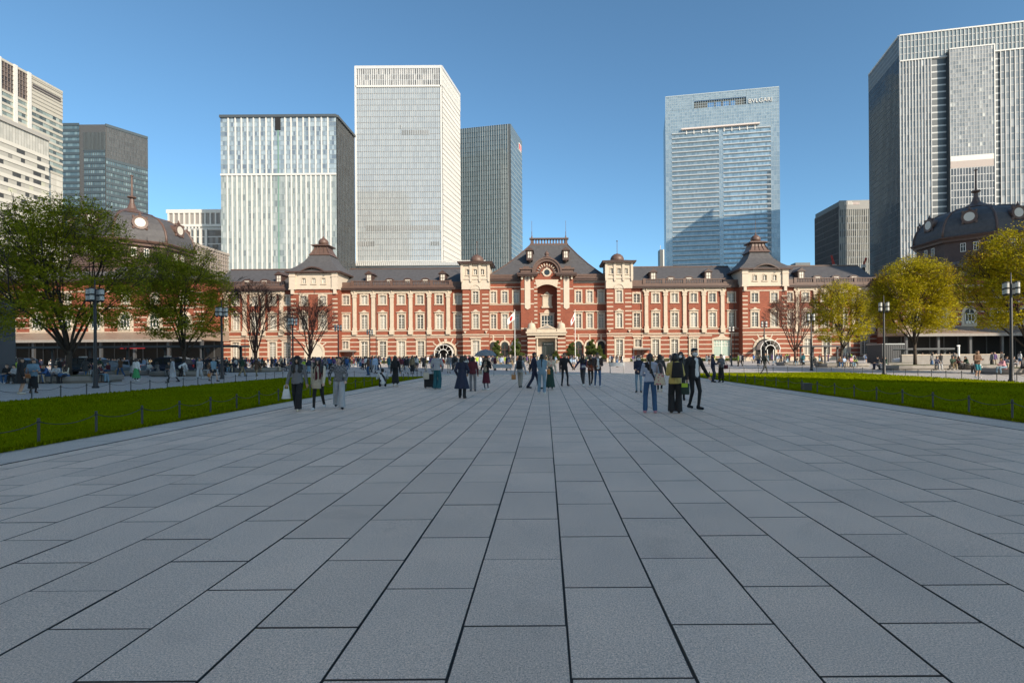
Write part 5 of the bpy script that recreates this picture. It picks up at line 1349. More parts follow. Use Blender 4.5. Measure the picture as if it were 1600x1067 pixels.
# domes
def dome(xc, yc, block, canopy_x, sunlit):
    ap = lambda a: a / math.cos(math.pi / 8)
    rot = math.pi / 8
    Z0 = 31.2
    mb = MB(); mb.lathe([(ap(13.1), Z0), (ap(13.0), Z0 + 1.6), (ap(12.6), Z0 + 3.2), (ap(11.6), Z0 + 5.0), (ap(10.0), Z0 + 6.6), (ap(7.6), Z0 + 7.8), (ap(4.6), Z0 + 8.6), (ap(3.4), Z0 + 8.8)], xc, yc, 8, 0, rot)
    d = mb.build('dome', M['slate'], ST)
    for k in range(8):
        an = rot + k * math.pi / 4
        q = MB(); q.tube([(xc + ap(a) * math.cos(an), yc + ap(a) * math.sin(an), Z0 + z) for a, z in ((13.1, 0), (13.0, 1.6), (12.6, 3.2), (11.6, 5.0), (10.0, 6.6), (7.6, 7.8), (4.6, 8.6))], .28, 6); q.build('dome_rib', M['copper'], d, True)
    q = MB(); q.lathe([(ap(3.9), Z0 + 8.6), (ap(4.1), Z0 + 8.9), (ap(3.2), Z0 + 9.3), (2.6, Z0 + 9.7), (1.1, Z0 + 10.6), (.6, Z0 + 12), (.45, Z0 + 13.2), (1.05, Z0 + 13.5), (1.1, Z0 + 13.75), (.28, Z0 + 14.1), (.2, Z0 + 19.2), (.42, Z0 + 19.3), (.42, Z0 + 19.45), (.05, Z0 + 19.7)], xc, yc, 12); q.build('spire', M['copper'], d)
    q = MB(); q.lathe([(ap(13.6), Z0 - .5), (ap(13.9), Z0 - .1), (ap(13.4), Z0 + .2)], xc, yc, 8, 0, rot); q.lathe([(ap(13.1), Z0 - 1.2), (ap(13.2), Z0 - .5)], xc, yc, 8, 0, rot); q.build('dome_cornice', M['copper'], d)
    # round dormers on each face
    for k in range(8):
        an = k * math.pi / 4
        c, s_ = math.cos(an), math.sin(an); tx, ty = -s_, c
        a = 11.7; z = Z0 + 4.6
        def P(r, th, dd): return (xc + c * (a + dd) + tx * r * math.cos(th), yc + s_ * (a + dd) + ty * r * math.cos(th), z + r * math.sin(th))
        q = MB(); N2 = 16
        q.rings([[P(1.55, 2 * math.pi * i / N2, -2.6) for i in range(N2)], [P(1.55, 2 * math.pi * i / N2, .9) for i in range(N2)], [P(1.75, 2 * math.pi * i / N2, .95) for i in range(N2)], [P(1.7, 2 * math.pi * i / N2, 1.25) for i in range(N2)], [P(1.15, 2 * math.pi * i / N2, 1.2) for i in range(N2)]])
        for i in range(4):
            th = math.pi / 4 + i * math.pi / 2; b0 = P(1.9, th, 1.0); q.lathe([(.3, b0[2] - .3), (.3, b0[2] + .3)], b0[0], b0[1], 6)
        b0 = P(2.0, math.pi / 2, .8); q.lathe([(.45, b0[2] - .2), (.2, b0[2] + .3), (.05, b0[2] + .8)], b0[0], b0[1], 6)
        o = q.build('round_dormer', M['copper'], d)
        q = MB(); q.rings([[P(1.12, 2 * math.pi * i / N2, 1.15) for i in range(N2)], [P(1.12, 2 * math.pi * i / N2, 1.24) for i in range(N2)]]); q.build('round_pane', M['clock'], o)
    # drum with paired windows
    mb = MB(); mb.lathe([(ap(13.0), 21), (ap(13.0), 24.2), (ap(12.5), 24.4), (ap(12.4), Z0 - .9)], xc, yc, 8, 0, rot); dr = mb.build('drum', mat('dark_slate_drum', (.10, .062, .052), .7, var=.3, scale=1.5) if 'dark_slate_drum' not in bpy.data.materials else bpy.data.materials['dark_slate_drum'], ST)
    q = MB(); q.lathe([(ap(13.3), 24.1), (ap(13.4), 24.5), (ap(12.5), 24.7)], xc, yc, 8, 0, rot); q.build('drum_moulding', M['copper'], dr)
    for k in range(8):
        an = k * math.pi / 4
        c, s_ = math.cos(an), math.sin(an)
        pt = (xc + c * 12.42, yc + s_ * 12.42)
        t = (-s_, c) 
        for off in (-1.3, 1.3):
            q = MB(); nrm = (t[1], -t[0])
            sgn = 1
            q.fbox(pt, t, off - .55, off - .42, 27.2, 29.4, 0, .25); q.fbox(pt, t, off + .42, off + .55, 27.2, 29.4, 0, .25); q.fbox(pt, t, off - .42, off + .42, 27.2, 27.35, 0, .24); q.fbox(pt, t, off - .42, off + .42, 29.25, 29.4, 0, .24); q.fbox(pt, t, off - .06, off + .06, 27.35, 29.25, 0, .2); q.fbox(pt, t, off - .42, off + .42, 28.5, 28.6, 0, .19)
            o = q.build('window', M['sash'], dr)
            q = MB(); q.fbox(pt, t, off - .42, off + .42, 27.35, 29.25, 0, .1); q.build('pane', M['pane_dark'], o)
    # brick block under the dome
    x0, x1, y0, y1, H = block
    ops, gaps = [], []
    q = MB()
    n = int((x1 - x0 - 6) / 6.2)
    bays = [x0 + 5 + (x1 - x0 - 10) * i / (n - 1) for i in range(n)]
    for x in bays:
        ops.append(window('w3', x, y0, 14.9))
    mb = MB(); wall_mb(mb, x0, x1, 0, H, y0, ops, .38, y1); mb.build('wall', M['brick'], ST)
    for x in bays:
        q = MB(); q.box(x - 1.9, x + 1.9, y0 - .12, y0, 8.2, 11.3); q.prism_y(arch_poly(x, 11.3, 1.75, 14), y0 - .12, y0)
        o = q.build('arch_window', M['stone'], ST)
        q = MB(); q.prism_y(arch_poly(x, 11.2, 1.1, 12) + [(x - 1.1, 8.7), (x + 1.1, 8.7)], y0 - .2, y0 - .12); q.build('pane', M['pane_dark'], o)
        q = MB()
        for dx in (-1.05, -.4, .4, 1.05): q.box(x + dx - .07, x + dx + .07, y0 - .28, y0 - .2, 8.7, 11.2)
        q.box(x - 1.1, x + 1.1, y0 - .28, y0 - .205, 10.9, 11.1); q.box(x - 1.1, x + 1.1, y0 - .28, y0 - .205, 8.7, 9.3); q.box(x - .06, x + .06, y0 - .27, y0 - .2, 11.1, 12.2); q.build('sash', M['sash'], o)
    bands(x0, x1, y0, [8.0, 13.9, 17.9], [], .35)
    bands(x0, x1, y0, [9.2, 10.4, 11.6], [(x - 1.95, x + 1.95, 8, 13) for x in bays], .22)
    gutter(x0 - .5, x1 + .5, y0, H - .1, .9, .7)
    for xx in (x0 + 1.2, x1 - 1.2):
        q = MB(); q.box(xx - 1.2, xx + 1.2, y0 - .35, y0, 0, H - .1); q.build('corner_pier', M['brick'], ST)
        for i in range(15):
            band_piece(xx - 1.25, xx + 1.25, y0 - .4, y0 - .35, 1.2 + i * 1.15, 1.5 + i * 1.15)
    q = MB(); q.rings([[(x0 - .8, y0 - .8, H + .5), (x1 + .8, y0 - .8, H + .5), (x1 + .8, y1 + .8, H + .5), (x0 - .8, y1 + .8, H + .5)], [(xc - 13.5, yc - 12, H + 4), (xc + 13.5, yc - 12, H + 4), (xc + 13.5, yc + 12, H + 4), (xc - 13.5, yc + 12, H + 4)]]); q.build('block_roof', M['slate'], ST)
    # canopy with dark hall behind
    c0, c1 = canopy_x
    yf = 118.0
    q = MB(); q.add([(c0, yf, 6.0), (c1, yf, 6.0), (c1, y0, 8.0), (c0, y0, 8.0), (c0, yf, 5.75), (c1, yf, 5.75), (c1, y0, 5.6), (c0, y0, 5.6)], [(0, 1, 2, 3), (7, 6, 5, 4), (4, 5, 1, 0), (5, 6, 2, 1), (4, 0, 3, 7)])
    ca = q.build('canopy_roof', mat('tan_metal_roof', (.27, .20, .15), .45, var=.25, scale=.9) if 'tan_metal_roof' not in bpy.data.materials else bpy.data.materials['tan_metal_roof'], ST)
    q = MB()
    nn = int((c1 - c0) / 1.2)
    for i in range(nn + 1):
        a = c0 + (c1 - c0) * i / nn; q.add([(a - .04, yf, 6.06), (a + .04, yf, 6.06), (a + .04, y0, 8.06), (a - .04, y0, 8.06)], [(0, 1, 2, 3)]); q.add([(a - .04, yf, 6.0), (a + .04, yf, 6.0), (a + .04, yf, 6.06), (a - .04, yf, 6.06)], [(0, 1, 2, 3)])
    tag(q.build('canopy_seams', M['copper'], ca), None, None, None, 'stuff')
    q = MB(); q.box(c0, c1, yf - .1, yf + .25, 5.35, 5.9); q.build('canopy_fascia', M['stone_grey'], ca)
    k = int((c1 - c0) / 7)
    for i in range(k + 1):
        a = c0 + .5 + (c1 - c0 - 1) * i / k
        q = MB(); q.box(a - .25, a + .25, yf + 1, yf + 1.5, 0, 5.7); q.build('canopy_column', M['iron_grey'], ca)
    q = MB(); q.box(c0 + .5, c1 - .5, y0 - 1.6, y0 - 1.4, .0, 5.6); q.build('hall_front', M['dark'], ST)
    for i in range(int((c1 - c0) / 3.4)):
        a = c0 + 1 + i * 3.4
        q = MB(); q.box(a, a + .25, y0 - 1.75, y0 - 1.6, 0, 5.6); q.build('hall_mullion', M['iron_grey'], ST)
dome(-110.6, 142.5, (-142, -82.3, 128.6, 156, 20.2), (-138, -76.5), True)
dome(115.8, 142.5, (84.2, 148, 128.6, 156, 20.2), (80.5, 146), False)
BANDS.sort(key=lambda s: -(s[1] - s[0]))
for s in BANDS[:295]: MB().box(*s).build('stone_band', M['stone'], ST)
q = MB()
for s in BANDS[295:]: q.box(*s)
if q.v: tag(q.build('stone_bands', M['stone'], ST), None, None, None, 'stuff')
q = MB(); x0, z1 = wp(188, 540.3, 117.8); x1, z0 = wp(226.5, 544.3, 117.8)
so = q.box(x0, x1, 117.7, 117.85, z0, z1).build('hanging_sign', M['red']); tag(so, 'red hanging sign with pale strip under the sunlit dome canopy', 'sign')
q = MB(); q.box(x0 + (x1 - x0) * .22, x1 - .6, 117.66, 117.7, z0 + .18, z1 - .2); q.box(x0 + .1, x0 + .75, 117.66, 117.7, z0 + .1, z1 - .1); q.build('pale_strip', M['white'], so, local=True)
q = MB()
for xx in (x0 + .3, x1 - .3): q.box(xx - .03, xx + .03, 117.75, 117.8, z1, 5.0)
q.build('hanger', M['iron'], so, local=True)
# ------------------------------------------------------------------ trees
def fast_mesh(name, V, nper, mats, mi=None, smooth=False):
    # V: (n*nper,3) separate polygons of nper corners
    n = len(V) // nper
    me = bpy.data.meshes.new(name)
    me.vertices.add(len(V)); me.vertices.foreach_set('co', np.asarray(V, dtype=np.float32).ravel())
    me.loops.add(len(V)); me.loops.foreach_set('vertex_index', np.arange(len(V)))
    me.polygons.add(n); me.polygons.foreach_set('loop_start', np.arange(0, len(V), nper)); me.polygons.foreach_set('loop_total', np.full(n, nper))
    for m in mats: me.materials.append(m)
    if mi is not None: me.polygons.foreach_set('material_index', mi)
    me.update()
    return me
def grow_tree(rr, H, R, zc, rz, trunk_h, r0, levels=4, nlimb=8, spread=.55, top=1.0):
    # returns branch polylines with radii, and twig points; the crown fills an ellipsoid
    segs, twigs = [], []
    C = Vector((0, 0, zc))
    def inside(p, k=1.0): return (p.x / R) ** 2 + (p.y / R) ** 2 + ((p.z - zc) / rz) ** 2 < k
    def branch(p, d, L, r, lev):
        n = 5 if lev < 2 else 4
        pts, rad = [p.copy()], [r]
        q = p.copy(); dd = d.copy()
        for i in range(n):
            dd = (dd + Vector((rr.gauss(0, .09), rr.gauss(0, .09), rr.gauss(.03, .06)))).normalized()
            q = q + dd * (L / n)
            if lev > 0 and not inside(q, 1.0) and q.z > zc - rz * .5:
                pts.append(q.copy()); rad.append(max(r * .3, .006)); break
            pts.append(q.copy()); rad.append(max(r * (1 - .62 * (i + 1) / n), .006))
        segs.append((pts, rad, lev))
        if lev >= levels - 2: twigs.extend(pts[2:])
        if lev >= levels - 1:
            twigs.extend(pts[1:]); return
        k = rr.choice((4, 5, 5)) if lev < 2 else rr.choice((3, 4))
        for j in range(k):
            f = .3 + .7 * (j + rr.random() * .6) / k
            idx = min(int(f * (len(pts) - 1)), len(pts) - 2); fr = f * (len(pts) - 1) - idx
            b = pts[idx].lerp(pts[idx + 1], min(fr, 1))
            out = Vector((b.x, b.y, 0)); out = out.normalized() if out.length > .1 else Vector((rr.gauss(0, 1), rr.gauss(0, 1), 0)).normalized()
            nd = (dd * .9 + Vector((rr.gauss(0, .5), rr.gauss(0, .5), rr.gauss(.18, .28))) + out * .3).normalized()
            branch(b, nd, L * rr.uniform(.5, .72), rad[idx] * rr.uniform(.5, .68), lev + 1)
    tp = [Vector((0, 0, -.05)), Vector((rr.gauss(0, .04), rr.gauss(0, .04), trunk_h * .5)), Vector((rr.gauss(0, .06), rr.gauss(0, .06), trunk_h))]
    segs.append((tp, [r0 * 1.25, r0 * .95, r0 * .85], 0))
    for i in range(nlimb):
        an = 2 * math.pi * (i + rr.uniform(-.3, .3)) / nlimb
        sp = spread * rr.uniform(.35, 1.15) if i % 3 else spread * rr.uniform(.05, .4)
        d = Vector((math.cos(an) * sp, math.sin(an) * sp, 1)).normalized()
        st = tp[1].lerp(tp[2], rr.uniform(.35, 1.0))
        branch(st, d, (H - trunk_h) * rr.uniform(.62, .85), r0 * rr.uniform(.4, .55), 1 if levels < 4 else 0)
    return segs, twigs
def leaves_for(rr, twigs, n, R, zc, rz, size, jit, nprng):
    T = np.array([tuple(t) for t in twigs])
    P = T[nprng.integers(0, len(T), n)] + nprng.normal(0, jit, (n, 3)) * np.array([1, 1, .75])
    d = (P[:, 0] / R) ** 2 + (P[:, 1] / R) ** 2 + ((P[:, 2] - zc) / rz) ** 2
    # flat layered sprays fill the crown in uneven clumps
    per = 22; m = int(n * 1.1) // per
    C = nprng.normal(0, 1, (m * 3, 3)); C /= np.linalg.norm(C, axis=1)[:, None]
    C = C * (nprng.uniform(.3, 1.0, (m * 3, 1)) ** .55) * np.array([R * .96, R * .96, rz * .97]) + np.array([0, 0, zc])
    cl = np.sin(C[:, 0] * 1.9 + 1.3 * np.sin(C[:, 2] * 1.5)) + np.sin(C[:, 1] * 2.1 + np.sin(C[:, 0] * 1.7)) + np.sin(C[:, 2] * 2.7 + C[:, 0])
    C = C[(cl > -.2) & (C[:, 2] > zc - rz * .7)][:m]
    K = np.repeat(C, per, 0); rad = np.sqrt(nprng.random(len(K))) * nprng.uniform(.25, .62, len(C)).repeat(per); an = nprng.uniform(0, 6.283, len(K))
    tl = nprng.normal(0, .22, (len(C), 2)).repeat(per, 0)
    Q = K + np.c_[rad * np.cos(an), rad * np.sin(an), rad * np.cos(an) * tl[:, 0] + rad * np.sin(an) * tl[:, 1] + nprng.normal(0, .045, len(K)) - rad ** 2 * .25]
    P = P[:int(n * .45)]; d = d[:int(n * .45)]
    P = np.concatenate([P[d < 1.12], Q])
    n = len(P)
    u = nprng.normal(0, 1, (n, 3)) * np.array([1, 1, .5]); u /= np.linalg.norm(u, axis=1)[:, None]
    w = nprng.normal(0, 1, (n, 3)) * np.array([1, 1, .6]); w -= u * (w * u).sum(1)[:, None]; w /= np.linalg.norm(w, axis=1)[:, None]
    s = nprng.uniform(.6, 1.35, (n, 1)) * size
    V = np.zeros((n * 4, 3))
    V[0::4] = P - u * s; V[1::4] = P - w * s * .5 + u * s * .1; V[2::4] = P + u * s; V[3::4] = P + w * s * .5 + u * s * .1
    return V, P
def tree(label, x, y, H, R, leaf, nleaf, seed, zc=None, rz=None, trunk_h=2.3, r0=.2, group=None, levels=4, nlimb=8, spread=.6, bark='bark', leafsize=.075, mixm=None, name='zelkova_tree', cat='tree', base=.0, jit=.24):
    rr = random.Random(seed); npr = np.random.default_rng(seed)
    zc = zc or H * .62; rz = rz or H - zc
    root = thing(name, label, cat, (x, y, base), group)
    segs, twigs = grow_tree(rr, H, R, zc, rz, trunk_h, r0, levels, nlimb, spread)
    tb, bb, fine = MB(), MB(), MB()
    for pts, rad, lev in segs:
        if pts[0].z < 0: tb.tube(pts, rad, 10)
        elif lev <= 1: bb.tube(pts, rad, 6)
        else: fine.tube(pts, [max(r, .011) for r in rad], 3, cap=False)
    t = tb.build('trunk', M[bark], root, True, local=True)
    bb.build('limbs', M[bark], t, True, local=True)
    tag(fine.build('twigs', M[bark], t, False, local=True), None, None, None, 'stuff')
    if nleaf:
        V, P = leaves_for(rr, twigs, nleaf, R, zc, rz, leafsize, jit, npr)
        mats = [M[leaf]] + ([M[mixm]] if mixm else [])
        mi = None
        if mixm:
            nz = np.sin(P[:, 0] * 1.3 + seed) + np.sin(P[:, 1] * 1.1) + .5 * np.sin(P[:, 2] * 2.3) + npr.normal(0, .6, len(P)) + (P[:, 2] - zc) / rz * 1.3
            mi = (nz > 2.0).astype(np.int32)
        me = fast_mesh('crown', V, 4, mats, mi)
        o = link('crown', me, root, (x, y, base)); tag(o, kind='stuff')
    return root
TG = 'zelkova trees along the lawns'
tree('tallest leafy zelkova with dark green crown before the sunlit dome', -33, 36.8, 12.8, 4.5, 'leaf_green', 42000, 11, zc=7.5, rz=5.4, trunk_h=2.2, r0=.19, group=TG, nlimb=10, spread=.75)
tree('second leafy dark green zelkova before the sunlit dome', -33, 48.6, 12.1, 4.05, 'leaf_green', 36000, 12, zc=7.0, rz=5.1, trunk_h=2.4, r0=.165, group=TG, nlimb=9, spread=.72)
tree('leafy zelkova with reddish green crown at the far taxi end', -44.5, 41, 8.2, 3.4, 'leaf_green', 9000, 13, zc=5.2, rz=3.0, trunk_h=2.2, r0=.18, group=TG, mixm='leaf_orange', spread=.8)
tree('bare reddish zelkova nearer the second leafy tree', -33, 60.6, 9.8, 3.6, None, 0, 14, zc=6.0, rz=3.8, trunk_h=2.2, r0=.18, group=TG, levels=5, nlimb=9, spread=.62, bark='bark_red')
tree('bare reddish zelkova before the flared tower with closed arch', -32.6, 73.5, 9.9, 3.7, None, 0, 15, zc=6.0, rz=3.9, trunk_h=2.2, r0=.18, group=TG, levels=5, nlimb=9, spread=.62, bark='bark_red')
tree('bare reddish zelkova before the flared tower with open arch', 36, 76.4, 10.0, 4.4, None, 0, 16, zc=6.0, rz=4.0, trunk_h=2.2, r0=.2, group=TG, levels=5, nlimb=9, spread=.7, bark='bark_red')
tree('smallest yellow green zelkova beside bare reddish tree', 36, 64.5, 10.4, 3.7, 'leaf_yellow', 26000, 17, zc=6.1, rz=4.3, trunk_h=2.5, r0=.16, group=TG, mixm='leaf_orange', nlimb=9, spread=.7, jit=.2)
tree('full yellow green zelkova with brown tinged top', 36, 51.7, 11.1, 4.0, 'leaf_yellow', 46000, 18, zc=6.7, rz=4.4, trunk_h=2.6, r0=.16, group=TG, mixm='leaf_orange', nlimb=10, spread=.7, jit=.27)
tree('largest yellow green zelkova before the dark dome', 36.6, 40, 11.5, 4.4, 'leaf_yellow', 46000, 19, zc=6.8, rz=4.7, trunk_h=2.2, r0=.18, group=TG, mixm='leaf_orange', nlimb=10, spread=.75, jit=.27)

# clipped pines before the entrance
def pine(x, y, H, W, seed, label):
    rr = random.Random(seed); npr = np.random.default_rng(seed)
    root = thing('pine_tree', label, 'tree', (x, y, 0), 'clipped pines by the entrance')
    tp = [(0, 0, -.05), (rr.uniform(-.2, .2), 0, H * .35), (rr.uniform(-.35, .35), 0, H * .7), (0, 0, H * .92)]
    mb = MB(); mb.tube(tp, [.16, .13, .09, .04], 7); mb.build('trunk', M['bark'], root, True, local=True)
    Vs = []
    lb = MB()
    for k in range(9):
        f = k / 8
        z = H * (.35 + .6 * f); rad = W * (1 - .72 * f) * rr.uniform(.75, 1.1); an = k * 2.4
        cx, cy = math.cos(an) * rad * .6, math.sin(an) * rad * .6
        lb.tube([(0, 0, z - .3), (cx, cy, z)], [.05, .03], 5)
        n = 900
        P = npr.normal(0, 1, (n, 3)); P /= np.linalg.norm(P, axis=1)[:, None]
        P *= np.array([rad * .62, rad * .62, .34 + .15 * (1 - f)]) * npr.uniform(.6, 1.05, (n, 1)); P += np.array([cx, cy, z])
        d = npr.normal(0, .4, (n, 3)) + np.array([0, 0, .7]); d /= np.linalg.norm(d, axis=1)[:, None]
        s = np.cross(d, npr.normal(0, 1, (n, 3))); s /= np.linalg.norm(s, axis=1)[:, None]
        V = np.zeros((n * 3, 3)); V[0::3] = P - s * .05; V[1::3] = P + s * .05; V[2::3] = P + d * .22
        Vs.append(V)
    lb.build('limbs', M['bark'], root, True, local=True)
    o = link('crown', fast_mesh('crown', np.concatenate(Vs), 3, [M['needle']]), root, (x, y, 0)); tag(o, kind='stuff')
for i, (px, top, w, Y, lb) in enumerate(((776, 533, 1.55, 121, 'clipped pine nearest the slim turret, on the dark tower side'), (806, 530, 1.9, 120, 'clipped pine beside the flagpole with the spread flag'), (893, 536, 1.9, 119, 'clipped pine beside the flagpole with the drooping flag'), (924, 531, 1.8, 121, 'clipped pine before the arched windows beside drooping flag'), (936, 541, 1.3, 118, 'low clipped pine at the end of the entrance planting'), (868, 550, 1.0, 124, 'small clipped pine by the porch column'))):
    x, z = wp(px, top, Y); pine(x, Y, z, w, 30 + i, lb)

# ------------------------------------------------------------------ flagpoles
def flagpole(px, top, Y, label, droop, sd_):
    x, z = wp(px, top, Y)
    r = thing('flagpole', label, 'flagpole', (x, Y, 0), 'flagpoles before the entrance')
    mb = MB(); mb.lathe([(.14, 0), (.14, .25), (.07, .3), (.04, z)], x, Y, 8); mb.lathe([(.02, z), (.1, z + .08), (.02, z + .18)], x, Y, 8); mb.build('pole', M['white'], r)
    # cloth hanging from the pole
    nx, nz = 14, 12
    W, Hh = 2.3, 1.6
    vs, fs, mi = [], [], []
    for j in range(nz + 1):
        for i in range(nx + 1):
            u, v = i / nx, j / nz
            L = W * u
            xx = -L * math.cos(droop) * .9; zz = z - .25 - v * Hh * (1 - .35 * u * math.sin(droop)) - L * math.sin(droop) * (1 if True else 0)
            yy = .16 * math.sin(u * 9 + v * 2 + sd_) * u
            vs.append((x + xx, Y + yy, zz))
    for j in range(nz):
        for i in range(nx):
            a = j * (nx + 1) + i
            fs.append((a, a + nx + 1, a + nx + 2, a + 1))
            u, v = (i + .5) / nx - .5, (j + .5) / nz - .5
            mi.append(1 if (u * 2.3) ** 2 + (v * 1.6) ** 2 < .48 ** 2 else 0)
    mb = MB(); mb.v, mb.f, mb.m = vs, fs, mi
    mb.build('flag', [M['white'], M['red']], r, True)
flagpole(804.2, 485, 112, 'white flagpole with red disc flag blown away from the pole', .75, 0)
flagpole(898.5, 485, 112, 'white flagpole with red disc flag drooping steeply', 1.1, 2)

# ------------------------------------------------------------------ planters and benches
def planter(x, y, rx, ry, label, cover=True, h=.46):
    r = thing('stone_planter', label, 'planter', (x, y, 0), 'stone bench planters under the trees')
    n = 20
    def ring(k, z):
        out = []
        for i in range(n):
            a = 2 * math.pi * (i + .5) / n; c, s_ = math.cos(a), math.sin(a)
            p = 4.0
            rad = (abs(c) ** p + abs(s_) ** p) ** (-1 / p)
            out.append((x + c * rad * (rx + k), y + s_ * rad * (ry + k), z))
        return out
    mb = MB(); mb.rings([ring(-.12, 0), ring(-.12, .12), ring(0, .15), ring(0, h - .03), ring(-.03, h), ring(-.5, h), ring(-.55, h - .08)], cap=False); mb.build('kerb', M['stone_grey'], r)
    mb = MB(); mb.rings([ring(-.52, h - .07), ring(-1.2 if min(rx, ry) > 1.3 else -.7, h + .04)]); mb.build('ground_cover', M['soil'], r)
    return r
planter(-33, 36.8, 3.2, 1.7, 'long grey stone planter round the tallest green tree')
planter(-33, 48.6, 2.6, 1.7, 'grey stone planter round the second green tree')
planter(-44.5, 41, 2.4, 1.7, 'grey stone planter round the reddish green tree')
planter(-33, 60.6, 2.8, 1.7, 'grey stone planter round the first bare tree')
planter(-32.6, 73.5, 2.8, 1.7, 'grey stone planter round the second bare tree')
planter(36, 76.4, 2.6, 1.6, 'grey stone planter round the bare tree before open arch')
planter(36, 64.5, 3.0, 1.7, 'sunlit stone planter round the smallest yellow tree')
planter(36.2, 51.7, 3.3, 1.8, 'sunlit stone planter round the full yellow tree')
planter(36.6, 40, 3.4, 1.8, 'stone planter round the largest yellow tree')
planter(42.5, 51.0, 2.6, 1.5, 'sunlit stone planter without a tree beyond the full yellow tree')
planter(-40.5, 50.5, 2.6, 1.3, 'grey stone planter without a tree beside parked cars')
planter(-41, 63, 3.4, 1.4, 'grey stone planter without a tree behind the first bare tree')
planter(42.8, 64, 2.6, 1.4, 'stone planter without a tree beside the glass shelter')

# ------------------------------------------------------------------ small street things
def barrier(px, py, w, label):
    x, y = gp(px, py)
    r = thing('barrier_rail', label, 'barrier', (x, y, 0), 'grey barrier boards among the crowd')
    mb = MB(); mb.box(x - w / 2, x + w / 2, y - .02, y + .02, .62, .95); mb.build('board', mat('grey_board', (.30, .33, .36), .5) if 'grey_board' not in bpy.data.materials else bpy.data.materials['grey_board'], r)
    for s_ in (-1, 1):
        mb = MB(); mb.tube([(x + s_ * (w / 2 - .1), y - .25, 0), (x + s_ * (w / 2 - .1), y, .95), (x + s_ * (w / 2 - .1), y + .25, 0)], .025, 6); mb.build('leg', M['metal'], r)
barrier(785, 587, 1.6, 'grey barrier board beside the umbrella walker'); barrier(964, 583, 1.4, 'grey barrier board before the drooping flag side')
x, y = gp(325, 575)
def pole_sign(px, py, H, label):
    x, y = gp(px, py)
    r = thing('bus_stop_sign', label, 'sign', (x, y, 0))
    mb = MB(); mb.lathe([(.2, 0), (.2, .06), (.035, .08), (.035, H)], x, y, 8); mb.build('pole', M['iron'], r)
    mb = MB(); mb.rings([[(x + .33 * math.cos(2 * math.pi * i / 18), y - .02, H + .33 * math.sin(2 * math.pi * i / 18)) for i in range(18)], [(x + .33 * math.cos(2 * math.pi * i / 18), y + .02, H + .33 * math.sin(2 * math.pi * i / 18)) for i in range(18)]]); mb.build('disc', M['iron'], r)
pole_sign(325, 577, 2.75, 'round dark sign on a thin pole before the brick wing')
def bollard_light(px, py, Y, H, label):
    x, _ = wp(px, py, Y)
    r = thing('white_post', label, 'post', (x, Y, 0))
    mb = MB(); mb.lathe([(.16, 0), (.16, .1), (.11, .12), (.11, H), (.02, H + .05)], x, Y, 10); mb.build('post', M['white'], r)
    mb = MB(); mb.box(x - .2, x + .12, Y - .08, Y + .08, H - .02, H + .12); mb.build('head', M['white'], r)
bollard_light(1498, 556, 62, 2.4, 'white post with an arm before the dark dome entrance')
def louvre_box(x0, x1, y0, y1, z1, label, m):
    r = thing('vent_tower', label, 'vent tower', ((x0 + x1) / 2, (y0 + y1) / 2, 0))
    mb = MB(); mb.box(x0 + .05, x1 - .05, y0 + .05, y1 - .05, 0, z1 - .05); mb.build('body', m, r)
    q = MB()
    k = int((x1 - x0) / .3)
    for i in range(k + 1): q.box(x0 + (x1 - x0) * i / k - .05, x0 + (x1 - x0) * i / k + .05, y0, y0 + .06, .1, z1)
    tag(q.build('louvres', M['iron_grey'], r), None, None, None, 'stuff')
    mb = MB(); mb.box(x0 - .06, x1 + .06, y0 - .06, y1 + .06, z1 - .05, z1 + .12); mb.build('cap', M['metal'], r)
a, z = wp(1379, 538, 80); b, _ = wp(1413, 538, 80)
louvre_box(a, b, 80, 84, z, 'dark grey louvred vent tower behind the full yellow tree', mat('dark_louvre_grey', (.045, .045, .048), .6))
a, z = wp(-30, 466, 46); b, _ = wp(10.5, 466, 49)
louvre_box(a, b, 46, 49, z, 'grey louvred vent tower at the far taxi end', mat('mid_louvre_grey', (.12, .125, .13), .6))
def shelter(x0, x1, y, z, label, n):
    r = thing('glass_shelter', label, 'shelter', ((x0 + x1) / 2, y, 0), 'glass roofed shelters')
    mb = MB(); mb.box(x0, x1, y - 1.3, y + 1.3, z, z + .08); mb.build('roof', mat('shelter_glass', (.26, .33, .30), .15) if 'shelter_glass' not in bpy.data.materials else bpy.data.materials['shelter_glass'], r)
    mb = MB(); mb.box(x0, x1, y - 1.36, y - 1.3, z - .08, z + .16); mb.box(x0, x1, y + 1.3, y + 1.36, z - .08, z + .16); mb.build('roof_rim', M['iron_grey'], r)
    for i in range(n):
        a = x0 + .4 + (x1 - x0 - .8) * i / (n - 1)
        mb = MB(); mb.box(a - .12, a + .12, y - .12, y + .12, 0, z); mb.tube([(a, y, z - .5), (a, y - .6, z - .1), (a, y - 1.3, z - .05)], .06, 5); mb.build('post', M['iron_grey'], r)
shelter(-72, -38, 67, 3.05, 'long low glass roofed taxi shelter before the sunlit dome', 8)
a, z = wp(1247, 541.5, 88); b, _ = wp(1312, 541.5, 88)
shelter(a, b, 88, z, 'short glass roofed shelter behind the smallest yellow tree', 4)
a, z = wp(1405, 546, 72); b, _ = wp(1480, 546, 72)
shelter(a, b, 72, z, 'glass roofed shelter before the dark dome entrance', 4)
a, _ = wp(1465, 560, 60); b, _ = wp(1640, 560, 60)
r = thing('low_wall', 'low pale stone wall before the dark dome entrance', 'wall', ((a + b) / 2, 66, 0))
mb = MB(); mb.box(a, b, 66, 66.4, 0, 1.35); mb.build('wall', M['stone_grey'], r); mb = MB(); mb.box(a - .05, b + .05, 65.95, 66.45, 1.35, 1.45); mb.build('coping', M['stone'], r)
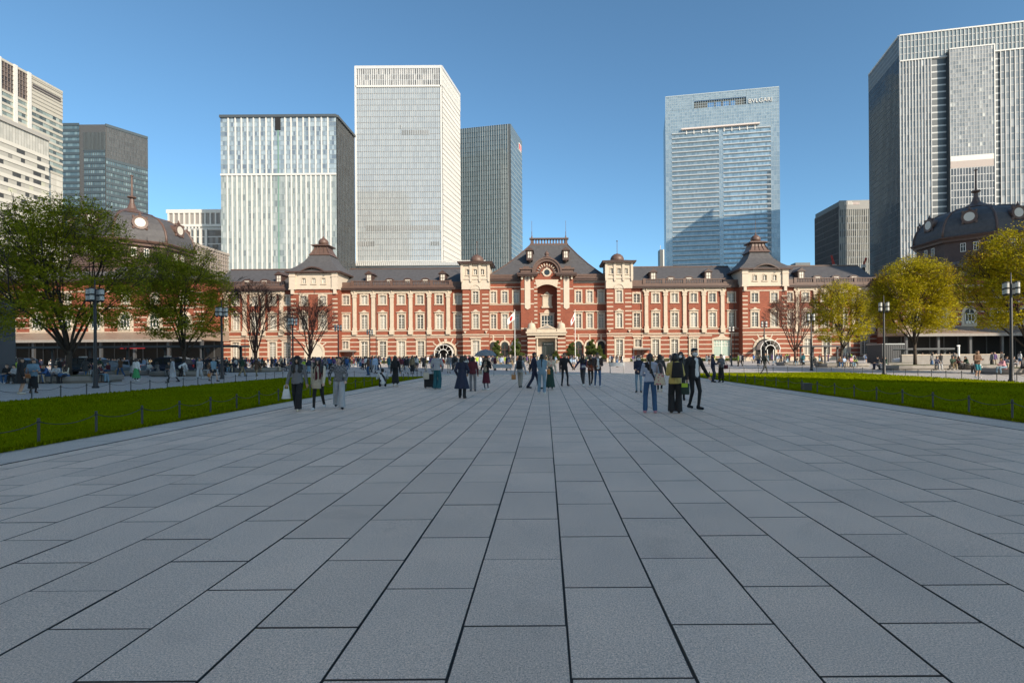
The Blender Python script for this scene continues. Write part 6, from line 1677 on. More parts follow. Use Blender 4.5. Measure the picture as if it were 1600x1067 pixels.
a, _ = wp(540, 560, 131); b, _ = wp(725, 560, 131); c_, _ = wp(985, 560, 131); d_, _ = wp(1160, 560, 131)
for (p, q_, lb) in ((a, b, 'low clipped hedge along the foot of the wing with hooded arch'), (c_, d_, 'low clipped hedge along the foot of the wing with green window')):
    npr = np.random.default_rng(int(abs(p) * 10)); n = 5000
    P = np.c_[npr.uniform(p, q_, n), npr.uniform(130.2, 131.4, n), npr.uniform(.05, .75, n)]
    u = npr.normal(0, 1, (n, 3)); u /= np.linalg.norm(u, axis=1)[:, None]; w = np.cross(u, npr.normal(0, 1, (n, 3))); w /= np.linalg.norm(w, axis=1)[:, None]
    V = np.zeros((n * 4, 3)); V[0::4] = P - u * .13; V[1::4] = P - w * .1; V[2::4] = P + u * .13; V[3::4] = P + w * .1
    tag(link('hedge', fast_mesh('hedge', V, 4, [M['needle']])), lb, 'hedge')

# ------------------------------------------------------------------ parked vehicles
def car(x, y, rz, kind, col, label):
    L, W, H = (4.4, 1.7, 1.75) if kind == 'van' else (4.6, 1.75, 1.48)
    r = thing('parked_car', label, 'car', (x, y, 0), 'vehicles waiting in the taxi lane', rz)
    if kind == 'van':
        prof = [(-2.2, .35), (-2.2, .8), (-2.05, .98), (-1.45, 1.05), (-.75, 1.62), (-.3, 1.75), (1.5, 1.73), (2.0, 1.55), (2.18, 1.0), (2.2, .35)]
    else:
        prof = [(-2.3, .35), (-2.3, .72), (-2.1, .86), (-1.25, .95), (-.55, 1.38), (-.1, 1.47), (.9, 1.45), (1.55, 1.02), (2.2, .95), (2.3, .7), (2.3, .35)]
    def sec(k, inset):
        return [(px_, k * (W / 2 - inset * (1 if pz > 1.0 else .15 if pz > .5 else .3)), pz) for px_, pz in prof]
    mb = MB()
    rows = [sec(-1, .16), sec(-1, .0), sec(1, .0), sec(1, .16)]
    rows = [sec(-1, .2), sec(1, .2)]
    n = len(prof)
    vs = rows[0] + rows[1]
    fs = [tuple(range(n)), tuple(range(2 * n - 1, n - 1, -1))] + [(i, i + n, (i + 1) % n + n, (i + 1) % n) for i in range(n)]
    mb.add(vs, fs)
    b = mb.build('body', mat('car_paint_' + label.split()[0], col, .25, .2) if 'car_paint_' + label.split()[0] not in bpy.data.materials else bpy.data.materials['car_paint_' + label.split()[0]], r, local=True)
    zs = (1.02, 1.6) if kind == 'van' else (.95, 1.38)
    for s_ in (-1, 1):
        for (a0, a1) in (((-1.2, -.05), (.02, 1.0), (1.07, 1.9)) if kind == 'van' else ((-1.0, .1), (.17, 1.25))):
            yy = s_ * (W / 2 - .18)
            q = MB(); t0 = a0 + (.45 if a0 < -.5 else 0)
            q.add([(a0, yy + s_ * .012, zs[0]), (a1, yy + s_ * .012, zs[0]), (a1, yy + s_ * .012, zs[1]), (t0, yy + s_ * .012, zs[1])], [(0, 1, 2, 3)]); q.build('side_window', M['pane_dark'], b, local=True)
    f = [p for p in prof]
    i0 = 3
    for (i0, nm) in ((3, 'windscreen'), (n - 3 if kind == 'van' else 6, 'rear_window')):
        p, q2 = Vector((prof[i0][0], 0, prof[i0][1])), Vector((prof[i0 + 1][0], 0, prof[i0 + 1][1]))
        p, q2 = p.lerp(q2, .1), p.lerp(q2, .92)
        nrm = Vector((-(q2.z - p.z), 0, q2.x - p.x)).normalized() * .012
        nrm = nrm if nrm.z > 0 else -nrm
        w = W / 2 - .3
        q = MB(); q.add([tuple(p + nrm + Vector((0, -w, 0))), tuple(p + nrm + Vector((0, w, 0))), tuple(q2 + nrm + Vector((0, w, 0))), tuple(q2 + nrm + Vector((0, -w, 0)))], [(0, 1, 2, 3)]); q.build(nm, M['pane_dark'], b, local=True)
    for wx in (-1.4, 1.4):
        for s_ in (-1, 1):
            y0 = s_ * (W / 2 - .2)
            q = MB(); q.rings([[(wx + .32 * math.cos(2 * math.pi * i / 16), y0 + k, .32 + .32 * math.sin(2 * math.pi * i / 16)) for i in range(16)] for k in (-.1, .12 if s_ > 0 else .1)]); wh = q.build('wheel', mat('tyre', (.015, .015, .015), .8) if 'tyre' not in bpy.data.materials else bpy.data.materials['tyre'], r, local=True)
            q = MB(); q.rings([[(wx + .2 * math.cos(2 * math.pi * i / 12), y0 + s_ * .125 + k, .32 + .2 * math.sin(2 * math.pi * i / 12)) for i in range(12)] for k in (-.02, .02)]); q.build('rim', M['metal'], wh, local=True)
    for s_ in (-1, 1):
        q = MB(); q.box(-2.33 if kind != 'van' else -2.23, -2.2 if kind != 'van' else -2.1, s_ * .6 - .18, s_ * .6 + .18, .62, .78); q.build('headlight', M['lamp_glass'], r, local=True)
        q = MB(); q.box(2.14, 2.24 if kind == 'van' else 2.33, s_ * .62 - .12, s_ * .62 + .12, .7, .95); q.build('tail_light', M['red'], r, local=True)
    if kind == 'van':
        q = MB(); q.box(-.15, .15, -.35, .35, 1.75, 1.88); q.build('roof_sign', M['lamp_glass'], r, local=True)
def carpx(px, Y, rz, kind, col, label):
    x, _ = wp(px, 565, Y); car(x, Y, rz, kind, col, label)
carpx(18, 53, .03, 'van', (.012, .013, .016), 'black van taxi at the end next to the grey vent tower')
carpx(130, 54, .02, 'van', (.015, .015, .02), 'black van taxi behind the planter of the tallest tree')
carpx(190, 53.5, .0, 'sedan', (.22, .26, .30), 'silver blue sedan taxi with glossy windscreen')
carpx(262, 55, .03, 'van', (.03, .04, .07), 'navy van taxi behind the second leafy tree')
carpx(330, 62, .0, 'sedan', (.03, .03, .035), 'charcoal sedan taxi beyond the second leafy tree')
carpx(1424, 76, .1, 'sedan', (.55, .56, .56), 'white sedan waiting behind the full yellow tree')
g = MB(); g.quad((-120, 51.5, .004), (-38, 51.5, .004), (-38, 66, .004), (-120, 66, .004))
tag(g.build('road', M['asphalt']), 'asphalt taxi lane before the sunlit dome', None, None, 'structure')
# ------------------------------------------------------------------ people: smooth signed-distance bodies turned into one mesh each
def v3(*a): return np.array(a, dtype=float)
SKIN, TOP, BOT, SHOE, HAIR, EXTRA, DARKL, OUTER = range(8)
class Body:
    def __init__(s): s.pr = []
    def cone(s, p0, p1, r0, r1, lab, sy=1.0, k=.02, hem=0): s.pr.append(('h' if hem else 'c', v3(*p0), v3(*p1), r0, r1, lab, sy, k))
    def ell(s, c, r, lab, k=.015): s.pr.append(('e', v3(*c), v3(*r), 0, 0, lab, 1.0, k))
    def mesh(s, name, h, nlab):
        lo = np.array([9., 9, 9]); hi = -lo
        for t, a, b, r0, r1, lab, sy, k in s.pr:
            if t != 'e':
                R = max(r0, r1); e = np.array([R, R * max(sy, 1), R]); lo = np.minimum(lo, np.minimum(a, b) - e); hi = np.maximum(hi, np.maximum(a, b) + e)
            else: lo = np.minimum(lo, a - b); hi = np.maximum(hi, a + b)
        lo = lo - 2.5 * h
        n = np.ceil((hi + 2.5 * h - lo) / h).astype(int) + 1
        ax = [lo[i] + h * np.arange(n[i]) for i in range(3)]
        F = np.full(n, 1.0); best = np.full(n, 9.0); lab_ = np.zeros(n, dtype=np.int8)
        for t, a, b, r0, r1, lab, sy, k in s.pr:
            if t != 'e':
                R = max(r0, r1) + .06; e = np.array([R, R * max(sy, 1), R]); l, u = np.minimum(a, b) - e, np.maximum(a, b) + e
            else: l, u = a - b - .06, a + b + .06
            i0 = np.clip(((l - lo) / h).astype(int), 0, n - 1); i1 = np.clip(((u - lo) / h).astype(int) + 2, 1, n)
            sl = tuple(slice(i0[i], i1[i]) for i in range(3))
            X = ax[0][sl[0]][:, None, None]; Y = ax[1][sl[1]][None, :, None]; Z = ax[2][sl[2]][None, None, :]
            if t != 'e':
                d = (b - a) * np.array([1, 1 / sy, 1]); L2 = max((d * d).sum(), 1e-9)
                x, y, z = X - a[0], (Y - a[1]) / sy, Z - a[2]
                tt = np.clip((x * d[0] + y * d[1] + z * d[2]) / L2, 0, 1)
                D = np.sqrt((x - tt * d[0]) ** 2 + (y - tt * d[1]) ** 2 + (z - tt * d[2]) ** 2) - (r0 + (r1 - r0) * tt)
                if t == 'h':
                    fold = 1 + .05 * np.sin(np.arctan2(y, x) * 9 + 1.0) * tt
                    D = np.maximum(np.sqrt((x - tt * d[0]) ** 2 + (y - tt * d[1]) ** 2 + (z - tt * d[2]) ** 2) - (r0 + (r1 - r0) * tt) * fold, (b[2] - Z) + x * 0 + y * 0)
            else:
                q = np.sqrt(((X - a[0]) / b[0]) ** 2 + ((Y - a[1]) / b[1]) ** 2 + ((Z - a[2]) / b[2]) ** 2)
                D = (q - 1) * b.min()
            f = F[sl]
            if k > 0:
                hh = np.clip(.5 + .5 * (f - D) / k, 0, 1)
                F[sl] = f * (1 - hh) + D * hh - k * hh * (1 - hh)
            else: F[sl] = np.minimum(f, D)
            Dl = D
            if t == 'h': Dl = D - .035 * (Z > b[2] - .002)
            elif lab == EXTRA: Dl = D - .012
            elif t == 'c' and k == 0: Dl = D - .055
            bs = best[sl]; m = Dl < bs
            bs[m] = np.broadcast_to(Dl, bs.shape)[m]; ll = lab_[sl]; ll[m] = lab
        # surface nets
        S = F < 0
        c = [S[i:n[0] - 1 + i, j:n[1] - 1 + j, k:n[2] - 1 + k] for i in (0, 1) for j in (0, 1) for k in (0, 1)]
        cnt = sum(x.astype(np.int8) for x in c)
        act = (cnt > 0) & (cnt < 8)
        I, J, K = np.nonzero(act)
        idx = np.full(act.shape, -1, dtype=np.int64); idx[I, J, K] = np.arange(len(I))
        acc = np.zeros((len(I), 3)); num = np.zeros(len(I))
        corners = [(i, j, k) for i in (0, 1) for j in (0, 1) for k in (0, 1)]
        for p in range(8):
            for q in range(p + 1, 8):
                a, b = corners[p], corners[q]
                if sum(abs(a[t] - b[t]) for t in range(3)) != 1: continue
                fa = F[I + a[0], J + a[1], K + a[2]]; fb = F[I + b[0], J + b[1], K + b[2]]
                m = (fa < 0) != (fb < 0)
                t = np.where(m, fa / np.where(m, fa - fb, 1), 0)
                pos = np.array(a)[None, :] + t[:, None] * (np.array(b) - np.array(a))[None, :]
                acc[m] += pos[m]; num[m] += 1
        V = lo + h * (np.c_[I, J, K] + acc / num[:, None])
        vl = lab_[I, J, K]
        quads = []
        for axis in range(3):
            o1, o2 = [(1, 2), (2, 0), (0, 1)][axis]
            A = [slice(None)] * 3; B = [slice(None)] * 3
            A[axis] = slice(0, n[axis] - 1); B[axis] = slice(1, n[axis])
            sa, sb = S[tuple(A)], S[tuple(B)]
            E = np.nonzero(sa != sb)
            P = np.stack(E, 1)
            ok = (P[:, o1] > 0) & (P[:, o2] > 0) & (P[:, o1] < n[o1] - 1) & (P[:, o2] < n[o2] - 1)
            P = P[ok]
            fl = sa[P[:, 0], P[:, 1], P[:, 2]]
            def cell(d1, d2):
                Q = P.copy(); Q[:, o1] -= d1; Q[:, o2] -= d2
                return idx[Q[:, 0], Q[:, 1], Q[:, 2]]
            q = np.stack([cell(1, 1), cell(0, 1), cell(0, 0), cell(1, 0)], 1)
            q[~fl] = q[~fl][:, ::-1]
            quads.append(q)
        Q = np.concatenate(quads)
        me = bpy.data.meshes.new(name)
        me.vertices.add(len(V)); me.vertices.foreach_set('co', V.astype(np.float32).ravel())
        me.loops.add(len(Q) * 4); me.loops.foreach_set('vertex_index', Q.ravel().astype(np.int32))
        me.polygons.add(len(Q)); me.polygons.foreach_set('loop_start', np.arange(0, len(Q) * 4, 4)); me.polygons.foreach_set('loop_total', np.full(len(Q), 4))
        for i in range(nlab): me.materials.append(None)
        me.polygons.foreach_set('material_index', vl[Q[:, 2]].astype(np.int32))
        me.polygons.foreach_set('use_smooth', np.ones(len(Q), dtype=bool))
        me.update(); me.validate()
        return me
SKIN, TOP, BOT, SHOE, HAIR, EXTRA, DARKL, OUTER = range(8)
def ik(a, b, l1, l2, pole):
    a, b, pole = v3(*a), v3(*b), v3(*pole)
    d = b - a; L = np.linalg.norm(d)
    L = min(L, (l1 + l2) * .995); u = d / max(np.linalg.norm(d), 1e-6)
    x = (l1 * l1 - l2 * l2 + L * L) / (2 * L); hgt = math.sqrt(max(l1 * l1 - x * x, 0))
    pp = pole - u * (pole * u).sum(); pp = pp / max(np.linalg.norm(pp), 1e-6)
    return a + u * x + pp * hgt, a + u * L
def person_body(sp, hero):
    # sp: dict describing clothes and pose; the figure faces -Y, is 1.70 m tall at its feet z=0
    B = Body()
    g = sp.get
    pose = g('pose', 'stand'); sex = g('sex', 'f')
    pel = v3(0, 0, .93); lean = g('lean', 0.0)
    feet = [v3(.095, .0, .0), v3(-.095, .0, .0)]
    hands = [v3(.25, -.05, .80), v3(-.25, -.05, .80)]
    lift = [0, 0]
    if pose == 'walk':
        feet = [v3(.085, -.26, .0), v3(-.085, .30, .05)]; hands = [v3(.26, .17, .84), v3(-.26, -.22, .88)]
    elif pose == 'walk2':
        feet = [v3(.085, .26, .06), v3(-.085, -.22, .0)]; hands = [v3(.26, -.2, .86), v3(-.26, .17, .84)]
    elif pose == 'phone': hands = [v3(.07, -.30, 1.12), v3(-.1, -.24, 1.08)]
    elif pose == 'photo': hands = [v3(.08, -.36, 1.48), v3(-.08, -.36, 1.48)]
    elif pose == 'sit':
        pel = v3(0, 0, .53); feet = [v3(.13, -.50, 0), v3(-.1, -.42, 0)]; hands = [v3(.1, -.36, .66), v3(-.1, -.34, .64)]; lean = g('lean', .1)
    elif pose == 'sitlean':
        pel = v3(0, 0, .53); feet = [v3(.16, -.40, 0), v3(-.16, -.46, 0)]; hands = [v3(.1, -.48, .72), v3(-.08, -.46, .70)]; lean = g('lean', .42)
    elif pose == 'crouch':
        pel = v3(0, .12, .30); feet = [v3(.14, -.06, 0), v3(-.14, -.02, 0)]; hands = [v3(.16, -.4, .52), v3(-.14, -.42, .5)]; lean = g('lean', .45)
    elif pose == 'bend': lean = g('lean', .95); hands = [v3(.15, -.62, .72), v3(-.15, -.6, .70)]
    elif pose == 'kick': feet = [v3(.1, -.1, 0), v3(-.12, .12, 0)]
    if 'hands' in sp:
        for i, hnd in enumerate(sp['hands']):
            if hnd is not None: hands[i] = v3(*hnd)
    if 'feet' in sp: feet = [v3(*f) for f in sp['feet']]
    cl, sl = math.cos(lean), math.sin(lean)
    def up(x, y, z): return pel + v3(x, y * cl - z * sl, z * cl + y * sl)   # torso frame
    bt = g('bottom', 'slim'); tp = g('top', 'shirt')
    m = 1.0 if sex == 'f' else 1.08
    # legs
    for i, s_ in ((0, 1), (1, -1)):
        hip = pel + v3(s_ * .085, 0, -.02)
        an = feet[i] + v3(0, .02, .085)
        kn, an = ik(hip, an, .43, .42, (s_ * .12, -1, .1))
        if bt in ('slim', 'shorts'): r = (.078 * m, .052, .038)
        elif bt == 'straight': r = (.085 * m, .068, .064)
        else: r = (.092, .09, .105)
        if bt == 'shorts':
            B.cone(hip, kn * .96 + hip * .04, r[0], .068, BOT); B.cone(kn, an, .05, .036, SKIN)
        elif bt in ('skirt', 'shortskirt', 'coatlong'):
            B.cone(hip, kn, .07, .05, DARKL if g('tights', 1) else SKIN); B.cone(kn, an, .048, .034, DARKL if g('tights', 1) else SKIN)
        else:
            B.cone(hip, kn, r[0], r[1], BOT); B.cone(kn, an + v3(0, 0, -.035 if bt == 'wide' else -.01), r[1], r[2], BOT, 1.0, .012, 0 if pose in ('sit', 'sitlean', 'crouch') or bt == 'slim' else 1)
        f = feet[i]
        dr = v3(0, -1, 0)
        B.cone((f[0] + s_ * .01, f[1] + .05, f[2] + .045), (f[0] + s_ * .025, f[1] - .13, f[2] + .035), .042, .036, SHOE, k=.01)
        B.cone((f[0], f[1] + .05, f[2] + .05), (f[0], f[1] + .03, f[2] + .1), .042, .04, SHOE, k=.01)
    # pelvis, torso
    B.cone(pel + v3(.06, 0, .0), pel + v3(-.06, 0, .0), .105 * m, .105 * m, BOT, .92, .03)
    tl = OUTER if g('open') else TOP
    B.cone(up(0, 0, .08), up(0, 0, .24), .118 * m, .125 * m, tl, .72, .04)
    B.cone(up(.06, 0, .30), up(-.06, 0, .30), .115 * m, .115 * m, tl, .82, .05)
    B.cone(up(.115 * m, .01, .43), up(-.115 * m, .01, .43), .062, .062, tl, 1.0, .05); B.cone(up(.07, .01, .46), up(-.07, .01, .46), .05, .05, tl, 1.0, .05)
    if sex == 'f' and tp != 'coat': B.ell(up(0, -.075, .31), (.1, .05, .07), tl, .04)
    if tp in ('jacket', 'coat', 'long'):
        B.cone(up(0, 0, .36), up(0, 0, -.10), .142 * m, .152 * m, tl, .78, .03, 1 if lean < .2 else 0)
        if g('open'): B.cone(up(0, -.075, .42), up(0, -.095, .02), .045, .055, TOP, .7, .0)
    elif g('untucked', 1): B.cone(up(0, 0, .2), up(0, 0, -.05), .128 * m, .138 * m, tl, .78, .02, 1 if lean < .2 else 0)
    if bt == 'skirt':
        L = g('skirt_len', .62)
        B.cone(pel + v3(0, 0, .06), pel + v3(0, 0, -L), .12, g('flare', .2), BOT, .85, .012, 1)
    if bt == 'shortskirt': B.cone(pel + v3(0, 0, .06), pel + v3(0, 0, -.3), .12, .18, BOT, .85, .012, 1)
    if tp == 'coat': B.cone(up(0, 0, .1), pel + v3(0, .01, -g('coat_len', .5)), .15, g('flare', .22), tl, .85, .012, 1)
    if pose in ('sit', 'sitlean') and bt in ('skirt', 'shortskirt'):
        B.cone(pel, pel + v3(0, -.38, .02), .14, .16, BOT, 1, .03)
    # arms
    sk_arm = g('bare_arms', 0)
    for i, s_ in ((0, 1), (1, -1)):
        sh = up(s_ * (.158 if sex == 'f' else .185), .01, .43)
        el, wr = ik(sh, hands[i], .285, .255, (s_ * .55, .75, -.35))
        al = OUTER if g('open') else TOP
        wd = 1.25 if tp in ('jacket', 'coat', 'loose') else 1.0
        B.cone(sh, el, .052 * m * wd, .043 * wd, al, k=.03)
        B.cone(el, wr, .042 * wd, (.03 if not wd > 1 else .042), SKIN if sk_arm else al, k=.015)
        d = wr - el; d = d / np.linalg.norm(d)
        side = np.cross(d, v3(0, 1, 0)); side = side / max(np.linalg.norm(side), 1e-6); nrm = np.cross(side, d)
        pc = wr + d * .055
        B.cone(wr, pc, .026, .034, SKIN, k=.01)
        if hero:
            for q in range(4):
                o = side * (.024 - .016 * q)
                l = (.062, .07, .066, .05)[q]
                b0 = pc + d * .02 + o; b1 = b0 + d * l * .55 - nrm * s_ * .006; b2 = b1 + d * l * .4 - nrm * s_ * .022
                B.cone(b0, b1, .0095, .009, SKIN, k=.004); B.cone(b1, b2, .009, .0075, SKIN, k=.004)
            t0 = wr + d * .025 + side * .024; t1 = t0 + d * .035 + side * .022; t2 = t1 + d * .03 + side * .002
            B.cone(t0, t1, .012, .0105, SKIN, k=.006); B.cone(t1, t2, .0105, .009, SKIN, k=.004)
        else: B.ell(pc + d * .05, (.026, .026, .045), SKIN, .02)
    # neck and head
    hl = lean * .45 + g('nod', 0.0); tw = g('turn', 0.0)
    nk = up(0, .0, .49)
    hc = nk + v3(0, -.02 - .09 * math.sin(hl), .135)
    B.cone(up(0, .012, .44), hc + v3(0, .015, -.05), .05, .047, SKIN, k=.02)
    def hd(x, y, z):
        y, z = y * math.cos(hl) - z * math.sin(hl) * 1, z * math.cos(hl) + y * math.sin(hl)
        x, y = x * math.cos(tw) - y * math.sin(tw), x * math.sin(tw) + y * math.cos(tw)
        return hc + v3(x, y, z)
    B.ell(hd(0, 0, .02), (.077, .095, .10), SKIN, .01); B.ell(hd(0, -.02, -.045), (.06, .075, .07), SKIN, .03)
    B.cone(hd(0, -.09, .005), hd(0, -.104, -.025), .009, .014, SKIN, k=.012)
    for s_ in (-1, 1):
        B.ell(hd(s_ * .078, .01, -.01), (.012, .02, .028), SKIN, .008)
        if hero:
            B.ell(hd(s_ * .03, -.088, .01), (.014, .008, .007), DARKL, 0)
    if g('mask'): B.ell(hd(0, -.058, -.052), (.066, .058, .05), EXTRA, .0)
    hr = g('hair', 'short')
    B.ell(hd(0, .018, .045), (.088, .1, .088), HAIR, .0)
    B.ell(hd(0, -.045, .085), (.07, .055, .04), HAIR, .01)
    if hr == 'short': B.ell(hd(0, .05, -.02), (.075, .055, .07), HAIR, .01)
    elif hr == 'bob':
        B.ell(hd(0, .045, -.04), (.092, .072, .11), HAIR, .02); B.cone(hd(.08, -.01, .03), hd(.082, -.005, -.1), .03, .03, HAIR, k=.02); B.cone(hd(-.08, -.01, .03), hd(-.082, -.005, -.1), .03, .03, HAIR, k=.02)
    elif hr == 'long':
        B.ell(hd(0, .045, -.03), (.09, .072, .11), HAIR, .02); B.cone(hd(0, .06, -.03), up(0, .1, .24), .085, .07, HAIR, .55, .02)
        for s_ in (-1, 1): B.cone(hd(s_ * .078, -.01, .02), up(s_ * .085, -.085, .28), .032, .03, HAIR, k=0)
    elif hr == 'back':
        B.ell(hd(0, .045, -.03), (.088, .07, .10), HAIR, .02); B.cone(hd(0, .06, -.03), up(0, .1, .14), .08, .05, HAIR, .55, .02)
    elif hr == 'pony':
        B.ell(hd(0, .045, -.02), (.082, .065, .09), HAIR, .02); B.ell(hd(0, .115, .04), (.035, .035, .035), HAIR, .01); B.cone(hd(0, .125, .03), up(0, .14, .2), .032, .018, HAIR, k=.02)
    if g('hat') == 'cap':
        B.ell(hd(0, .01, .07), (.096, .108, .075), EXTRA if not g('mask') else DARKL, 0); B.cone(hd(.03, -.09, .06), hd(-.03, -.09, .06), .02, .02, EXTRA, 2.4, 0)
    if g('scarf'):
        for s_ in (-1, 1): B.cone(up(s_ * .06, -.06, .48), up(s_ * .075, -.125, .1), .035, .04, DARKL, .6, 0)
    if g('strap'): B.cone(up(.12, -.02, .47), up(-.13, .1, .05), .012, .012, DARKL, k=0); B.cone(up(.12, .03, .48), up(-.12, .115, .08), .016, .016, DARKL, .6, 0)
    return B
CM = {}
def cmat(c, rough=.8):
    key = tuple(round(x, 3) for x in c)
    if key not in CM: CM[key] = mat('cloth', c, rough, var=.18, scale=14)
    return CM[key]
COLS = {'black': (.012, .012, .014), 'navy': (.016, .022, .05), 'grey': (.16, .16, .17), 'light grey': (.38, .39, .41), 'white': (.66, .66, .65), 'beige': (.42, .35, .26), 'cream': (.55, .49, .39),
        'brown': (.11, .06, .035), 'khaki': (.22, .17, .10), 'dark green': (.02, .05, .03), 'green': (.05, .28, .10), 'teal': (.015, .11, .14), 'blue': (.035, .10, .27), 'denim blue': (.03, .085, .19), 'light denim': (.17, .27, .35),
        'pale blue': (.30, .40, .55), 'red': (.38, .02, .025), 'burgundy': (.10, .008, .022), 'maroon': (.09, .012, .02), 'pink': (.55, .26, .30), 'yellow': (.56, .44, .14), 'orange': (.5, .19, .03), 'rust': (.22, .055, .025), 'purple': (.09, .05, .16), 'lime': (.36, .52, .03), 'charcoal': (.045, .046, .05)}
SKINS = [(.50, .30, .20), (.44, .26, .17), (.56, .36, .26)]
HAIRS = {'black': (.008, .007, .007), 'brown': (.035, .018, .011), 'grey': (.18, .17, .16)}
def colr(n): return COLS[n] if isinstance(n, str) else n
def hero(px, py, label, face_deg, scale=1.0, **sp):
    x, y = gp(px, py)
    place_person(x, y, label, face_deg, scale, True, sp)
    return x, y
def check_mat():
    m, nt, b, N, L = nmat('check_cloth')
    tc = N.new('ShaderNodeTexCoord'); ck = N.new('ShaderNodeTexChecker'); ck.inputs['Scale'].default_value = 22
    ck.inputs['Color1'].default_value = (.012, .012, .016, 1); ck.inputs['Color2'].default_value = (.28, .28, .29, 1)
    L.new(tc.outputs['Object'], ck.inputs['Vector']); L.new(ck.outputs[0], b.inputs['Base Color']); b.inputs['Roughness'].default_value = .8
    return m
def floral_mat():
    m, nt, b, N, L = nmat('floral_cloth')
    tc = N.new('ShaderNodeTexCoord'); v = N.new('ShaderNodeTexVoronoi'); v.inputs['Scale'].default_value = 13; L.new(tc.outputs['Object'], v.inputs['Vector'])
    r = N.new('ShaderNodeValToRGB'); e = r.color_ramp.elements; e[0].position = .25; e[0].color = (.45, .13, .17, 1); e[1].position = .4; e[1].color = (.55, .48, .36, 1)
    L.new(v.outputs['Distance'], r.inputs[0]); L.new(r.outputs[0], b.inputs['Base Color']); b.inputs['Roughness'].default_value = .7
    return m
SPECIAL = {'check': check_mat(), 'floral': floral_mat()}
BODY = {}
def place_person(x, y, label, face_deg, scale, is_hero, sp, group=None, z=0.0):
    key = tuple(sorted((k, str(v)) for k, v in sp.items() if k not in ('c',))) + (is_hero,)
    if key not in BODY: BODY[key] = person_body(sp, is_hero).mesh('person', .0125 if is_hero else .023, 8)
    o = bpy.data.objects.new('person', BODY[key]); COL.objects.link(o)
    o.location = (x, y, z); o.rotation_euler = (0, 0, math.radians(face_deg)); o.scale = (scale,) * 3
    WL[o.name] = (x, y, z)
    c = sp['c']
    rr = random.Random(int(x * 100) * 7 + int(y * 100))
    def gm(n): return SPECIAL[n] if n in SPECIAL else cmat(colr(n))
    ms = [cmat(rr.choice(SKINS), .5), gm(c[0]), gm(c[1]), gm(c[2] if len(c) > 2 else 'white'), cmat(HAIRS[c[3]] if len(c) > 3 else HAIRS['black'], .4), gm(c[4] if len(c) > 4 else 'white'), gm(c[5] if len(c) > 5 else 'black'), gm(c[6] if len(c) > 6 else 'black')]
    for i, m in enumerate(ms):
        o.material_slots[i].link = 'OBJECT'; o.material_slots[i].material = m
    tag(o, label, 'person', group)
    return o
def rotp(x, y, deg, dx, dy):
    a = math.radians(deg); return x + dx * math.cos(a) - dy * math.sin(a), y + dx * math.sin(a) + dy * math.cos(a)
# ---- bags and other carried things
def bag_mesh(w, d, h, taper=.85, n=3):
    mb = MB()
    rs = []
    for f in (0, .06, .5, .94, 1.0):
        k = (1 if f not in (0, 1.0) else .9) * (1 - (1 - taper) * f); dd = d * (1 - .45 * f)
        rs.append([(a * w / 2 * k, b * dd / 2 * (1 if f not in (0, 1) else .8), h * f) for a, b in ((-1, -.6), (-.7, -1), (.7, -1), (1, -.6), (1, .6), (.7, 1), (-.7, 1), (-1, .6))])
    mb.rings(rs)
    return mb
def carried(name, label, cat, x, y, z, rz, w, d, h, col, handle=.25, taper=.85, group=None, straps=False):
    mb = bag_mesh(w, d, h, taper)
    r = thing(name, label, cat, (x, y, z), group, math.radians(rz))
    mb.build('bag_body', SPECIAL.get(col) if col in SPECIAL else cmat(colr(col), .6), r, True, local=True)
    q = MB()
    if handle:
        for s_ in (-1, 1): q.tube([(-w * .25, s_ * d * .2, h), (-w * .2, s_ * d * .2, h + handle * .8), (0, s_ * d * .1, h + handle), (w * .2, s_ * d * .2, h + handle * .8), (w * .25, s_ * d * .2, h)], .008, 5)
        q.build('handle', cmat(colr(col) if col not in SPECIAL else (.3, .2, .2), .6), r, local=True)
    if straps:
        q = MB()
        for s_ in (-1, 1): q.tube([(s_ * w * .3, d * .4, h * .95), (s_ * w * .32, d * 1.2, h * 1.08), (s_ * w * .38, d * 1.7, h * .9), (s_ * w * .4, d * 1.2, h * .2), (s_ * w * .35, d * .4, h * .08)], .016, 5)
        q.build('shoulder_straps', cmat(colr(col), .6), r, local=True)
        q = MB(); q.box(-w * .32, w * .32, -d * .62, -d * .4, h * .1, h * .48); q.build('front_pocket', cmat(colr(col), .6), r, local=True)
    return r

# face_deg: 0 faces the camera, 180 faces the station
S = 1.0
x, y = hero(465, 641, 'person in grey shirt, black cap and wide black trousers walking with white bag', 8, .98, c=('grey', 'black', 'cream', 'black', 'black'), pose='walk', sex='f', bottom='wide', top='jacket', hair='long', hat='cap', hands=[(.27, .02, .82), (-.3, -.04, .80)])
bx, by = rotp(x, y, 8, -.30, -.06); carried('plastic_bag', 'thin white plastic bag carried by walker in black cap', 'bag', bx, by, .36, 20, .26, .1, .30, 'white', .13, .55)
x, y = hero(498, 640, 'person in blue cap, beige shirt and dark scarf walking with a beige handbag', 5, .95, c=('cream', 'black', 'white', 'black', (.06, .09, .16), 'maroon'), pose='walk2', sex='f', bottom='slim', top='jacket', hair='long', hat='cap', scarf=1, hands=[(.22, -.22, .86), (-.24, .12, .84)])
bx, by = rotp(x, y, 5, .02, -.24); carried('handbag', 'beige shoulder handbag worn by walker in blue cap', 'bag', bx, by, .66, 5, .26, .1, .2, 'beige', .5, .95)
hero(530, 638, 'person in black and white checked shirt and pale wide trousers, head turned aside', 20, .96, c=('check', 'light grey', 'black', 'brown'), pose='walk', sex='f', bottom='wide', top='loose', hair='back', turn=-.9, hands=[(.2, -.2, .9), (-.28, .0, .92)])
x, y = hero(598, 604, 'person in white shirt and black trousers crouching at the lawn edge', 200, .98, c=('white', 'black', 'black', 'black'), pose='crouch', sex='m', bottom='straight', top='loose', hair='short', strap=1)
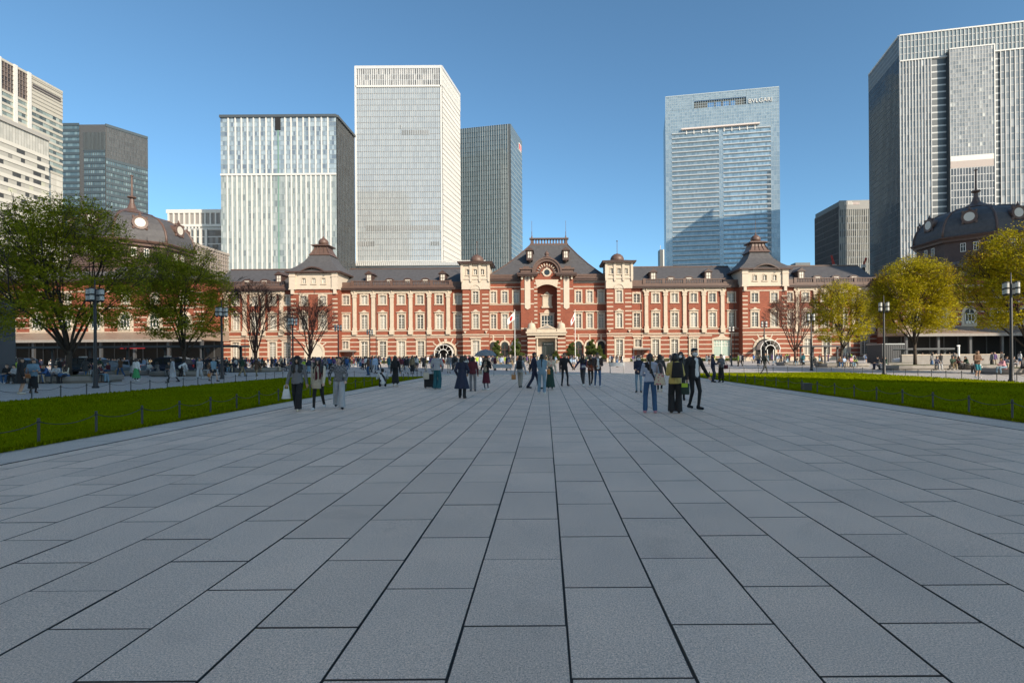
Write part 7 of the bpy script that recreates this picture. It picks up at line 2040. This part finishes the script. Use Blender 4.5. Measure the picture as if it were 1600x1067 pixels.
x, y = hero(618, 604, 'person in long black dress with backpack standing beside the croucher', 185, .98, c=('black', 'black', 'cream', 'black'), pose='stand', sex='f', bottom='skirt', skirt_len=.74, flare=.2, top='jacket', hair='back')
bx, by = rotp(x, y, 185, 0, .25); carried('backpack', 'black backpack on the person in long black dress', 'backpack', bx, by, .98, 5, .3, .16, .4, 'black', .05, .85, straps=True)
x, y = hero(683, 608, 'person in white shirt and loose teal trousers seen from behind', 170, 1.06, c=('light grey', 'teal', 'white', 'black'), pose='stand', sex='m', bottom='wide', top='loose', hair='short', hands=[(.2, -.2, .95), (-.2, -.22, .98)])
bx, by = gp(671, 606); r = thing('suitcase', 'large black suitcase standing beside person in teal trousers', 'suitcase', (bx, by, 0))
q = MB(); q.box(-.24, .24, -.15, .15, .05, .72); q.build('shell', cmat((.012, .012, .014), .5), r, local=True)
q = MB(); q.tube([(-.12, .1, .7), (-.12, .1, 1.0), (.12, .1, 1.0), (.12, .1, .7)], .012, 5); q.build('pull_handle', M['metal'], r, local=True)
for s_ in (-1, 1):
    q = MB(); q.rings([[(s_ * .18 + .04 * math.cos(a * math.pi / 4), k, .045 + .045 * math.sin(a * math.pi / 4)) for a in range(8)] for k in (-.14, -.09)]); q.build('wheel', M['iron'], r, local=True)
carried('tote_bag', 'cream tote bag hung on the black suitcase', 'bag', bx - .12, by - .2, .45, 0, .3, .1, .34, 'cream', .18, 1.0)
x, y = hero(722, 622, 'person with long black hair in long navy coat seen from behind', 175, .97, c=('navy', 'black', 'black', 'black'), pose='kick', sex='f', bottom='straight', top='coat', coat_len=.55, flare=.3, hair='back', hands=[(.2, -.1, .9), (-.2, -.2, 1.0)])
x, y = hero(739, 611, 'person in maroon jacket and grey trousers half hidden by the navy coat', 190, .95, c=('maroon', 'grey', 'black', 'black'), pose='stand', sex='f', bottom='straight', top='jacket', hair='bob')
x, y = hero(760, 609, 'person in burgundy skirt and black jacket under a grey umbrella', -25, .97, c=('beige', 'burgundy', 'white', 'brown', 'white', 'grey', 'black'), pose='stand', sex='f', bottom='skirt', skirt_len=.6, flare=.21, top='jacket', open=1, hair='bob', hands=[(.12, -.2, 1.2), (-.26, -.1, .95)])
ux, uy = rotp(x, y, -25, .10, -.22)
r = thing('umbrella', 'open grey umbrella with dark underside held over burgundy skirt', 'umbrella', (ux, uy, 1.15))
q = MB(); n = 16
prof = [(.02, .78), (.2, .74), (.36, .67), (.47, .57), (.53, .47)]
rs = [[(rr_ * (1 - .05 * (i % 2)) * math.cos(2 * math.pi * i / n), rr_ * (1 - .05 * (i % 2)) * math.sin(2 * math.pi * i / n), z_) for i in range(n)] for rr_, z_ in prof]
q.rings(rs[::-1], 0, False); rs2 = [[(a, b, c_ - .012) for a, b, c_ in rg] for rg in rs]; q.rings(rs2, 1, False); q.build('canopy', [cmat((.20, .22, .24), .6), cmat((.012, .012, .014), .7)], r, local=True)
q = MB(); q.tube([(0, 0, -.12), (0, 0, .82)], .009, 6); q.build('shaft', M['iron'], r, local=True)
for i in range(8):
    an = 2 * math.pi * i / 8; q = MB(); q.tube([(p * math.cos(an), p * math.sin(an), z_ - .02) for p, z_ in prof], .005, 4); q.build('rib', M['metal'], r, local=True)
bx, by = rotp(x, y, -25, -.28, -.14); carried('handbag', 'cream handbag held by the umbrella walker', 'bag', bx, by, .74, -20, .24, .1, .19, 'cream', .12, .95)
x, y = hero(813, 606, 'person in pale grey hoodie and khaki trousers with black backpack walking away', 172, .96, c=('light grey', (.3, .28, .24), 'black', 'brown'), pose='walk', sex='f', bottom='straight', top='jacket', hair='bob', hands=[(.27, .1, .82), (-.3, .0, .78)])
bx, by = rotp(x, y, 172, 0, .24); carried('backpack', 'black backpack on the person in pale grey hoodie', 'backpack', bx, by, .95, -8, .3, .17, .42, 'black', .05, .8, straps=True)
bx, by = rotp(x, y, 172, .34, .0); carried('paper_bag', 'brown paper bag carried by person in pale grey hoodie', 'bag', bx, by, .42, 10, .22, .1, .24, (.42, .2, .07), .12, 1.0)
hero(835, 608, 'person in dark navy suit striding behind the denim outfit', 100, 1.05, c=('navy', 'navy', 'black', 'black'), pose='walk', sex='m', bottom='straight', top='jacket', hair='short')
x, y = hero(847, 615, 'person in pale denim jacket and jeans with black ponytail seen from behind', 178, 1.0, c=('light denim', 'light denim', 'white', 'black'), pose='kick', sex='f', bottom='straight', top='jacket', hair='pony', feet=[(.13, -.04, 0), (-.1, .06, 0)], hands=[(-.02, -.2, 1.05), (.0, -.2, 1.0)])
bx, by = rotp(x, y, 178, -.28, -.12); carried('paper_bag', 'orange paper bag held beside the pale denim outfit', 'bag', bx, by, .82, 0, .13, .07, .2, 'orange', .06, 1.0)
hero(860, 609, 'person in floral kimono top and dark green pleated skirt facing the lawns', 12, .98, c=('floral', (.012, .045, .035), 'white', 'black'), pose='stand', sex='f', bottom='skirt', skirt_len=.8, flare=.23, top='loose', untucked=0, hair='bob', hands=[(.24, -.1, .88), (-.14, -.2, 1.0)])
hero(882, 603, 'person in black jacket and slim black trousers reaching out one hand', 15, 1.04, c=('black', 'black', 'black', 'black'), pose='kick', sex='m', bottom='slim', top='jacket', hair='short', hands=[(.42, -.06, .93), (-.25, -.05, .82)], turn=.5, feet=[(.16, -.06, 0), (-.12, .05, 0)])
x, y = hero(911, 602, 'person with long hair in purple navy sweater holding a pale clutch', -20, 1.0, c=((.03, .025, .09), 'charcoal', 'white', 'black'), pose='walk', sex='f', bottom='straight', top='loose', hair='long', hands=[(.12, -.28, 1.02), (-.42, -.1, .95)])
bx, by = rotp(x, y, -20, .14, -.38); carried('clutch_bag', 'pale clutch bag held by person in purple navy sweater', 'bag', bx, by, .96, 0, .2, .06, .12, 'light grey', .04, 1)
hero(923, 604, 'person in rust top and black trousers between purple sweater and plaid jacket', 5, .95, c=('rust', 'black', 'white', 'brown'), pose='walk2', sex='f', bottom='slim', top='shirt', hair='long', hands=[(.1, -.3, 1.02), (-.12, -.28, 1.0)])
hero(934, 605, 'person in brown jacket over white shirt and blue jeans', 0, 1.03, c=('white', 'denim blue', 'white', 'black', 'white', 'black', (.05, .03, .025)), pose='kick', sex='m', bottom='slim', top='jacket', open=1, hair='short', hands=[(.1, -.3, 1.06), (-.1, -.32, 1.05)])
hero(998, 613, 'person wearing white mask, navy top and blue jeans beside pale blue shirt', -12, .95, c=('navy', 'light denim', 'black', 'black'), pose='phone', sex='f', bottom='slim', top='jacket', hair='bob', mask=1, hands=[(-.1, -.25, 1.05), (-.05, -.25, .98)])
x, y = hero(1016, 645, 'person in pale blue long sleeves and blue jeans with patterned tote', 172, .98, c=((.36, .40, .50), 'denim blue', 'pink', 'brown'), pose='stand', sex='f', bottom='straight', top='loose', hair='pony', strap=1, feet=[(.14, .0, 0), (-.13, .02, 0)], hands=[(.12, -.3, 1.05), (-.15, -.3, 1.0)])
bx, by = rotp(x, y, 172, -.26, .1); carried('tote_bag', 'pink patterned tote bag hanging at the pale blue shirt', 'bag', bx, by, .78, -20, .32, .14, .32, 'floral', .3, .6)
hero(1031, 613, 'person in charcoal jacket striding beyond the pale blue shirt', 165, .97, c=('charcoal', 'black', 'cream', 'black'), pose='walk', sex='f', bottom='slim', top='coat', coat_len=.2, flare=.2, hair='bob')
x, y = hero(1055, 645, 'person in yellow jacket and wide black trousers with black backpack', 168, .98, c=('yellow', 'black', 'black', 'black'), pose='phone', sex='f', bottom='wide', top='jacket', hair='bob', nod=.25)
bx, by = rotp(x, y, 168, -.06, .25); carried('backpack', 'black backpack slung over the yellow jacket', 'backpack', bx, by, .98, -14, .34, .18, .42, 'black', .05, .75, straps=True)
bx, by = rotp(x, y, 168, -.27, .1); r = carried('shopping_bag', 'lime and dark green bag hanging below the black backpack', 'bag', bx, by, .52, -12, .22, .1, .3, (.01, .03, .022), .12, 1.0)
q = MB(); q.box(-.1, .06, -.075, -.052, .2, .31); q.build('lime_panel', cmat(COLS['lime'], .6), r, local=True)
hero(1064, 625, 'masked person with long black hair mostly hidden behind the yellow jacket', -20, 1.02, c=('black', 'black', 'black', 'black'), pose='stand', sex='f', bottom='slim', top='jacket', hair='long', mask=1)
hero(1085, 639, 'masked person in black suit and white shirt striding with one arm out', 22, 1.07, c=('white', 'black', 'black', 'black', 'white', 'black', 'black'), pose='walk', sex='m', bottom='slim', top='jacket', open=1, hair='short', mask=1, feet=[(.06, -.12, 0), (-.03, .16, .02)], hands=[(.46, -.02, .9), (-.27, -.02, .84)])
hero(1114, 597, 'person in navy vest and jeans holding papers at the lawn corner', 60, .97, c=('navy', 'navy', 'black', 'black'), pose='phone', sex='f', bottom='straight', top='jacket', hair='back')
x, y = hero(1127, 597, 'person in black dress with maroon bag at the lawn corner', -40, .97, c=('grey', 'black', 'black', 'brown'), pose='phone', sex='f', bottom='skirt', skirt_len=.72, flare=.19, top='shirt', hair='back')
carried('handbag', 'maroon handbag worn with the black dress', 'bag', x + .26, y - .05, .78, 0, .24, .12, .22, 'maroon', .2, .9)
hero(32, 616, 'person in knee-length black coat walking past the tallest tree', 150, 1.0, c=('black', 'black', 'cream', 'brown'), pose='stand', sex='f', bottom='shortskirt', tights=0, top='coat', coat_len=.42, flare=.24, hair='back')
x, y = hero(52, 614, 'person in pale denim jacket and long black skirt with orange bag', 60, .97, c=('light denim', 'black', 'brown', 'black'), pose='phone', sex='f', bottom='skirt', skirt_len=.7, flare=.2, top='jacket', hair='bob')
carried('handbag', 'tan orange handbag worn with the long black skirt', 'bag', x - .03, y - .3, .72, 0, .36, .12, .2, (.34, .13, .04), .3, .95)
hero(213, 596, 'person in white blouse and green patterned skirt seen from behind', 180, .97, c=('white', 'green', 'white', 'brown'), pose='stand', sex='f', bottom='skirt', skirt_len=.68, flare=.26, top='loose', hair='bob')
hero(270, 598, 'person in long pale grey coat walking beside the lawn', -70, .98, c=('light grey', 'black', 'black', 'brown'), pose='walk', sex='f', bottom='slim', top='coat', coat_len=.55, flare=.22, hair='bob')
hero(282, 590, 'person in white sweater and black trousers bending over planter', 170, .97, c=('white', 'black', 'white', 'black'), pose='bend', sex='f', bottom='straight', top='loose', hair='back')
hero(312, 592, 'person all in white with white shoulder bag walking towards lawn', 10, .97, c=('light grey', 'light grey', 'white', 'black'), pose='walk2', sex='f', bottom='wide', top='loose', hair='bob')
x, y = hero(334, 596, 'person in pale blue cardigan and black shorts with orange bag', 70, .97, c=('light denim', 'black', 'black', 'brown'), pose='walk', sex='f', bottom='shortskirt', tights=0, top='jacket', hair='back')
carried('paper_bag', 'orange bag beside the black shorts near the lawn edge', 'bag', x - .3, y, .3, 0, .22, .1, .25, 'orange', .2, 1)
hero(379, 588, 'person in dark green sweater and khaki trousers walking by the bare tree', 140, 1.02, c=('dark green', 'khaki', 'black', 'black'), pose='walk', sex='m', bottom='straight', top='jacket', hair='short')
hero(401, 591, 'person in brown coat and tan trousers facing the lawn', 0, .95, c=('brown', 'khaki', 'white', 'brown'), pose='walk', sex='f', bottom='slim', top='coat', coat_len=.2, flare=.18, hair='long')
hero(1527, 590, 'person in brown shirt and teal shorts standing by the stone planters', 10, 1.05, c=('brown', (.015, .16, .20), 'white', 'brown'), pose='phone', sex='m', bottom='shorts', top='jacket', bare_arms=1, hair='short')
hero(1195, 585, 'person in black suit striding past the half sunlit lawn', 90, 1.03, c=('charcoal', 'charcoal', 'black', 'black'), pose='walk', sex='m', bottom='slim', top='jacket', hair='short')

# ---- the crowd
USED = set()
CG = 'people in the crowd before the station'
rr = random.Random(77)
VAR = [dict(pose='stand', sex='f', bottom='slim', top='jacket', hair='bob'), dict(pose='stand', sex='m', bottom='straight', top='shirt', hair='short'), dict(pose='walk', sex='m', bottom='straight', top='jacket', hair='short'),
       dict(pose='walk2', sex='f', bottom='wide', top='loose', hair='long'), dict(pose='phone', sex='f', bottom='skirt', skirt_len=.6, top='shirt', hair='back'), dict(pose='photo', sex='m', bottom='slim', top='shirt', hair='short'),
       dict(pose='stand', sex='f', bottom='skirt', skirt_len=.7, top='jacket', hair='pony'), dict(pose='phone', sex='m', bottom='straight', top='jacket', hair='short'), dict(pose='walk', sex='f', bottom='slim', top='coat', coat_len=.4, hair='back'), dict(pose='stand', sex='f', bottom='shortskirt', top='shirt', hair='long', tights=0)]
SIT = [dict(pose='sit', sex='f', bottom='slim', top='jacket', hair='bob'), dict(pose='sitlean', sex='m', bottom='straight', top='jacket', hair='short'), dict(pose='sit', sex='m', bottom='straight', top='shirt', hair='short'), dict(pose='sitlean', sex='f', bottom='slim', top='loose', hair='back'), dict(pose='sit', sex='f', bottom='skirt', top='shirt', hair='long', skirt_len=.1)]
DARKP = ['black', 'black', 'charcoal', 'navy', 'grey', 'navy', 'brown', 'dark green', 'maroon', 'charcoal']
LIGHTP = ['white', 'white', 'white', 'light grey', 'light grey', 'beige', 'cream', 'pale blue', 'pink', 'red', 'lime', 'teal', 'purple', 'blue', 'khaki', 'grey']
BOTP = ['black', 'black', 'denim blue', 'navy', 'beige', 'grey', 'light denim', 'khaki', 'charcoal', 'light grey']
KINDW = {'slim': 'slim trousers', 'straight': 'trousers', 'wide': 'wide trousers', 'skirt': 'skirt', 'shortskirt': 'short skirt'}
def crowd_person(x, y, deg, where, sp, tc_, bc_, z=0.0, sc=1.0):
    d = dict(sp); d['c'] = (tc_, bc_, rr.choice(['white', 'black', 'black', 'brown']), rr.choice(['black', 'black', 'brown']))
    vb = {'stand': 'standing', 'walk': 'walking', 'walk2': 'striding', 'phone': 'looking down', 'photo': 'photographing', 'sit': 'sitting', 'sitlean': 'hunched'}[sp['pose']]
    top = {'jacket': 'jacket', 'coat': 'coat', 'shirt': 'shirt', 'loose': 'sweater'}[sp['top']]
    for _ in range(40):
        lab = f"person in {tc_} {top} and {bc_} {KINDW[sp['bottom']]} {vb} {where}"
        if lab not in USED: break
        bc_ = rr.choice(BOTP); tc_ = rr.choice(DARKP + LIGHTP); d['c'] = (tc_, bc_) + d['c'][2:]
    USED.add(lab)
    place_person(x, y, lab, deg, sc, False, d, CG, z)
def scatter(n, px0, px1, y0, y1, where, dark=.6, near=None, mind=.55):
    put = []
    tries = 0
    while len(put) < n and tries < n * 60:
        tries += 1
        Y = rr.uniform(y0, y1); px = rr.uniform(px0, px1)
        X = (px - CX) * Y / FPX
        if any((X - a) ** 2 + (Y - b) ** 2 < mind ** 2 for a, b in put): continue
        put.append((X, Y))
        sp = rr.choice(VAR)
        tc_ = rr.choice(DARKP) if rr.random() < dark else rr.choice(LIGHTP)
        crowd_person(X, Y, rr.choice([0, 180, 170, 200, 90, 270, 20, -30]) + rr.uniform(-20, 20), where, sp, tc_, rr.choice(BOTP), 0, rr.uniform(.92, 1.07))
scatter(40, 560, 735, 47, 72, 'by the pilastered wing')
scatter(17, 640, 840, 62, 95, 'by the slim turret')
scatter(20, 770, 905, 55, 95, 'by the porch', .5)
scatter(11, 905, 1000, 60, 95, 'by the drooping flag', .45)
scatter(7, 1000, 1130, 75, 105, 'by the green window', .45)
scatter(20, 1140, 1265, 70, 110, 'by the open arch', .5)
scatter(24, 300, 480, 62, 84, 'behind bare trees')
scatter(18, 480, 570, 52, 90, 'by the closed arch')
scatter(12, 20, 240, 43, 50, 'by the taxis', .8)
scatter(7, 1370, 1600, 56, 64, 'by the dark dome', .6)
def sitters(x, y, rx, ry, where, n, dark=.65, sides='nse'):
    for i in range(n):
        s_ = rr.choice(sides); f = rr.uniform(-.9, .9)
        if s_ == 'n': px_, py_, dg = x + f * rx, y - ry + .22, 0
        elif s_ == 's': px_, py_, dg = x + f * rx, y + ry - .22, 180
        elif s_ == 'e': px_, py_, dg = x + rx - .22, y + f * ry, 90
        else: px_, py_, dg = x - rx + .22, y + f * ry, -90
        sp = rr.choice(SIT); tc_ = rr.choice(DARKP) if rr.random() < dark else rr.choice(LIGHTP)
        crowd_person(px_, py_, dg + rr.uniform(-20, 20), where, sp, tc_, rr.choice(BOTP), .46 - .43, 1.0)
sitters(-33, 36.8, 3.2, 1.7, 'under the tallest tree', 8, .6, 'nnne')
sitters(-33, 48.6, 2.6, 1.7, 'under the second green tree', 8, .7, 'nnew')
sitters(-33, 60.6, 2.8, 1.7, 'under the first bare tree', 10, .75, 'nnnesw')
sitters(-32.6, 73.5, 2.8, 1.7, 'under the second bare tree', 8, .75, 'nnesw')
sitters(-40.5, 50.5, 2.6, 1.3, 'on treeless planter by taxis', 6, .75, 'nne')
sitters(-41, 63, 3.4, 1.4, 'on treeless planter behind trees', 8, .75, 'nne')
sitters(36, 64.5, 3.0, 1.7, 'under the smallest yellow tree', 6, .55, 'nnw')
sitters(36.2, 51.7, 3.3, 1.8, 'under the full yellow tree', 6, .55, 'nnw')
sitters(36.6, 40, 3.4, 1.8, 'under the largest yellow tree', 6, .55, 'nnw')
sitters(42.5, 51, 2.6, 1.5, 'on the sunlit treeless planter', 4, .6, 'nw')
sitters(36, 76.4, 2.6, 1.6, 'under tree by open arch', 5, .6, 'nnw')

# ---- the farther, uncountable part of the crowd as one mass
def mass(spots, label):
    V, F, MI, mats = [], [], [], []
    cache = {}
    off = 0
    midx = {}
    def mid(m):
        if m.name not in midx: midx[m.name] = len(mats); mats.append(m)
        return midx[m.name]
    for (x, y, sit) in spots:
        k = rr.randrange(len(SIT if sit else VAR))
        if (sit, k) not in cache:
            me = person_body(dict((SIT if sit else VAR)[k], c=()), False).mesh('tmp', .042, 8)
            v = np.zeros(len(me.vertices) * 3); me.vertices.foreach_get('co', v)
            f = np.zeros(len(me.polygons) * 4, dtype=np.int64); me.loops.foreach_get('vertex_index', f)
            mi = np.zeros(len(me.polygons), dtype=np.int32); me.polygons.foreach_get('material_index', mi)
            cache[(sit, k)] = (v.reshape(-1, 3), f.reshape(-1, 4), mi); bpy.data.meshes.remove(me)
        v, f, mi = cache[(sit, k)]
        a = rr.uniform(0, 6.28); s_ = rr.uniform(.92, 1.06); c_, n_ = math.cos(a) * s_, math.sin(a) * s_
        V.append(np.c_[v[:, 0] * c_ - v[:, 1] * n_ + x, v[:, 0] * n_ + v[:, 1] * c_ + y, v[:, 2] * s_]); F.append(f + off); off += len(v)
        tc_ = rr.choice(DARKP) if rr.random() < .6 else rr.choice(LIGHTP)
        lut = np.array([mid(cmat(SKINS[0], .5)), mid(cmat(colr(tc_))), mid(cmat(colr(rr.choice(BOTP)))), mid(cmat(colr('white'))), mid(cmat(HAIRS['black'], .4)), mid(cmat(colr('white'))), mid(cmat(colr('black'))), mid(cmat(colr('black')))])
        MI.append(lut[mi])
    V, F, MI = np.concatenate(V), np.concatenate(F), np.concatenate(MI)
    me = bpy.data.meshes.new('crowd')
    me.vertices.add(len(V)); me.vertices.foreach_set('co', V.astype(np.float32).ravel())
    me.loops.add(F.size); me.loops.foreach_set('vertex_index', F.ravel().astype(np.int32))
    me.polygons.add(len(F)); me.polygons.foreach_set('loop_start', np.arange(0, F.size, 4)); me.polygons.foreach_set('loop_total', np.full(len(F), 4))
    for m in mats: me.materials.append(m)
    me.polygons.foreach_set('material_index', MI.astype(np.int32)); me.polygons.foreach_set('use_smooth', np.ones(len(F), dtype=bool)); me.update()
    tag(link('crowd', me), label, 'crowd', None, 'stuff')
sp_ = []
for (n, a, b, y0, y1, sit) in ((100, 330, 560, 76, 100, 0), (90, 560, 770, 74, 112, 0), (50, 770, 960, 96, 116, 0), (40, 960, 1250, 100, 118, 0), (60, 60, 330, 68, 90, 0), (24, 1260, 1500, 78, 100, 0)):
    for i in range(n):
        Y = rr.uniform(y0, y1); sp_.append(((rr.uniform(a, b) - CX) * Y / FPX, Y, sit))
mass(sp_, 'distant crowd of visitors massed along the foot of the station')
